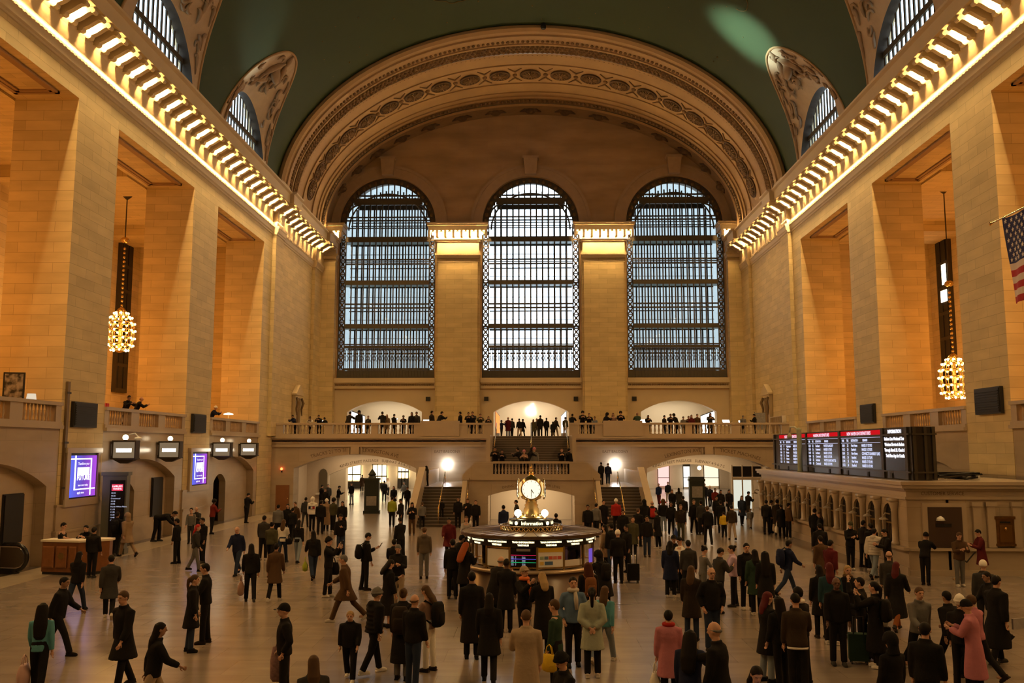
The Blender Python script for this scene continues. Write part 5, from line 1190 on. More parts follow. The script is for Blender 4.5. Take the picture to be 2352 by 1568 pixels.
def remesh(mb, voxel, name, smooth=2):
    b = mb.b; bmesh.ops.recalc_face_normals(b, faces=b.faces[:]); me = bpy.data.meshes.new('t'); b.to_mesh(me); b.free()
    o = bpy.data.objects.new('t', me); link(o); md = o.modifiers.new('r', 'REMESH'); md.mode = 'VOXEL'; md.voxel_size = voxel; md.use_smooth_shade = True
    if smooth: sm = o.modifiers.new('s', 'SMOOTH'); sm.iterations = smooth; sm.factor = .5
    r = bpy.data.meshes.new_from_object(o.evaluated_get(bpy.context.evaluated_depsgraph_get())); r.name = name
    bpy.data.objects.remove(o); bpy.data.meshes.remove(me); r.materials.clear(); r.materials.append(M['black']); return r
MC = {}
def headmat(K): return Matrix.Translation(K['head']) @ Matrix.Rotation(-R(K['hp']), 4, 'X')
def put(mb, n0, mt):
    mb.b.verts.ensure_lookup_table()
    for v in mb.b.verts[n0:]: v.co = mt @ v.co
def body_mesh(pose, skirt=False):
    k = ('body', pose)
    if k in MC: return MC[k]
    K = skel(pose); m = MB()
    m.loft(rings(K, [(-.07, .13, .085, 0), (.0, .155, .1, 0), (.12, .135, .09, .01), (.22, .13, .09, .01), (.34, .155, .105, .0), (.44, .165, .095, -.005), (.50, .11, .07, -.01), (.53, .055, .055, 0)]))
    m.tube([K['P'] + K['t'] * .48, K['neck'] + (K['head'] - K['neck']) * .3, K['head']], [.062, .055, .05], 12)
    for hip, kn, an, a in K['legs']:
        m.tube([hip + V((0, 0, .05)), hip.lerp(kn, .4), kn, kn.lerp(an, .35), an, an + V((0, .01, -.05))], [.085, .075, .054, .057, .038, .04], 12)
        m.tube([an + V((0, -.05, -.05)), an + V((0, .06, -.055)), an + V((0, .15, -.06))], [.035, .04, .03], 8)
    for S, E, Wr, fo, sx in K['arms']:
        m.tube([S + V((-sx * .03, 0, 0)), S, S.lerp(E, .5), E, E.lerp(Wr, .35), Wr], [.05, .055, .045, .037, .039, .027], 12)
        side = fo.cross(V((0, 0, 1)) if abs(fo.z) < .85 else V((0, 1, 0))).normalized(); side = side if side.x * sx <= 0 or abs(fo.z) < .85 else -side
        nrm = side.cross(fo).normalized(); side, nrm = nrm, side          # palm lies in the fo / side plane, facing the body
        m.tube([Wr, Wr + fo * .045, Wr + fo * .085], [.024, .035, .033], 10, flat=.55)
        for j, (ofs, ln) in enumerate(((-.027, .062), (-.009, .074), (.009, .07), (.027, .054))):
            r0 = Wr + fo * .08 + side * ofs; cr = -nrm * sx * .012
            m.tube([r0, r0 + fo * ln * .5 + side * ofs * .12 + cr * .5, r0 + fo * ln * .95 + side * ofs * .16 + cr * 2], [.0098, .009, .0075], 7)
        m.tube([Wr + fo * .03 - side * .028, Wr + fo * .06 - side * .052, Wr + fo * .09 - side * .057], [.013, .011, .008], 7)
    n0 = len(m.b.verts); m.ball((0, -.005, .02), .1, 20, 14, sc=(.8, .98, 1.05)); m.ball((0, .022, -.045), .07, 16, 10, sc=(.85, .95, 1.05)); m.ball((0, .05, -.075), .032, 10, 8)
    m.tube([(0, .085, .03), (0, .112, -.012), (0, .09, -.025)], [.011, .017, .012], 8); m.tube([(-.045, .078, .038), (0, .09, .04), (.045, .078, .038)], .014, 8)
    for sx in (-1, 1): m.ball((sx * .083, -.005, 0), .026, 10, 6, sc=(.4, .7, 1.15))
    m.tube([(-.022, .082, -.052), (0, .09, -.053), (.022, .082, -.052)], .009, 6)
    put(m, n0, headmat(K)); me = remesh(m, .0095, 'body', 1)
    me.materials.append(M['eye']); me.materials.append(M['lip']); inv = headmat(K).inverted()
    for p in me.polygons:
        c = inv @ p.center
        if c.y > .05 and abs(c.z) < .1:
            if .017 < abs(c.x) < .046 and .008 < c.z < .024: p.material_index = 1
            elif abs(c.x) < .024 and -.061 < c.z < -.047: p.material_index = 2
    MC[k] = me; return me
def skirt_rings(K, zb, wx, wd, flare):
    c0 = K['P'] - V((0, 0, .04)); la = K['legs']; cm_ = (la[0][1] + la[1][1]) / 2; cb = (la[0][2] + la[1][2]) / 2; out = []
    sp = max(abs(la[0][1].y - la[1][1].y), .0)
    for i in range(6):
        f = i / 5; z = c0.z + (zb - c0.z) * f
        if z > cm_.z: q = (c0.z - z) / max(.01, c0.z - cm_.z); cy = c0.y + (cm_.y - c0.y) * q; sq = q
        else: q = (cm_.z - z) / max(.01, cm_.z - cb.z); cy = cm_.y + (cb.y - cm_.y) * q; sq = 1
        a, d = wx + flare * f, wd + flare * f * .9 + sp * .42 * sq; out.append([V((a * cos(2 * PI * k / 18), cy + d * sin(2 * PI * k / 18), z)) for k in range(18)])
    return out
def top_mesh(pose, kind):
    k = ('top', pose, kind)
    if k in MC: return MC[k]
    K = skel(pose); m = MB(); g = {'sweater': 0., 'shirt': -.008, 'jacket': .018, 'denim': .014, 'hoodie': .014, 'puffer': .05, 'pufferl': .05, 'coat': .024, 'coatl': .026}[kind]
    sp = [(-.09, .165, .118, 0), (.0, .168, .118, 0), (.1, .155, .112, .01), (.22, .155, .115, .012), (.32, .176, .122, .002), (.40, .182, .112, -.005), (.45, .155, .092, -.012), (.49, .105, .075, -.012), (.535, .066, .066, -.002)]
    if kind in ('puffer', 'pufferl'):
        s2 = []
        for i in range(29):
            f = -.09 + i * .625 / 28
            j = max(q for q in range(len(sp) - 1) if sp[q][0] <= f + 1e-6); u = (f - sp[j][0]) / (sp[j + 1][0] - sp[j][0]); w = [sp[j][q] + (sp[j + 1][q] - sp[j][q]) * u for q in range(4)]
            e = .012 * sin(i * PI / 2); s2.append((f, w[1] + g + e if f < .46 else w[1] + .02, w[2] + g + e if f < .46 else w[2] + .015, w[3]))
        sp = s2
    else: sp = [(f, w + g, d + g, o) for f, w, d, o in sp[:-1]] + [(.535, .07 + g * .4, .07 + g * .4, 0)]
    R_ = rings(K, sp)
    if kind in ('coat', 'coatl', 'pufferl') and pose != 'bend':
        zb = .56 if kind == 'coat' else .34; R_ = skirt_rings(K, zb, .172 + g, .122 + g, .05 if kind != 'pufferl' else .02)[::-1] + R_[2:]
    m.loft(R_)
    if kind in ('jacket', 'coat', 'coatl', 'denim', 'puffer', 'pufferl', 'hoodie'):       # collar
        c = K['neck']; m.tube([c + V((.075 * cos(a), .065 * sin(a) + .005, .015 + .01 * -sin(a))) for a in [2 * PI * q / 14 for q in range(15)]], .024, 8)
    if kind in ('hoodie', 'puffer'): m.ball(K['neck'] - K['bf'] * .1 - K['t'] * .03, .1, 12, 8, sc=(1.05, .7, .8))
    for S, E, Wr, fo, sx in K['arms']:
        e = E if kind == 'shirt' else E + fo * .225; r = [.062 + g, .066 + g, .06 + g, .052 + g * .9, .048 + g * .9, .042 + g * .6]
        P_ = [S + V((-sx * .07, 0, .0)), S, S.lerp(E, .5), E, E.lerp(e, .5), e] if kind != 'shirt' else [S + V((-sx * .06, 0, -.01)), S, S.lerp(E, .45), S.lerp(E, .75)]
        m.tube(P_, r[:len(P_)], 12)
    MC[k] = remesh(m, .02, 'top', 2); return MC[k]
def bot_mesh(pose, kind):
    k = ('bot', pose, kind)
    if k in MC: return MC[k]
    K = skel(pose); m = MB()
    if kind == 'skirt': m.loft(skirt_rings(K, .5, .172, .122, .04)[::-1] + rings(K, [(.02, .16, .112, 0), (.1, .15, .1, 0)]))
    else:
        m.loft(rings(K, [(-.1, .12, .1, 0), (-.04, .158, .114, 0), (.04, .162, .112, 0), (.12, .148, .102, 0)]))
        for hip, kn, an, a in K['legs']: m.tube([hip + V((0, 0, .04)), hip.lerp(kn, .4), kn, kn.lerp(an, .5), an + V((0, 0, -.01))], [.092, .09, .073, .068, .066], 12)
    MC[k] = remesh(m, .018, 'trousers', 2); return MC[k]
def shoe_mesh(pose, i):
    k = ('shoe', pose, i)
    if k in MC: return MC[k]
    hip, kn, an, a = skel(pose)['legs'][i]; m = MB(); n0 = 0
    m.tube([(0, -.075, -.03), (0, -.04, -.02), (0, .04, -.035), (0, .12, -.05), (0, .17, -.058)], [.03, .044, .046, .042, .026], 10); m.tube([(0, -.01, .04), (0, -.01, -.03)], [.045, .048], 10)
    m.box(-.042, .042, -.085, .16, -.085, -.058)
    put(m, 0, Matrix.Translation(an) @ Matrix.Rotation(R(max(-40, min(25, a * .9 if an.z > .13 else 0))), 4, 'X')); MC[k] = remesh(m, .014, 'shoe', 1); return MC[k]
def cap_shell(m, r=1., lift=0., front=.055, back=-.09, grow=.012):
    A, B_ = 24, 14; rr = []
    for i in range(B_ + 1):
        th = PI * i / B_; row = []
        for j in range(A):
            ph = 2 * PI * j / A; x, y, z = sin(th) * cos(ph), sin(th) * sin(ph), -cos(th)
            p = [x * (.08 + grow) * r, -.008 + y * (.098 + grow) * r, .02 + lift + z * (.105 + grow) * r]
            fr = (y + 1) / 2; fr = fr ** 1.6; lim = back + (front - back) * fr
            if abs(x) > .72 and y > -.3: lim = min(max(lim, .0), .022)
            lim += .008 * sin(7 * ph) * fr
            p[2] = max(p[2], lim); row.append(p)
        rr.append(row)
    m.loft(rr)
def hair_mesh(pose, kind):
    k = ('hair', pose, kind)
    if k in MC: return MC[k]
    K = skel(pose); m = MB(); back = None
    if kind in ('short', 'bun', 'pony', 'long', 'longx'): cap_shell(m, 1., .0, .094, -.085, .008)
    if kind == 'curly':
        cap_shell(m, 1.12, .01, .06, -.08, .02); rg = random.Random(2)
        for q in range(40): a, e = rg.uniform(0, 6.28), rg.uniform(.0, 1.4); m.ball((.1 * cos(a) * cos(e), -.01 + .115 * sin(a) * cos(e) * (1 if sin(a) < 0 else .6), .05 + .1 * sin(e)), .025, 6, 4)
    if kind == 'bald':
        for sx in (-1, 1): m.tube([(sx * .07, .035, .03), (sx * .082, .0, .02), (sx * .07, -.06, .0), (0, -.1, -.01)], [.006, .012, .02, .024], 8)
    if kind == 'bun': m.ball((0, -.11, .08), .045, 10, 8)
    if kind == 'pony': m.tube([(0, -.1, .05), (0, -.14, .0), (0, -.14, -.12), (0, -.12, -.25), (0, -.11, -.34)], [.03, .04, .038, .03, .01], 10)
    if kind in ('long', 'longx'):
        L = .30 if kind == 'long' else .50; w = .088 if kind == 'long' else .115
        m.loft([[(w * s_ * cos(2 * PI * j / 16), y + d * sin(2 * PI * j / 16), z) for j in range(16)] for z, s_, y, d in ((.09, .8, -.03, .07), (.02, 1., -.04, .075), (-.08, 1.05, -.06, .07), (-L * .6, 1.15, -.1, .06), (-L, .95, -.11, .05), (-L - .05, .5, -.11, .025))])
    if kind == 'beanie':
        cap_shell(m, 1.06, .02, .05, -.05, .014); m.tube([(.1 * cos(a), -.008 + .118 * sin(a), .045 + .02 * sin(a)) for a in [2 * PI * q / 20 for q in range(21)]], .017, 8); m.ball((0, -.01, .15), .03, 8, 6)
    if kind == 'cap':
        cap_shell(m, 1.03, .012, .05, -.02, .012); m.hull8([(-.07, .07, .05), (.07, .07, .05), (.06, .17, .035), (0, .185, .033), (-.06, .17, .035)], [(-.07, .07, .062), (.07, .07, .062), (.06, .17, .045), (0, .185, .043), (-.06, .17, .045)])
    if kind == 'hood':
        cap_shell(m, 1.22, .0, .075, -.15, .02); m.loft([[(.105 * s_ * cos(2 * PI * j / 16), y + d * sin(2 * PI * j / 16), z) for j in range(16)] for z, s_, y, d in ((-.02, 1., -.05, .075), (-.1, 1., -.055, .075), (-.2, 1.15, -.05, .09))])
    put(m, 0, headmat(K)); MC[k] = remesh(m, .0125, 'hair', 1); return MC[k]
def part(name, me, mat, par):
    o = bpy.data.objects.new(name, me); link(o); o.parent = par
    if mat: o.material_slots[0].link = 'OBJECT'; o.material_slots[0].material = mat
    return o
TOPN = dict(sweater='sweater', shirt='shirt', jacket='jacket', denim='denim_jacket', hoodie='hooded_top', puffer='padded_jacket', pufferl='padded_coat', coat='coat', coatl='long_coat')
HAIRN = dict(beanie='knit_hat', cap='cap', hood='hood')
GRP = dict(floor='people on the concourse floor', rail='people along the end balcony rail', stairtop='people at the top of the upper flight', landing='people on the stair landing', corner='people beside the stair floodlights', steps='people on the lower flights', leftbal='people on the left balconies', booth='clerks inside the booth')
PP = {}
rp = random.Random(11)
def person(zone, x, y, z, h, fc, pose, top, bot, hair, sk, lab):
    t = empty('person', (x, y, z), R(fc + rp.uniform(-6, 6)), lab, 'person', GRP[zone])
    K = skel(pose); sc = h / (1.0 if pose == 'bend' else 1.735); wf = sc * rp.uniform(.96, 1.05) * (1.1 if h < 1.4 else 1)
    t.scale = (wf * (1 if rp.random() < .6 or pose in ('reach', 'point') else -1), wf, sc)
    tk, tc = top.split('/'); bk_, bc = bot.split('/'); hk, hc = hair.split('/')
    if pose == 'bend': tk = 'jacket'
    bd = part('body', body_mesh(pose), None, t)
    bd.material_slots[0].link = 'OBJECT'; bd.material_slots[0].material = cm(sk, 'skin')
    part(TOPN[tk], top_mesh(pose, tk), cm(tc), t)
    if bc == 'skin': pass
    elif bc == 'wn': part('skirt', bot_mesh(pose, 'skirt'), cm(bc), t)
    else: part('trousers', bot_mesh(pose, 'tr'), cm(bc), t)
    sh = cm('wh') if 'white shoes' in lab else cm(rp.choice(('bk', 'bk', 'nk', 'ch', 'wg')))
    for i in (0, 1): part('shoe', shoe_mesh(pose, i), sh, t)
    part(HAIRN.get(hk, 'hair'), hair_mesh(pose, hk), cm(hc, 'hair' if hk not in HAIRN else 'cloth'), t)
    PP[lab] = t; return t
PEOPLE = [
('floor', -17.28, 33.67, 0.0, 1.78, -90, 'reach', 'shirt/bk', 'tr/bk', 'short/dk', 'l', 'person in short-sleeved black uniform leaning on the wooden desk from its left'),
('floor', -16.47, 34.04, 0.0, 1.72, 180, 'lean', 'jacket/bk', 'tr/bk', 'short/dk', 'l', 'person in black uniform behind the wooden desk, facing the hall'),
('floor', -15.45, 32.38, 0.0, 1.72, 0, 'stand', 'jacket/bk', 'tr/bk', 'short/dk', 'm', 'dark-clad person standing with back turned in front of the wooden desk'),
('floor', -12.68, 25.72, 0.0, 1.68, 0, 'walk', 'jacket/bk', 'tr/db', 'long/dk', 'l', 'person with long black hair and jeans walking away toward the wooden desk'),
('floor', -11.28, 24.72, 0.0, 1.7, 20, 'walk', 'coat/ch', 'tr/bk', 'short/dk', 'l', 'person in flaring dark coat striding just right of the wooden desk'),
('floor', -10.43, 20.43, 0.0, 1.72, -90, 'walk', 'jacket/bk', 'tr/bk', 'short/dk', 'm', 'person in black walking right, behind the one in the teal sweater'),
('floor', -9.02, 17.05, 0.0, 1.66, 20, 'walk2', 'sweater/tl', 'tr/bk', 'longx/dk', 'l', 'person in teal sweater with very long black hair carrying a plastic bag'),
('floor', -7.7, 17.58, 0.0, 1.82, 150, 'walk2', 'coat/bk', 'tr/bk', 'short/br', 'l', 'tall person in long black coat near the left front, face turned right'),
('floor', -6.27, 15.48, 0.0, 1.66, -60, 'walk', 'jacket/bk', 'tr/bg', 'long/dk', 'm', 'person in black jacket and beige trousers behind the tall one in a long coat'),
('floor', -7.61, 20.79, 0.0, 1.66, -70, 'stand', 'coat/bk', 'tr/db', 'pony/br', 'l', 'person in dark coat and jeans embraced by a taller one in black'),
('floor', -7.61, 21.67, 0.0, 1.8, 100, 'cross', 'jacket/bk', 'tr/bk', 'short/dk', 'l', 'tall person all in black facing a shorter one in dark coat'),
('floor', -10.59, 33.22, 0.0, 1.75, 180, 'walk', 'jacket/nv', 'tr/db', 'bald/gy', 'l', 'balding person in dark jacket and jeans walking toward the viewer, left floor'),
('floor', -12.46, 34.17, 0.0, 1.7, -90, 'walk2', 'jacket/ch', 'tr/gy', 'long/rd', 'l', 'red-haired person in charcoal jacket and grey trousers near the left wall'),
('floor', -13.08, 36.61, 0.0, 1.74, 150, 'stand', 'jacket/bk', 'tr/bk', 'short/dk', 'm', 'black-clad person standing behind the red-haired one by the left wall'),
('floor', -16.97, 48.82, 0.0, 1.78, -50, 'phone', 'jacket/rk', 'tr/bk', 'curly/dk', 'd', 'person in black and red vest leaning near the left wall'),
('floor', -16.28, 43.93, 0.0, 1.66, 180, 'stand', 'sweater/gy', 'tr/ch', 'short/dk', 'l', 'person in grey top in the small cluster by the left wall'),
('floor', -16.25, 44.58, 0.0, 1.66, 180, 'phone', 'jacket/ch', 'tr/ch', 'bald/gy', 'l', 'balding person beside the grey-topped one by the left wall'),
('floor', -18.05, 44.85, 0.0, 1.2, -90, 'bend', 'jacket/bk', 'tr/bk', 'short/dk', 'l', 'person in black bending far forward beside the left wall'),
('floor', -14.02, 36.4, 0.0, 1.72, 90, 'stand', 'jacket/bk', 'tr/bk', 'short/dk', 'm', 'thin dark figure standing between the bending person and the wall cluster'),
('floor', -17.57, 38.83, 0.0, 1.84, 0, 'walk2', 'jacket/bk', 'tr/bk', 'short/dk', 'm', 'person with a large black backpack in front of the information totem'),
('floor', -16.95, 38.57, 0.0, 1.84, 60, 'walk', 'coat/tn', 'tr/tn', 'hood/tn', 'l', 'person in pale hooded coat walking right of the information totem'),
('floor', -17.34, 55.93, 0.0, 1.78, -40, 'phone', 'jacket/bk', 'tr/bk', 'short/dk', 'l', 'person in black leaning on the pier base left of the balcony front'),
('floor', -10.92, 37.56, 0.0, 1.76, 0, 'stand', 'jacket/ch', 'tr/bk', 'short/dk', 'm', 'person in charcoal jacket and black trousers, leftmost of the group walking off'),
('floor', -10.09, 35.74, 0.0, 1.66, 0, 'walk2', 'jacket/ol', 'tr/bk', 'bun/dk', 'l', 'person in olive jacket with dark bun in the group walking off'),
('floor', -9.92, 36.79, 0.0, 1.68, 0, 'walk2', 'sweater/wh', 'tr/db', 'long/br', 'l', 'person in white top with a cross-body strap and long brown hair'),
('floor', -9.25, 36.58, 0.0, 1.68, 0, 'walk2', 'sweater/bk', 'tr/lb', 'long/dk', 'l', 'person in black sweater and light jeans walking off'),
('floor', -7.57, 32.08, 0.0, 1.7, 30, 'walk', 'jacket/bk', 'tr/db', 'long/dk', 'l', 'person in black jacket and jeans carrying a lime green bag'),
('floor', -8.33, 27.45, 0.0, 1.68, 15, 'walk2', 'jacket/bk', 'tr/bk', 'long/dk', 'l', 'person in black with long hair carrying a pink shopping bag'),
('floor', -7.64, 27.59, 0.0, 1.68, 0, 'walk2', 'coat/br', 'tr/bk', 'short/dk', 'm', 'person in knee-length brown coat walking away on the left floor'),
('floor', -7.97, 38.61, 0.0, 1.76, 180, 'phone', 'jacket/bk', 'tr/db', 'short/dk', 'l', 'person in black jacket and jeans reading a phone, facing the viewer'),
('floor', -10.08, 49.11, 0.0, 1.68, 180, 'stand', 'coat/bk', 'tr/bk', 'long/dk', 'l', 'person with long dark hair close behind the phone reader'),
('floor', -6.22, 28.38, 0.0, 1.76, -90, 'photo', 'jacket/bk', 'tr/bk', 'beanie/bk', 'l', 'person in black knit hat holding up a phone, black bag at side'),
('floor', -5.34, 29.77, 0.0, 1.78, -70, 'phone', 'jacket/bk', 'tr/bk', 'short/dk', 'l', 'person with backpack looking down at a phone, left of the bright reflection'),
('floor', -4.87, 24.42, 0.0, 1.76, 90, 'walk', 'coat/br', 'tr/br', 'short/gy', 'l', 'grey-haired person in brown coat striding left in mid floor'),
('floor', -3.83, 26.71, 0.0, 1.74, 180, 'phone2', 'jacket/bk', 'tr/bg', 'short/gy', 'l', 'grey-haired person in dark padded jacket and khaki trousers'),
('floor', -3.67, 23.68, 0.0, 1.66, -60, 'phone', 'coatl/bk', 'tr/skin', 'long/dk', 'l', 'person in long black coat with bare legs, facing right'),
('floor', -3.19, 18.9, 0.0, 1.66, -50, 'walk2', 'puffer/bk', 'tr/bk', 'beanie/gy', 'l', 'person in grey knit hat, black padded jacket and white shoes'),
('floor', -2.55, 18.46, 0.0, 1.72, 0, 'stand', 'coatl/bk', 'tr/gy', 'bun/br', 'l', 'person in long black coat with a black backpack, from behind'),
('floor', -2.25, 17.79, 0.0, 1.7, -20, 'stand', 'jacket/bk', 'tr/db', 'bald/br', 'l', 'person in black jacket and jeans right beside the backpack wearer in long coat'),
('floor', -2.1, 19.14, 0.0, 1.68, 70, 'phone2', 'sweater/pb', 'tr/wh', 'long/br', 'l', 'person in pale brown top and white trousers with a black backpack'),
('floor', -4.42, 16.72, 0.0, 1.7, 110, 'pockets', 'jacket/bk', 'tr/bk', 'cap/bk', 'l', 'person in black cap and jacket with a patterned tote bag'),
('floor', -3.56, 18.36, 0.0, 1.33, 180, 'walk2', 'jacket/bk', 'tr/bk', 'short/bd', 'l', 'fair-haired child in black with white shoes'),
('floor', -3.08, 13.26, 0.0, 1.62, 20, 'walk', 'jacket/ch', 'tr/bk', 'long/br', 'l', 'brown-haired person cut off by the lower edge, right of the black cap'),
('floor', -3.75, 32.39, 0.0, 1.74, 0, 'stand', 'hoodie/gb', 'tr/gy', 'short/br', 'l', 'person in grey-brown hooded top and grey trousers, seen from behind'),
('floor', -5.23, 37.01, 0.0, 1.74, 40, 'phone', 'jacket/bk', 'tr/bk', 'short/dk', 'm', 'person in black beyond the grey-haired ones, near the green-jacketed one'),
('floor', -4.46, 30.02, 0.0, 1.62, 0, 'walk', 'jacket/bk', 'tr/bk', 'short/dk', 'm', 'dark figure close behind the grey-haired person in padded jacket'),
('floor', -8.11, 53.62, 0.0, 1.7, 0, 'stand', 'jacket/lm', 'tr/bk', 'short/dk', 'l', 'person in lime green jacket at the mouth of the left arch'),
('floor', -7.2, 50.97, 0.0, 1.72, 120, 'stand', 'jacket/bk', 'tr/bk', 'short/dk', 'm', 'black-clad person right of the lime green jacket'),
('floor', -6.26, 48.4, 0.0, 1.68, 180, 'phone2', 'jacket/bk', 'tr/br', 'long/dk', 'l', 'person with long dark hair sitting low against the left stair parapet'),
('floor', -12.08, 50.71, 0.0, 1.8, 0, 'stand', 'puffer/wh', 'tr/bk', 'hood/wh', 'l', 'person in white hooded padded jacket with a red striped patch on the back'),
('floor', -11.19, 48.84, 0.0, 1.74, 0, 'stand', 'jacket/bk', 'tr/bk', 'short/dk', 'm', 'black-clad person right of the white hooded jacket'),
('floor', -11.33, 50.81, 0.0, 1.7, 0, 'stand', 'pufferl/tn', 'tr/bk', 'beanie/wh', 'l', 'person in white knit hat and long tan padded coat'),
('floor', -10.82, 50.22, 0.0, 1.78, -30, 'stand', 'jacket/ol', 'tr/bk', 'curly/dk', 'm', 'person in olive jacket right of the long tan coat'),
('floor', -12.51, 45.39, 0.0, 1.72, 10, 'stand', 'jacket/gy', 'tr/bk', 'short/dk', 'l', 'person in grey jacket by the foot of the balcony front, leftmost there'),
('floor', -12.4, 46.77, 0.0, 1.68, 180, 'stand', 'jacket/bk', 'tr/bk', 'long/dk', 'l', 'person in black and white top in front of the brown door'),
('floor', -12.58, 49.16, 0.0, 1.72, 150, 'walk', 'jacket/br', 'tr/br', 'short/br', 'l', 'person in brown walking right of the brown door'),
('floor', -13.04, 53.04, 0.0, 1.7, 0, 'walk2', 'jacket/ch', 'tr/ch', 'short/dk', 'm', 'charcoal figure left of the white hooded jacket'),
('floor', -11.77, 45.29, 0.0, 1.6, 0, 'walk2', 'jacket/bk', 'tr/bk', 'short/dk', 'm', 'low dark figure in front of the brown-clad walker'),
('floor', -15.95, 69.63, 0.0, 1.74, -40, 'phone', 'jacket/bk', 'tr/bk', 'short/dk', 'l', 'person in black in the left vestibule, leftmost there'),
('floor', -15.57, 70.3, 0.0, 1.78, 180, 'stand', 'jacket/ch', 'tr/bk', 'short/gy', 'l', 'white-haired person in the left vestibule'),
('floor', -14.67, 65.45, 0.0, 1.66, 180, 'stand', 'jacket/bk', 'tr/bk', 'short/br', 'l', 'person in black in front of the white-haired one in the vestibule'),
('floor', -14.42, 68.54, 0.0, 1.72, -70, 'phone', 'jacket/bk', 'tr/gy', 'short/dk', 'l', 'person in black facing right in the left vestibule'),
('floor', -14.6, 74.6, 0.0, 1.72, 160, 'stand', 'jacket/bk', 'tr/lb', 'short/br', 'l', 'person in black jacket and pale jeans left of the left kiosk'),
('floor', -17.81, 96.54, 0.0, 1.72, 0, 'stand', 'coat/br', 'tr/bk', 'short/dk', 'l', 'silhouette standing before the bright shop window in the left passage'),
('floor', -13.64, 87.31, 0.0, 1.7, 180, 'walk2', 'sweater/wh', 'tr/bk', 'short/br', 'l', 'person in white top in the left passage right of the kiosk'),
('floor', -10.41, 69.61, 0.0, 1.68, 180, 'walk2', 'coat/bk', 'tr/bk', 'long/br', 'l', 'person with long hair in dark coat walking out of the left passage'),
('floor', -10.8, 78.19, 0.0, 1.7, 150, 'walk2', 'jacket/gy', 'tr/bk', 'short/gy', 'l', 'grey-clad person in the left passage near the stair parapet'),
('floor', -9.1, 67.58, 0.0, 1.7, 180, 'stand', 'jacket/bk', 'tr/bk', 'short/dk', 'm', 'dark figure right against the outer left stair parapet'),
('floor', -12.57, 78.54, 0.0, 1.76, 0, 'stand', 'jacket/bk', 'tr/bk', 'short/dk', 'm', 'dark figure standing half behind the left kiosk'),
('floor', -4.2, 52.85, 0.0, 1.72, 180, 'stand', 'jacket/bk', 'tr/bk', 'short/dk', 'm', 'dark figure right of the left lower flight, leftmost of three'),
('floor', -3.56, 51.49, 0.0, 1.72, 180, 'phone', 'jacket/bk', 'tr/bk', 'long/br', 'l', 'brown-haired dark figure left of the landing front, middle of three'),
('floor', -3.04, 50.49, 0.0, 1.68, 180, 'stand', 'jacket/bk', 'tr/bk', 'short/br', 'l', 'dark-clad person with a white bag beside the landing front'),
('floor', -2.77, 39.31, 0.0, 1.7, 180, 'walk', 'sweater/lg', 'tr/bk', 'short/br', 'l', 'person in pale grey jacket walking left behind the booth'),
('floor', -3.36, 37.75, 0.0, 1.74, 180, 'walk', 'coat/mr', 'tr/bk', 'short/dk', 'm', 'person in dark maroon coat left behind the booth'),
('floor', -1.35, 45.29, 0.0, 1.74, 20, 'walk2', 'jacket/nv', 'tr/bk', 'short/dk', 'm', 'dark silhouette before the lit arch recess, left of the clock'),
('floor', -0.79, 50.18, 0.0, 1.7, 90, 'stand', 'jacket/ch', 'tr/bk', 'short/dk', 'l', 'person in profile before the lit arch recess, next to the clock'),
('floor', 1.09, 40.77, 0.0, 1.64, 0, 'stand', 'jacket/bk', 'tr/bk', 'short/dk', 'm', "head of a person right of the booth's clock, before the arch recess"),
('floor', -2.37, 30.12, 0.0, 1.74, -50, 'lean', 'jacket/bk', 'tr/bk', 'short/dk', 'm', 'person in black leaning at the left side of the booth'),
('floor', -1.98, 27.44, 0.0, 1.72, -30, 'phone', 'coat/bk', 'tr/bk', 'longx/or', 'l', "person with long orange-red hair at the booth's left side"),
('floor', 2.75, 34.35, 0.0, 1.68, 70, 'stand', 'coat/tn', 'tr/bk', 'long/dk', 'l', 'person in tan coat with dark hair right of the booth'),
('floor', 2.94, 31.56, 0.0, 1.72, 0, 'stand', 'jacket/bk', 'tr/bk', 'cap/wh', 'l', 'person in white cap and black jacket with a wheeled suitcase'),
('floor', 2.92, 33.7, 0.0, 1.78, 30, 'stand', 'jacket/bk', 'tr/db', 'short/dk', 'm', 'dark-clad person between the tan coat and the white cap'),
('floor', -0.87, 23.91, 0.0, 1.76, -40, 'lean', 'coat/bk', 'tr/bk', 'bald/gy', 'l', 'bald person in black coat at the front of the booth'),
('floor', -0.63, 23.16, 0.0, 1.74, -10, 'phone', 'coat/bk', 'tr/bk', 'short/dk', 'd', 'dark person in black coat right of the bald one at the booth'),
('floor', -0.16, 21.36, 0.0, 1.78, -140, 'photo', 'jacket/bk', 'tr/bk', 'cap/bg', 'l', 'person in pale cap and orange scarf raising a phone before the booth'),
('floor', 0.26, 20.86, 0.0, 1.72, 20, 'phone', 'coatl/bk', 'tr/bk', 'long/bd', 'l', 'person in long black coat with fair hair right of the pale cap'),
('floor', 0.87, 19.6, 0.0, 1.8, 180, 'pockets', 'denim/bl', 'tr/bk', 'short/dk', 'l', 'bearded person in blue denim jacket with pale fleece collar facing the viewer'),
('floor', 1.4, 23.0, 0.0, 1.68, 10, 'stand', 'coat/bk', 'tr/bk', 'longx/rb', 'l', 'person with long reddish brown hair in black right of the booth front'),
('floor', 1.9, 25.36, 0.0, 1.74, 30, 'lean', 'coat/bk', 'tr/bk', 'hood/bk', 'm', "hooded person in black bending toward the booth's right side"),
('floor', 1.21, 18.73, 0.0, 1.7, 0, 'armback', 'coat/gg', 'tr/bk', 'pony/dk', 'l', 'person in long pale grey coat with hands behind the back'),
('floor', 1.54, 19.94, 0.0, 1.62, -20, 'walk', 'sweater/tl', 'tr/lb', 'long/br', 'l', 'person in teal top and jeans beside the long pale grey coat'),
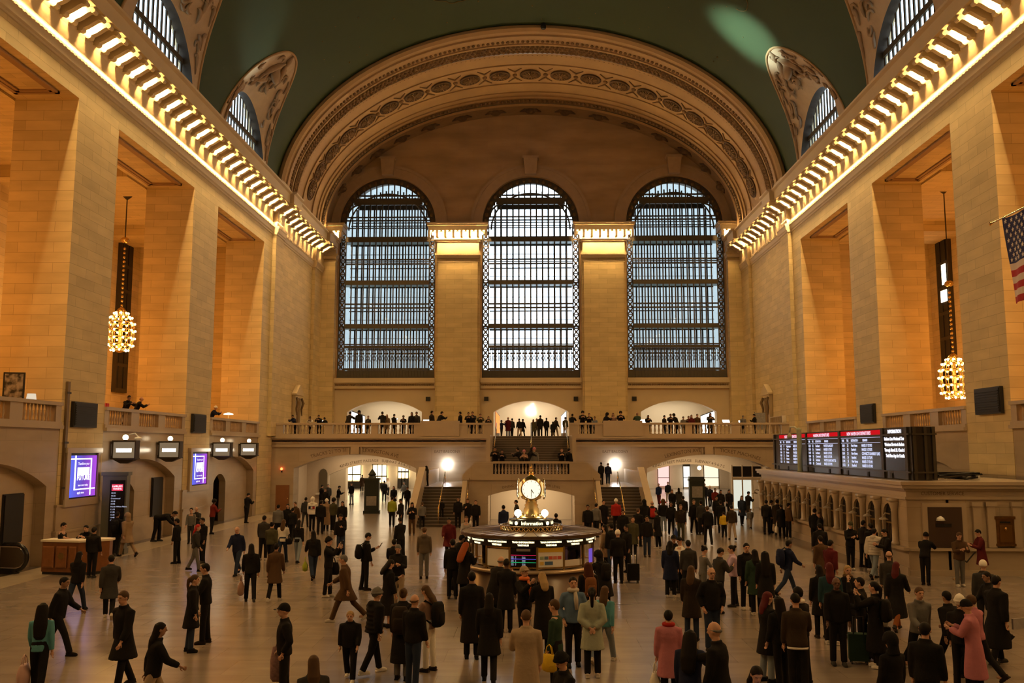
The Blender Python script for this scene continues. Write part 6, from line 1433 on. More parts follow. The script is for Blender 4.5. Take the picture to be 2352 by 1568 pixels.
('floor', -1.3, 20.3, 0.0, 1.8, 10, 'stand', 'coatl/bk', 'tr/bk', 'short/dk', 'm', 'tall person in long black coat left of the booth front'),
('floor', -0.83, 18.26, 0.0, 1.68, 0, 'walk2', 'coat/bk', 'tr/bk', 'long/dk', 'l', 'person with long black hair in black coat walking toward the booth'),
('floor', -0.09, 15.65, 0.0, 1.78, 0, 'phone', 'coatl/bg', 'tr/bk', 'short/br', 'l', 'person in long beige coat, back turned, head bowed'),
('floor', 0.45, 17.05, 0.0, 1.74, 70, 'stand', 'sweater/gn', 'tr/bk', 'short/br', 'l', 'person in dark green sweater with yellow shopping bags'),
('floor', 0.49, 13.37, 0.0, 1.6, 120, 'phone', 'jacket/bk', 'tr/bk', 'beanie/bk', 'l', 'person in black knit hat at the lower edge looking down'),
('floor', -2.39, 28.13, 0.0, 1.74, 10, 'stand', 'jacket/bk', 'tr/bk', 'short/dk', 'm', "dark figure farthest left at the booth's left side"),
('floor', 4.25, 28.55, 0.0, 1.66, -20, 'stand', 'coat/nv', 'tr/bk', 'long/dk', 'l', 'person in navy coat and black trousers with back turned, right of suitcase'),
('floor', 4.73, 29.31, 0.0, 1.72, 120, 'phone2', 'sweater/wh', 'tr/bk', 'short/dk', 'l', 'person in white top looking down in the small group right of the suitcase'),
('floor', 4.58, 29.95, 0.0, 1.7, 180, 'stand', 'jacket/bk', 'tr/bk', 'cap/bk', 'm', 'person in black hat between the navy coat and the white top'),
('floor', 4.72, 28.02, 0.0, 1.74, 0, 'stand', 'jacket/ch', 'tr/bk', 'short/dk', 'l', 'person in charcoal jacket right of the white top'),
('floor', 5.03, 27.45, 0.0, 1.62, -70, 'phone', 'sweater/gy', 'tr/gy', 'bun/dk', 'l', 'person in grey sweater with dark bun, facing right'),
('floor', 5.18, 25.87, 0.0, 1.74, -60, 'phone', 'jacket/ch', 'tr/bk', 'short/dk', 'l', 'person in charcoal jacket facing the lilac jacket'),
('floor', 5.82, 26.94, 0.0, 1.7, 80, 'cross', 'jacket/lc', 'tr/bk', 'bun/dk', 'l', 'person in lilac jacket facing left'),
('floor', 6.07, 26.38, 0.0, 1.82, 180, 'stand', 'jacket/bk', 'tr/bk', 'short/dk', 'l', 'bearded person in black facing the viewer, right of the lilac jacket'),
('floor', 6.14, 25.64, 0.0, 1.72, 0, 'stand', 'coat/gn', 'tr/bk', 'long/dk', 'l', 'person with long black hair in dark green coat, back turned'),
('floor', 6.26, 25.03, 0.0, 1.74, -10, 'stand', 'coat/bk', 'tr/bk', 'longx/dk', 'l', 'person with very long black hair in black coat, back turned'),
('floor', 7.86, 28.75, 0.0, 1.74, -80, 'walk', 'jacket/nv', 'tr/db', 'short/dk', 'm', 'lone person with dark backpack walking right on the open floor'),
('floor', 10.72, 34.61, 0.0, 1.72, 0, 'stand', 'jacket/bk', 'tr/bk', 'short/dk', 'm', 'black-clad person before the ticket windows, above the maroon jacket'),
('floor', 9.21, 29.69, 0.0, 1.72, 10, 'stand', 'coat/br', 'tr/bk', 'short/dk', 'l', 'person in dark brown coat left of the maroon jacket'),
('floor', 9.11, 28.57, 0.0, 1.72, -50, 'walk2', 'jacket/mr', 'tr/bk', 'short/dk', 'm', 'person in maroon jacket walking right near the ticket windows'),
('floor', 3.79, 22.23, 0.0, 1.7, -20, 'stand', 'coat/nk', 'tr/db', 'long/br', 'l', 'person with brown hair in patterned dark coat, left of the bald one'),
('floor', 4.06, 21.14, 0.0, 1.8, -170, 'pockets', 'jacket/bk', 'tr/db', 'bald/gy', 'l', 'bald person with glasses in black jacket in the middle of the right floor'),
('floor', 2.43, 16.67, 0.0, 1.62, 0, 'stand', 'coat/pk', 'tr/bk', 'short/dk', 'l', 'person in pink coat and red scarf holding a white bag'),
('floor', 2.45, 14.65, 0.0, 1.66, -30, 'reach', 'jacket/nv', 'tr/wn', 'longx/dk', 'l', 'person with very long dark hair in navy top and brown skirt'),
('floor', 2.83, 14.15, 0.0, 1.88, 60, 'reach', 'jacket/bk', 'tr/bk', 'bald/gy', 'l', "bald person in black suit at the lower edge holding another's hand"),
('floor', 2.99, 12.7, 0.0, 1.6, 180, 'phone2', 'jacket/bk', 'tr/bk', 'long/dk', 'l', 'person with a lit phone at the lower edge, hair parted'),
('floor', 4.6, 18.43, 0.0, 1.68, -70, 'stand', 'coat/bk', 'tr/lb', 'long/mr', 'l', 'person with dark red hair in black coat and pale jeans, facing right'),
('floor', 4.71, 17.86, 0.0, 1.68, 20, 'stand', 'jacket/bk', 'tr/bk', 'longx/dk', 'l', 'person in black with long black hair, back turned, beside the brown jacket'),
('floor', 4.86, 17.27, 0.0, 1.82, -10, 'phone', 'jacket/nb', 'tr/bk', 'short/dk', 'l', 'person in dark brown jacket with a white shirt hem, back turned'),
('floor', 5.21, 18.25, 0.0, 1.8, 40, 'stand', 'jacket/bk', 'tr/bk', 'short/dk', 'l', 'person in black suit with white collar behind the dark brown jacket'),
('floor', 6.95, 22.61, 0.0, 1.68, 0, 'stand', 'coat/bk', 'tr/bk', 'long/dk', 'l', 'person with dark hair in black coat, left edge of the right group'),
('floor', 6.97, 21.9, 0.0, 1.82, -10, 'stand', 'jacket/dt', 'tr/bk', 'long/mr', 'l', 'person in dark teal jacket with reddish dark hair'),
('floor', 6.42, 19.8, 0.0, 1.78, 170, 'stand', 'jacket/bk', 'tr/bk', 'bald/br', 'd', 'bald person in black suit in the right group'),
('floor', 7.62, 22.63, 0.0, 1.68, 180, 'stand', 'coat/bk', 'tr/ch', 'long/bd', 'l', 'person with long fair hair and brown scarf facing the viewer'),
('floor', 7.14, 20.39, 0.0, 1.7, 60, 'point', 'jacket/bk', 'tr/bk', 'short/dk', 'l', 'person in black pointing upward in the right group'),
('floor', 7.14, 19.61, 0.0, 1.72, 50, 'photo', 'coatl/bk', 'tr/bk', 'pony/dk', 'l', 'person in long black coat and white shoes raising hands to the face'),
('floor', 12.9, 42.38, 0.0, 1.76, -40, 'stand', 'jacket/bk', 'tr/bk', 'short/dk', 'l', 'person in black suit at the middle ticket windows'),
('floor', 12.9, 41.56, 0.0, 1.66, 80, 'stand', 'coat/bk', 'tr/skin', 'long/br', 'l', 'person in short black dress at the middle ticket windows'),
('floor', 11.92, 34.93, 0.0, 1.76, -170, 'phone2', 'jacket/bk', 'tr/bk', 'cap/ol', 'l', 'person in black uniform and cap holding something before the ticket windows'),
('floor', 12.73, 35.83, 0.0, 1.74, -60, 'stand', 'jacket/bk', 'tr/bk', 'short/dk', 'm', 'dark figure right of the uniformed one at the ticket windows'),
('floor', 12.7, 34.9, 0.0, 1.7, 10, 'stand', 'coat/bk', 'tr/bk', 'short/dk', 'm', 'second dark figure right of the uniformed one at the ticket windows'),
('floor', 11.93, 32.6, 0.0, 1.78, -40, 'walk', 'puffer/wg', 'tr/lb', 'short/dk', 'l', 'person in pale padded jacket near the ticket office corner'),
('floor', 12.2, 32.03, 0.0, 1.74, 90, 'phone2', 'jacket/bk', 'tr/bk', 'short/dk', 'l', 'person in black by the last ticket window near the corner'),
('floor', 9.51, 24.92, 0.0, 1.76, -20, 'stand', 'jacket/ch', 'tr/ch', 'bald/br', 'l', 'bald person in dark grey jacket looking up, near the right'),
('floor', 9.12, 23.53, 0.0, 1.72, -40, 'walk', 'coatl/bk', 'tr/ru', 'long/mr', 'l', 'person in long dark coat and rust trousers near the right'),
('floor', 13.24, 31.45, 0.0, 1.72, -30, 'lean', 'jacket/bk', 'tr/bk', 'cap/bk', 'm', 'dark figure leaning at the shuttered service window'),
('floor', 14.1, 30.93, 0.0, 1.74, 180, 'phone2', 'jacket/br', 'tr/gy', 'short/br', 'l', 'person in brown jacket and grey trousers by the service window'),
('floor', 15.44, 32.16, 0.0, 1.72, 80, 'phone2', 'coat/mr', 'tr/bk', 'short/dk', 'l', 'person in maroon coat beside the bronze letter box'),
('floor', 11.16, 23.23, 0.0, 1.74, -30, 'walk2', 'jacket/ch', 'tr/bk', 'cap/wh', 'l', 'person in white cap walking in front of the maroon coat'),
('floor', 10.67, 21.9, 0.0, 1.7, 90, 'walk', 'jacket/bk', 'tr/bk', 'short/dk', 'm', 'dark figure bent forward walking left at the right edge'),
('floor', 9.81, 19.97, 0.0, 1.82, -70, 'walk2', 'coatl/bk', 'tr/bk', 'short/dk', 'l', 'tall person in long black coat carrying a newspaper at the right edge'),
('floor', 7.85, 19.16, 0.0, 1.76, 180, 'walk', 'jacket/gy', 'tr/bk', 'short/br', 'l', 'person in grey top walking toward the viewer on the right floor'),
('floor', 8.37, 18.88, 0.0, 1.7, 20, 'walk', 'jacket/bk', 'tr/bk', 'short/dk', 'm', 'black-clad person left behind the white knit hat'),
('floor', 8.09, 17.85, 0.0, 1.7, -40, 'stand', 'jacket/bk', 'tr/bk', 'beanie/wh', 'l', 'person in white knit hat and black jacket hugging another'),
('floor', 8.15, 17.48, 0.0, 1.68, 60, 'phone2', 'coatl/pk', 'tr/bk', 'cap/bk', 'l', 'person in long pink coat and black cap hugging another'),
('floor', 8.76, 18.65, 0.0, 1.66, 30, 'walk', 'jacket/pk', 'tr/bk', 'short/br', 'l', 'person in pinkish jacket behind the hugging pair'),
('floor', 5.54, 14.55, 0.0, 1.64, 20, 'stand', 'jacket/bk', 'tr/bk', 'hood/bk', 'm', 'black hooded person at the lower right edge'),
('floor', 6.2, 14.93, 0.0, 1.74, -30, 'stand', 'jacket/bk', 'tr/bk', 'short/dk', 'l', 'person in black jacket at the lower edge, face turned right'),
('floor', 2.79, 45.71, 0.0, 1.72, 180, 'stand', 'jacket/bk', 'tr/bk', 'short/dk', 'm', 'dark figure just right of the landing front'),
('floor', 3.32, 47.46, 0.0, 1.68, -40, 'stand', 'jacket/gy', 'tr/bk', 'short/dk', 'l', 'person in grey jacket at the foot of the right lower flight'),
('floor', 3.84, 49.2, 0.0, 1.76, 180, 'stand', 'coat/bk', 'tr/bk', 'short/dk', 'l', 'person in dark coat left at the foot of the right lower flight'),
('floor', 4.62, 50.42, 0.0, 1.74, 0, 'stand', 'jacket/rd', 'tr/bk', 'beanie/wh', 'l', 'person in white knit hat and red jacket on the right lower flight'),
('floor', 4.18, 42.2, 0.0, 1.72, 180, 'stand', 'jacket/bk', 'tr/bk', 'short/dk', 'm', 'black-clad person below the red jacket at the right stair foot'),
('floor', 4.27, 39.06, 0.0, 1.62, 180, 'stand', 'coat/ol', 'tr/bk', 'long/br', 'l', 'short person in olive coat and white shoes right of the booth'),
('floor', 4.96, 43.13, 0.0, 1.72, -30, 'stand', 'coat/bk', 'tr/bk', 'short/br', 'l', 'brown-haired dark figure behind the olive coat'),
('floor', 6.06, 49.61, 0.0, 1.74, 0, 'stand', 'jacket/bk', 'tr/bk', 'hood/bk', 'm', 'hooded dark figure by the outer right stair parapet'),
('floor', 6.28, 48.05, 0.0, 1.76, 0, 'stand', 'jacket/bk', 'tr/gy', 'bald/gy', 'l', 'bald person with a red backpack before the right arch'),
('floor', 7.13, 50.05, 0.0, 1.74, 0, 'stand', 'jacket/bk', 'tr/lb', 'hood/br', 'l', 'person in fur-trimmed hood and jeans with red headphones'),
('floor', 7.3, 48.43, 0.0, 1.74, 180, 'walk2', 'jacket/bk', 'tr/bk', 'short/dk', 'm', 'black-clad person right of the fur-trimmed hood'),
('floor', 7.38, 45.82, 0.0, 1.74, 180, 'stand', 'jacket/nk', 'tr/ol', 'short/br', 'l', 'person in dark jacket and khaki trousers with a blue bag'),
('floor', 8.66, 49.41, 0.0, 1.8, 180, 'walk2', 'jacket/bk', 'tr/bk', 'short/br', 'l', 'person in dark suit and white shirt pulling a dark suitcase'),
('floor', 8.33, 43.84, 0.0, 1.8, 0, 'walk2', 'jacket/bk', 'tr/bk', 'short/br', 'l', 'person in black jacket walking away, alone left of the yellow jacket'),
('floor', 9.87, 47.62, 0.0, 1.26, 0, 'stand', 'jacket/yl', 'tr/bk', 'short/dk', 'l', 'child in yellow jacket'),
('floor', 9.97, 46.19, 0.0, 1.7, 0, 'walk2', 'jacket/nb', 'tr/bg', 'short/dk', 'l', 'person in dark jacket and beige trousers right of the yellow jacket'),
('floor', 10.21, 50.0, 0.0, 1.7, 0, 'stand', 'jacket/bk', 'tr/bk', 'short/dk', 'm', 'dark figure behind the child in yellow'),
('floor', 12.51, 55.14, 0.0, 1.72, 180, 'walk2', 'coat/db', 'tr/bk', 'long/br', 'l', 'person in dark blue coat with long hair walking toward the viewer'),
('floor', 13.94, 59.7, 0.0, 1.74, -60, 'phone', 'jacket/bk', 'tr/ch', 'short/dk', 'l', 'person with shoulder bag before the glazed doors'),
('floor', 12.47, 52.88, 0.0, 1.1, 0, 'walk2', 'jacket/gy', 'tr/lg', 'short/br', 'l', 'small child in grey beside the dark blue coat'),
('floor', 13.61, 63.75, 0.0, 1.7, 180, 'walk2', 'coat/bk', 'tr/bk', 'long/dk', 'l', 'person with long black hair in black coat before the right passage wall'),
('floor', 10.24, 74.19, 0.0, 1.72, 160, 'walk2', 'jacket/nv', 'tr/mr', 'short/br', 'l', 'person in navy jacket at the left of the right passage'),
('floor', 11.47, 77.53, 0.0, 1.74, 180, 'walk2', 'jacket/bk', 'tr/bg', 'short/br', 'l', 'person in open dark jacket walking out of the right passage'),
('floor', 9.61, 63.21, 0.0, 1.72, 180, 'walk2', 'coat/bk', 'tr/bk', 'long/br', 'l', 'person in black coat left of the right kiosk, nearer of two'),
('floor', 10.57, 66.23, 0.0, 1.68, 0, 'stand', 'coat/ch', 'tr/bk', 'long/dk', 'l', "person in charcoal coat right against the right kiosk's left side"),
('floor', 12.66, 70.04, 0.0, 1.78, 0, 'stand', 'jacket/bk', 'tr/bk', 'short/dk', 'm', 'dark figure just right of the right kiosk'),
('floor', 13.82, 73.73, 0.0, 1.74, 180, 'walk2', 'jacket/bk', 'tr/bk', 'short/br', 'l', 'black-clad person in the right passage, second right of the kiosk'),
('floor', 13.59, 70.43, 0.0, 1.7, 180, 'walk2', 'jacket/bk', 'tr/bk', 'short/bd', 'l', 'fair-haired person in black in the right passage'),
('floor', 12.97, 65.35, 0.0, 1.72, 180, 'walk2', 'jacket/rk', 'tr/bk', 'short/dk', 'l', 'person in dark jacket with a red front in the right passage'),
('floor', 12.99, 63.52, 0.0, 1.68, 180, 'walk2', 'coat/bk', 'tr/bk', 'long/dk', 'l', 'long-haired person in black right of the red front'),
('floor', 8.94, 54.47, 0.0, 1.7, 0, 'stand', 'jacket/bk', 'tr/bk', 'short/dk', 'm', "dark figure before the right kiosk's base"),
('floor', 8.96, 48.9, 0.0, 1.76, 10, 'stand', 'jacket/ch', 'tr/bk', 'short/dk', 'm', 'charcoal figure between the suitcase puller and the lone walker'),
('floor', 10.81, 54.12, 0.0, 1.72, 180, 'stand', 'jacket/bk', 'tr/bk', 'short/dk', 'm', 'dark figure in mid crowd above the child in yellow'),
('floor', 5.75, 42.24, 0.0, 1.7, 60, 'stand', 'coat/bk', 'tr/bk', 'short/dk', 'm', 'dark figure right behind the olive coat and red backpack'),
('floor', 4.85, 38.99, 0.0, 1.68, 180, 'stand', 'jacket/bk', 'tr/db', 'short/dk', 'm', 'dark-clad person in jeans left below the red backpack'),
('floor', 3.52, 34.12, 0.0, 1.7, 120, 'stand', 'jacket/bk', 'tr/bk', 'short/dk', 'm', 'black-clad person right of the white cap, before the crowd'),
('floor', 12.49, 49.38, 0.0, 1.76, -30, 'stand', 'jacket/bk', 'tr/bk', 'short/dk', 'm', 'black-clad person at the far ticket windows, leftmost'),
('floor', 12.9, 50.11, 0.0, 1.72, -60, 'reach', 'sweater/wh', 'tr/bk', 'short/dk', 'm', 'person in white shirt at the far ticket windows'),
('floor', 12.72, 47.29, 0.0, 1.68, 0, 'stand', 'coat/bk', 'tr/bk', 'short/dk', 'm', 'person in black coat at the ticket windows with a white bag'),
('floor', 12.9, 48.73, 0.0, 1.82, -20, 'stand', 'coat/nk', 'tr/gy', 'short/dk', 'm', 'person in long dark jacket and grey trousers at the ticket windows'),
('floor', 12.9, 46.69, 0.0, 1.76, -70, 'stand', 'jacket/br', 'tr/bk', 'short/dk', 'l', 'person in brown jacket at the ticket windows'),
('rail', -17.53, 67.1, 5.4, 1.6, 150, 'lean', 'jacket/nv', 'tr/bk', 'short/dk', 'm', 'leftmost person at the end balcony rail, under the small pediment'),
('rail', -16.3, 67.1, 5.4, 1.49, 180, 'lean', 'sweater/wh', 'tr/bk', 'short/dk', 'd', 'person in white at the left balcony rail'),
('rail', -15.66, 67.1, 5.4, 1.6, 180, 'lean', 'jacket/bk', 'tr/bk', 'short/dk', 'm', 'wide dark figure right of the white top at the left rail'),
('rail', -15.3, 67.7, 5.4, 1.45, 60, 'lean', 'jacket/bk', 'tr/bk', 'short/dk', 'm', 'dark head low at the left balcony rail, beside the glowing tablet'),
('rail', -13.43, 67.1, 5.4, 1.86, -30, 'lean', 'jacket/nk', 'tr/bk', 'short/dk', 'l', 'person leaning before the white screen of the left upper doorway'),
('rail', -12.69, 67.1, 5.4, 1.85, 180, 'stand', 'coat/bk', 'tr/bk', 'hood/bk', 'm', 'hooded dark figure right of the white screen in the left doorway'),
('rail', -12.01, 67.1, 5.4, 1.49, 180, 'stand', 'jacket/ch', 'tr/bk', 'short/dk', 'l', 'short person in the middle of the left upper doorway'),
('rail', -10.95, 67.1, 5.4, 1.86, 20, 'lean', 'jacket/bk', 'tr/bk', 'short/dk', 'm', 'broad dark figure in the middle of the left upper doorway'),
('rail', -10.72, 67.7, 5.4, 1.61, 180, 'stand', 'coat/tn', 'tr/bk', 'long/bd', 'l', 'small pale-coated person beside the broad dark figure'),
('rail', -10.14, 67.1, 5.4, 1.62, -30, 'phone', 'jacket/bk', 'tr/bk', 'short/dk', 'm', 'dark figure raising a phone in the left upper doorway'),
('rail', -9.4, 67.1, 5.4, 1.55, 180, 'lean', 'jacket/bk', 'tr/bk', 'beanie/gy', 'm', 'person with grey knit hat at the right side of the left doorway'),
('rail', -8.79, 67.1, 5.4, 1.75, 180, 'stand', 'coat/bk', 'tr/bk', 'long/dk', 'm', 'long-haired dark figure near the right jamb of the left doorway'),
('rail', -8.51, 67.7, 5.4, 1.8, 180, 'stand', 'jacket/ch', 'tr/bk', 'short/dk', 'm', 'dark figure at the right jamb of the left upper doorway'),
('rail', -7.34, 67.1, 5.4, 1.84, -50, 'stand', 'jacket/nk', 'tr/bk', 'short/dk', 'l', 'person left of the plain marble block at the left rail'),
('rail', -6.7, 67.1, 5.4, 1.86, -60, 'lean', 'jacket/bk', 'tr/bk', 'short/dk', 'l', 'person bending over the plain marble block at the left rail'),
('rail', -5.19, 67.1, 5.4, 1.78, 70, 'stand', 'jacket/bk', 'tr/bk', 'short/dk', 'm', 'person right of the plain marble block, facing left'),
('rail', -4.61, 67.1, 5.4, 1.79, 180, 'lean', 'jacket/bk', 'tr/bk', 'short/dk', 'm', 'dark figure left of a close pair near the stair opening'),
('rail', -4.33, 67.7, 5.4, 1.86, 180, 'lean', 'jacket/ch', 'tr/bk', 'short/dk', 'l', 'taller of a close pair near the left of the stair opening'),
('rail', -3.74, 67.1, 5.4, 1.68, 180, 'lean', 'jacket/ol', 'tr/bk', 'short/br', 'l', 'person in olive at the rail left of the stair opening'),
('rail', -3.13, 67.1, 5.4, 1.48, 180, 'lean', 'coat/bk', 'tr/bk', 'long/dk', 'l', 'long-haired person at the rail beside the orange lit panel'),
('rail', 3.01, 67.1, 5.4, 1.68, -20, 'lean', 'jacket/bk', 'tr/bk', 'short/dk', 'm', 'first person at the rail right of the stair opening'),
('rail', 3.78, 67.1, 5.4, 1.86, 180, 'lean', 'jacket/bk', 'tr/bk', 'curly/dk', 'l', 'curly-haired person leaning at the rail right of the stair'),
('rail', 4.28, 67.4, 5.4, 1.72, 180, 'lean', 'jacket/bk', 'tr/bk', 'short/br', 'l', 'person right of the curly-haired one at the right rail'),
('rail', 4.73, 68.0, 5.4, 1.45, 180, 'stand', 'sweater/lb', 'tr/bk', 'short/dk', 'm', 'short person in pale blue behind the right rail'),
('rail', 5.47, 67.1, 5.4, 1.74, -60, 'lean', 'coat/bk', 'tr/bk', 'hood/bk', 'm', 'hooded person leaning right with a lit phone at the right rail'),
('rail', 6.04, 67.4, 5.4, 1.68, 180, 'stand', 'sweater/pb', 'tr/bk', 'long/br', 'l', 'person in pale top behind the right marble block'),
('rail', 6.56, 67.1, 5.4, 1.84, 180, 'lean', 'jacket/bk', 'tr/bk', 'curly/dk', 'l', 'dark-haired person leaning on the right marble block'),
('rail', 7.8, 67.1, 5.4, 1.78, 0, 'lean', 'jacket/gn', 'tr/bk', 'bald/dk', 'm', 'dark green-clad person right of the right marble block'),
('rail', 8.56, 67.1, 5.4, 1.57, 180, 'lean', 'jacket/bk', 'tr/bk', 'long/dk', 'm', 'person beside the left jamb of the right upper doorway'),
('rail', 9.74, 67.1, 5.4, 1.51, -60, 'stand', 'jacket/nk', 'tr/bk', 'short/dk', 'l', 'person in profile in the right upper doorway, leftmost'),
('rail', 10.26, 67.4, 5.4, 1.68, 180, 'lean', 'jacket/bk', 'tr/bk', 'short/dk', 'm', 'dark figure second from left in the right upper doorway'),
('rail', 10.71, 68.0, 5.4, 1.71, 40, 'lean', 'coat/bk', 'tr/bk', 'curly/dk', 'm', 'curly-haired dark figure in the middle of the right doorway'),
('rail', 11.14, 67.1, 5.4, 1.41, 180, 'stand', 'jacket/gy', 'tr/bk', 'cap/gy', 'l', 'person in grey hat in the right upper doorway'),
('rail', 11.62, 67.7, 5.4, 1.52, 180, 'lean', 'jacket/br', 'tr/bk', 'short/br', 'l', 'brown-clad person right of the grey hat in the doorway'),
('rail', 11.74, 67.1, 5.4, 1.54, 180, 'stand', 'jacket/mr', 'tr/bk', 'long/dk', 'l', 'long-haired person in maroon in the right upper doorway'),
('rail', 12.27, 67.7, 5.4, 1.62, 180, 'stand', 'jacket/br', 'tr/bk', 'short/dk', 'l', 'taller brown-clad person right of the maroon one'),
('rail', 13.11, 67.1, 5.4, 1.73, 180, 'lean', 'coat/ch', 'tr/bk', 'long/dk', 'l', 'person before the white screen of the right upper doorway'),
('rail', 15.49, 67.1, 5.4, 1.5, -40, 'stand', 'jacket/gy', 'tr/bk', 'short/gy', 'l', 'grey-clad person near the easel board on the right balcony'),
('rail', 16.38, 67.1, 5.4, 1.6, 60, 'phone', 'jacket/bk', 'tr/bk', 'short/dk', 'l', 'person in black bending beside the easel board'),
('stairtop', -2.43, 75.0, 5.4, 1.41, -60, 'photo', 'jacket/nv', 'tr/bk', 'short/dk', 'm', 'person raising a phone at the top of the upper flight, leftmost'),
('stairtop', -1.9, 75.3, 5.4, 1.67, 0, 'stand', 'coat/mr', 'tr/db', 'bald/br', 'l', 'person in maroon coat at the top of the upper flight'),
('stairtop', -1.59, 75.9, 5.4, 1.58, -30, 'stand', 'jacket/ch', 'tr/bk', 'short/dk', 'm', 'charcoal figure right of the maroon coat at the stair top'),
('stairtop', -0.96, 75.0, 5.4, 1.55, 20, 'walk2', 'jacket/bk', 'tr/bg', 'short/dk', 'm', 'person in black jacket and pale trousers at the stair top'),
('stairtop', -0.72, 75.6, 5.4, 1.54, -40, 'walk2', 'coat/bk', 'tr/bk', 'short/dk', 'm', 'dark figure just left of the middle handrail at the stair top'),
('stairtop', 0.18, 75.0, 5.4, 1.48, 0, 'stand', 'coat/ol', 'tr/bk', 'long/br', 'l', 'person in olive coat just right of the middle handrail'),
('stairtop', 0.47, 75.6, 5.4, 1.57, 180, 'walk2', 'jacket/gy', 'tr/gy', 'short/dk', 'l', 'grey-clad person walking down at the stair top'),
('stairtop', 0.76, 75.0, 5.4, 1.8, 0, 'stand', 'jacket/bk', 'tr/bk', 'short/dk', 'm', 'tallest dark figure at the top of the upper flight'),
('stairtop', 1.26, 75.3, 5.4, 1.6, -20, 'stand', 'jacket/bk', 'tr/bk', 'short/dk', 'm', 'black-clad person right of the tallest at the stair top'),
('stairtop', 1.79, 75.0, 5.4, 1.3, 0, 'walk2', 'coat/bk', 'tr/bk', 'long/dk', 'm', 'long-haired dark figure near the right of the stair top'),
('stairtop', 2.02, 75.6, 5.4, 1.68, -60, 'walk2', 'jacket/nk', 'tr/bg', 'short/br', 'l', 'person walking right at the top of the upper flight'),
('stairtop', 2.79, 75.0, 5.4, 1.66, -40, 'stand', 'jacket/ol', 'tr/tn', 'short/dk', 'l', 'person at the right handrail of the stair top'),
('landing', -2.23, 56.6, 2.8, 1.84, 180, 'lean', 'jacket/bk', 'tr/bk', 'short/dk', 'm', 'leftmost person leaning on the landing balustrade'),
('landing', -1.8, 56.6, 2.8, 1.67, 180, 'lean', 'jacket/bk', 'tr/bk', 'short/dk', 'm', 'second dark figure from the left on the landing'),
('landing', -0.73, 56.6, 2.8, 1.81, 60, 'lean', 'jacket/bk', 'tr/bk', 'short/dk', 'm', 'dark figure left of the pink hat on the landing'),
('landing', -0.43, 56.6, 2.8, 1.64, 180, 'lean', 'sweater/pb', 'tr/bk', 'beanie/pk', 'l', 'child-sized person in pink hat on the landing'),
('landing', -0.08, 56.6, 2.8, 1.81, -60, 'lean', 'jacket/bk', 'tr/bk', 'long/dk', 'm', 'long-haired dark figure behind the clock finial on the landing'),
('landing', 0.19, 56.6, 2.8, 1.73, 180, 'stand', 'jacket/gy', 'tr/bk', 'beanie/pk', 'l', 'person in pale pink hat and grey coat on the landing'),
('landing', 1.88, 56.6, 2.8, 1.76, 180, 'lean', 'jacket/bk', 'tr/bk', 'short/br', 'l', 'left one of two people at the right end of the landing'),
('landing', 2.31, 56.6, 2.8, 1.7, -40, 'stand', 'jacket/bk', 'tr/bk', 'short/dk', 'm', 'right one of two people at the right end of the landing'),
('corner', -6.65, 58.3, 2.15, 1.25, 60, 'stand', 'jacket/bk', 'tr/bk', 'long/dk', 'm', 'person in black standing on the left corner landing of the stairs'),
('corner', 4.61, 60.5, 2.15, 1.44, 20, 'stand', 'jacket/bk', 'tr/bk', 'short/dk', 'm', 'left one of two people beside the right stair floodlight'),
('corner', 5.04, 60.5, 2.15, 1.38, -30, 'stand', 'jacket/nv', 'tr/db', 'short/br', 'l', 'right one of two people beside the right stair floodlight'),
('steps', -5.26, 54.15, 0.5, 1.02, 0, 'walk2', 'jacket/bk', 'tr/bk', 'short/dk', 'm', 'small dark figure climbing the left lower flight by its handrail'),
('floor', -6.15, 51.92, 0.0, 1.5, 0, 'walk2', 'jacket/gy', 'tr/bk', 'short/br', 'l', 'person in grey jacket at the foot of the left lower flight'),
('leftbal', -19.5, 43.59, 5.42, 1.66, -120, 'lean', 'jacket/bk', 'tr/bk', 'short/dk', 'm', 'left one of two dark figures sitting on the middle left balcony'),
('leftbal', -19.5, 44.86, 5.42, 1.66, -70, 'lean', 'jacket/bk', 'tr/bk', 'bald/br', 'l', 'right one of two dark figures sitting on the middle left balcony'),
('leftbal', -19.5, 55.58, 5.42, 1.7, -90, 'lean', 'jacket/nv', 'tr/bk', 'beanie/wh', 'l', 'person in pale hat on the far left balcony'),
('booth', 1.05, 29.2, 0.0, 1.68, -90, 'stand', 'sweater/wh', 'tr/bk', 'short/dk', 'd', 'booth clerk in white shirt seen through the right glass'),
('booth', 1.33, 29.2, 0.0, 1.6, 60, 'stand', 'jacket/bk', 'tr/bk', 'short/dk', 'd', 'booth clerk in dark jacket behind the white notice'),
('booth', -1.38, 29.2, 0.0, 1.64, -90, 'stand', 'sweater/ol', 'tr/bk', 'short/dk', 'm', 'booth clerk in olive top behind the left glass'),
]
for row in PEOPLE: person(*row)
def find(s):
    r = [o for l, o in PP.items() if s in l]
    if len(r) != 1: print('FIND', s, len(r))
    return r[0]
def world(o, p):
    c, s = cos(o.rotation_euler.z), sin(o.rotation_euler.z); sx = abs(o.scale.x); x, y, z = p[0] * sx, p[1] * sx, p[2] * o.scale.z
    return (o.location.x + x * c - y * s, o.location.y + x * s + y * c, o.location.z + z)
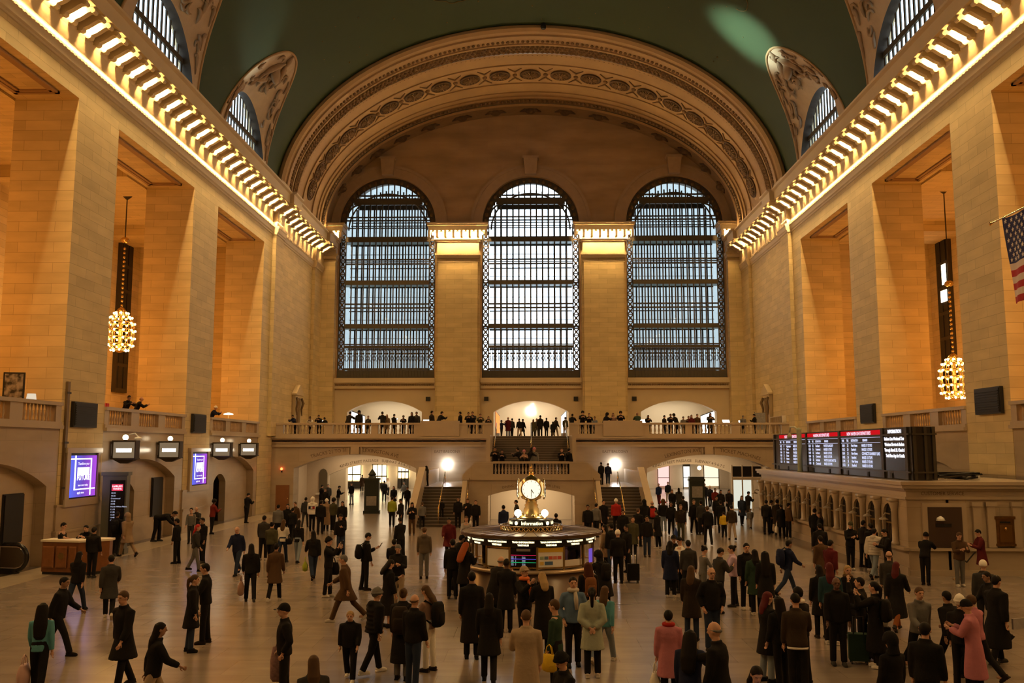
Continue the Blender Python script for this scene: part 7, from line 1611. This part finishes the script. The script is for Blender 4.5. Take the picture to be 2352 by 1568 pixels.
def pack(o, c, lab, big=1.):
    t = empty('backpack', world(o, (0, -.2, 1.2)), o.rotation_euler.z, lab, 'backpack', 'backpacks')
    b = MB(); b.loft([[(.15 * big * w * cos(2 * PI * k / 16) * (1 if abs(cos(2 * PI * k / 16)) < .8 else .95), d * big * sin(2 * PI * k / 16) - .02, z * big) for k in range(16)] for z, w, d in ((-.24, .7, .05), (-.21, 1., .09), (0, 1.05, .11), (.15, 1., .095), (.21, .75, .06))]); b.build('bag', cm(c), t, True)
    b = MB(); b.loft([[(.1 * big * w * cos(2 * PI * k / 12), -.1 * big + d * sin(2 * PI * k / 12), z * big) for k in range(12)] for z, w, d in ((-.2, .8, .03), (-.15, 1, .05), (.0, 1, .05), (.04, .8, .03))]); b.build('front_pocket', cm(c), t, True)
    for sx in (-1, 1): b = MB(); b.tube([(sx * .1, .06, .18), (sx * .13, .2, .26), (sx * .14, .33, .14), (sx * .13, .33, -.05), (sx * .12, .08, -.18)], .018, 6); b.build('strap', cm(c), t, True)
    return t
def bag(o, c, lab, side=1, w=.3, hgt=.36, name='shopping_bag', drop=.62, mat=None, dx=.27):
    t = empty(name, world(o, (side * dx, .03, drop)), o.rotation_euler.z + R(80), lab, 'bag', 'carried bags')
    b = MB(); b.loft([[(w / 2 * q * cos(2 * PI * k / 14), d * sin(2 * PI * k / 14), z) for k in range(14)] for z, q, d in ((-hgt, .75, .05), (-hgt * .9, 1, .09), (-hgt * .4, 1.05, .1), (-.02, .85, .05), (0, .8, .03))]); b.build('sack', mat or cm(c), t, True)
    for e in (-1, 1): b = MB(); b.tube([(-w * .25, e * .02, -.02), (-w * .15, e * .015, .12), (0, 0, .17), (w * .15, e * .015, .12), (w * .25, e * .02, -.02)], .009, 6); b.build('handle', mat or cm(c), t, True)
    return t
def suitcase(loc, rz, c, lab):
    t = empty('suitcase', loc, rz, lab, 'suitcase', 'wheeled suitcases')
    b = MB(); b.box(-.19, .19, -.12, .12, .07, .62); b.box(-.2, .2, -.1, .1, .09, .6); b.build('shell', cm(c), t)
    b = MB(); b.tube([(-.1, -.1, .6), (-.1, -.1, .98), (.1, -.1, .98), (.1, -.1, .6)], .012, 6); b.build('pull_handle', 'dark', t, True)
    for sx in (-.15, .15):
        for sy in (-.09, .09): b = MB(); b.tube([(sx - .015, sy, .035), (sx + .015, sy, .035)], .035, 8); b.build('wheel', 'black', t)
    return t
pack(find('large black backpack in front'), 'bk', 'large black backpack on the person by the information totem', 1.15)
pack(find('with backpack looking down'), 'bk', 'black backpack on the person reading a phone near the bright reflection')
pack(find('with a black backpack, from behind'), 'nk', 'black backpack with pale stripes on the person in long black coat', 1.15)
pack(find('pale brown top and white'), 'bk', 'black backpack on the person in white trousers', 1.1)
pack(find('lone person with dark backpack'), 'nv', 'dark backpack on the lone walker on the open right floor', 1.1)
pack(find('bald person with a red backpack'), 'rd', 'bright red backpack in the crowd before the right arch')
pack(find('bending toward the booth'), 'bk', 'black backpack on the hooded person bending at the booth')
pack(find('raising hands to the face'), 'bk', 'black backpack on the person in long black coat and white shoes')
pack(find('reddish brown hair in black right'), 'wn', 'brown backpack on the person with long reddish hair near the booth')
bag(find('in teal sweater with very'), 'wh', 'pinkish white plastic bag held by the person in teal sweater', -1, .36, .4, mat=plain('pink_plastic', (.55, .36, .34), .35))
bag(find('carrying a lime green'), 'lm', 'lime green bag carried in the left middle of the floor', -1, .5, .3)
bag(find('carrying a pink shopping'), 'pb', 'pink shopping bag with long handles beside a walker in black', -1, .3, .4)
bag(find('patterned tote'), 'pb', 'patterned pinkish tote bag beside the person in black cap', 1, .34, .62, 'tote_bag', .95, plain('patterned_cloth', (.22, .13, .13), .8, var=.7, vscale=22), .33)
bag(find('knit hat holding up a phone'), 'bk', 'black shoulder bag beside the person in black knit hat holding a phone', -1, .5, .38, 'shoulder_bag', 1.0)
bag(find('dark green sweater with yellow'), 'yl', 'bright yellow shopping bag left of the person in dark green sweater', -1, .3, .3, drop=.85)
bag(find('dark green sweater with yellow'), 'yl', 'bright yellow shopping bag right of the person in dark green sweater', 1, .26, .42)
bag(find('pink coat and red scarf'), 'wh', 'white bag hanging beside the person in pink coat', -1, .26, .36)
bag(find('with a blue bag'), 'bl', 'blue bag hanging beside the person in khaki trousers', 1, .34, .5, mat=plain('blue_bag', (.02, .05, .2), .4))
bag(find('ticket windows with a white bag'), 'wh', 'white bag held by the person in black coat at the ticket windows', -1, .26, .34)
bag(find('with a white bag beside'), 'wh', 'white bag held by the dark-clad person beside the landing front', 1, .24, .34)
bag(find('white top with a cross-body'), 'bk', 'black cross-body bag on the person in white top', 1, .3, .24, 'shoulder_bag', .98)
o = find('white cap and black jacket with'); p = world(o, (.5, .1, 0)); suitcase((p[0], p[1], 0), .1, 'bk', 'black wheeled suitcase right of the person in white cap')
o = find('pulling a dark suitcase'); p = world(o, (-.42, -.3, 0)); suitcase((p[0], p[1], 0), .4, 'bk', 'dark wheeled suitcase pulled by the person in suit before the right kiosk')
o = find('bald person in black suit in the right'); p = world(o, (-.45, -.25, 0)); suitcase((p[0], p[1], 0), -.2, 'gn', 'dark green suitcase standing by the bald person in suit in the right group')
o = find('raising hands to the face'); p = world(o, (.42, .05, 0)); t = empty('hand_basket', (p[0] + .1, p[1] + .35, 0), 0, 'pale basket on a dark cart behind the person with white shoes', 'cart')
b = MB(); b.hull8([(-.16, -.12, .72), (.16, -.12, .72), (.16, .12, .72), (-.16, .12, .72)], [(-.22, -.17, .98), (.22, -.17, .98), (.22, .17, .98), (-.22, .17, .98)]); b.build('basket', cm('wg'), t); b = MB(); b.box(-.2, .2, -.2, .2, .06, .72); b.build('cart_body', cm('bk'), t)
o = find('carrying a newspaper'); p = world(o, (.26, .28, .82)); t = empty('newspaper', p, o.rotation_euler.z, 'folded pale newspaper in the hand of the tall person at the right edge', 'newspaper')
b = MB(); b.box(-.02, .02, -.17, .17, -.11, .11); b.build('folded_sheets', cm('lg'), t)
PM = plain('phone_back', (.01, .01, .012), .2); PL = emit('phone_lit', (.9, .93, 1.), 2.5)
def phone(s, lab, lit=False):
    o = find(s); K = skel([r[6] for r in PEOPLE if s in r[11]][0]); S, E, Wr, fo, sx = K['arms'][1]; f = Wr + fo * .13; sg = 1 if o.scale.x > 0 else -1
    t = empty('phone', world(o, (f.x * sg, f.y + .03, f.z + .02)), o.rotation_euler.z, lab, 'phone', 'phones held in hands'); t.rotation_euler.x = R(-35)
    b = MB(); b.box(-.038, .038, -.005, .005, -.04, .11); b.build('casing', PM, t); b = MB(); b.box(-.034, .034, -.007, -.005, -.03, .105); b.build('screen', PL if lit else PM, t)
for s, lab, lit in (('reading a phone, facing', 'dark phone in the hands of the reader in black jacket and jeans', False), ('black knit hat holding up', 'dark phone held up by the person in black knit hat', False), ('looking down at a phone, left', 'dark phone held by the person with backpack near the reflection', False),
                    ('raising a phone before the booth', 'dark phone raised by the person in pale cap before the booth', False), ('lit phone at the lower edge', 'brightly lit phone held at the lower edge of the picture', True), ('raising a phone in the left upper', 'phone raised in the left upper doorway', True)): phone(s, lab, lit)
# worn things that belong to a garment
o = find('white hooded padded'); b = MB(); K = skel('stand')
for x0, x1, c in ((-.17, -.05, 'nv'), (-.05, .05, 'wh'), (.05, .17, 'rd')):
    b = MB(); b.box(x0, x1, -.182, -.165, 1.17, 1.30); b.build('back_patch', cm(c), o)
b = MB(); b.box(-.17, .17, -.184, -.165, 1.29, 1.31); b.box(-.17, .17, -.184, -.165, 1.16, 1.175); b.build('patch_stripe', cm('nv'), o)
def scarf(s, c, nm='scarf'):
    o = find(s); K = skel([r[6] for r in PEOPLE if s in r[11]][0]); n = K['neck']; b = MB()
    b.tube([n + V((.085 * cos(a), .08 * sin(a) + .01, .02)) for a in [2 * PI * q / 14 for q in range(15)]], .042, 8)
    b.tube([n + V((.03, .1, 0)), n + V((.04, .14, -.15)), n + V((.05, .15, -.35))], [.035, .045, .035], 8, flat=.5); b.build(nm, cm(c) if isinstance(c, str) else c, o, True)
scarf('pink coat and red scarf', 'rd'); scarf('orange scarf', plain('orange_cloth', (.6, .14, .02), .8)); scarf('brown scarf', 'br'); scarf('pale fleece collar', 'wg', 'fleece_collar'); scarf('white collar behind', 'wh', 'shirt_collar')
for s, c in (('white shirt hem', 'wh'),):
    o = find(s); b = MB(); b.loft(rings(skel('phone'), [(-.125, .18, .13, 0), (-.09, .185, .135, 0)])); b.build('shirt_hem', cm(c), o, True)
o = find('red headphones'); b = MB(); K = skel('stand'); h_ = K['head']; b.tube([h_ + V((.13 * cos(a), -.03, .12 * sin(a) - .02)) for a in [PI * q / 12 for q in range(13)]], .015, 6); b.ball(h_ + V((.13, -.03, -.03)), .05, 8, 6); b.ball(h_ + V((-.13, -.03, -.03)), .05, 8, 6); b.build('headphones', cm('rd'), o, True)
for s in ('bald person with glasses in black',):
    o = find(s); K = skel('pockets'); n0 = 0; b = MB()
    for sx in (-1, 1): b.tube([(sx * .032 + .022 * cos(a), .1, .018 + .018 * sin(a)) for a in [2 * PI * q / 10 for q in range(11)]], .004, 5)
    put(b, 0, headmat(K)); b.build('glasses', cm('bk'), o)
# ================================================================== camera, world, view
cam = bpy.data.cameras.new('camera'); co = bpy.data.objects.new('camera', cam); link(co)
cam.sensor_width = 36; cam.lens = 36 * 2090 / 2352; cam.clip_end = 600
co.location = (0, 0, 4.5); co.rotation_euler = (R(90 + 6.713), 0, R(1.198)); scene.camera = co
w = bpy.data.worlds.new('sky'); scene.world = w; w.use_nodes = True
bg = w.node_tree.nodes['Background']; bg.inputs['Color'].default_value = (.74, .88, 1., 1); bg.inputs['Strength'].default_value = 4.2
scene.view_settings.view_transform = 'Standard'; scene.view_settings.look = 'None'; scene.view_settings.exposure = .07; scene.view_settings.gamma = 1.; scene.view_settings.use_curve_mapping = False
cy = scene.cycles
cy.use_denoising = True; cy.adaptive_threshold = .035; cy.max_bounces = 5; cy.diffuse_bounces = 3; cy.glossy_bounces = 3; cy.transparent_max_bounces = 12; cy.sample_clamp_indirect = 4.; cy.caustics_reflective = False; cy.caustics_refractive = False
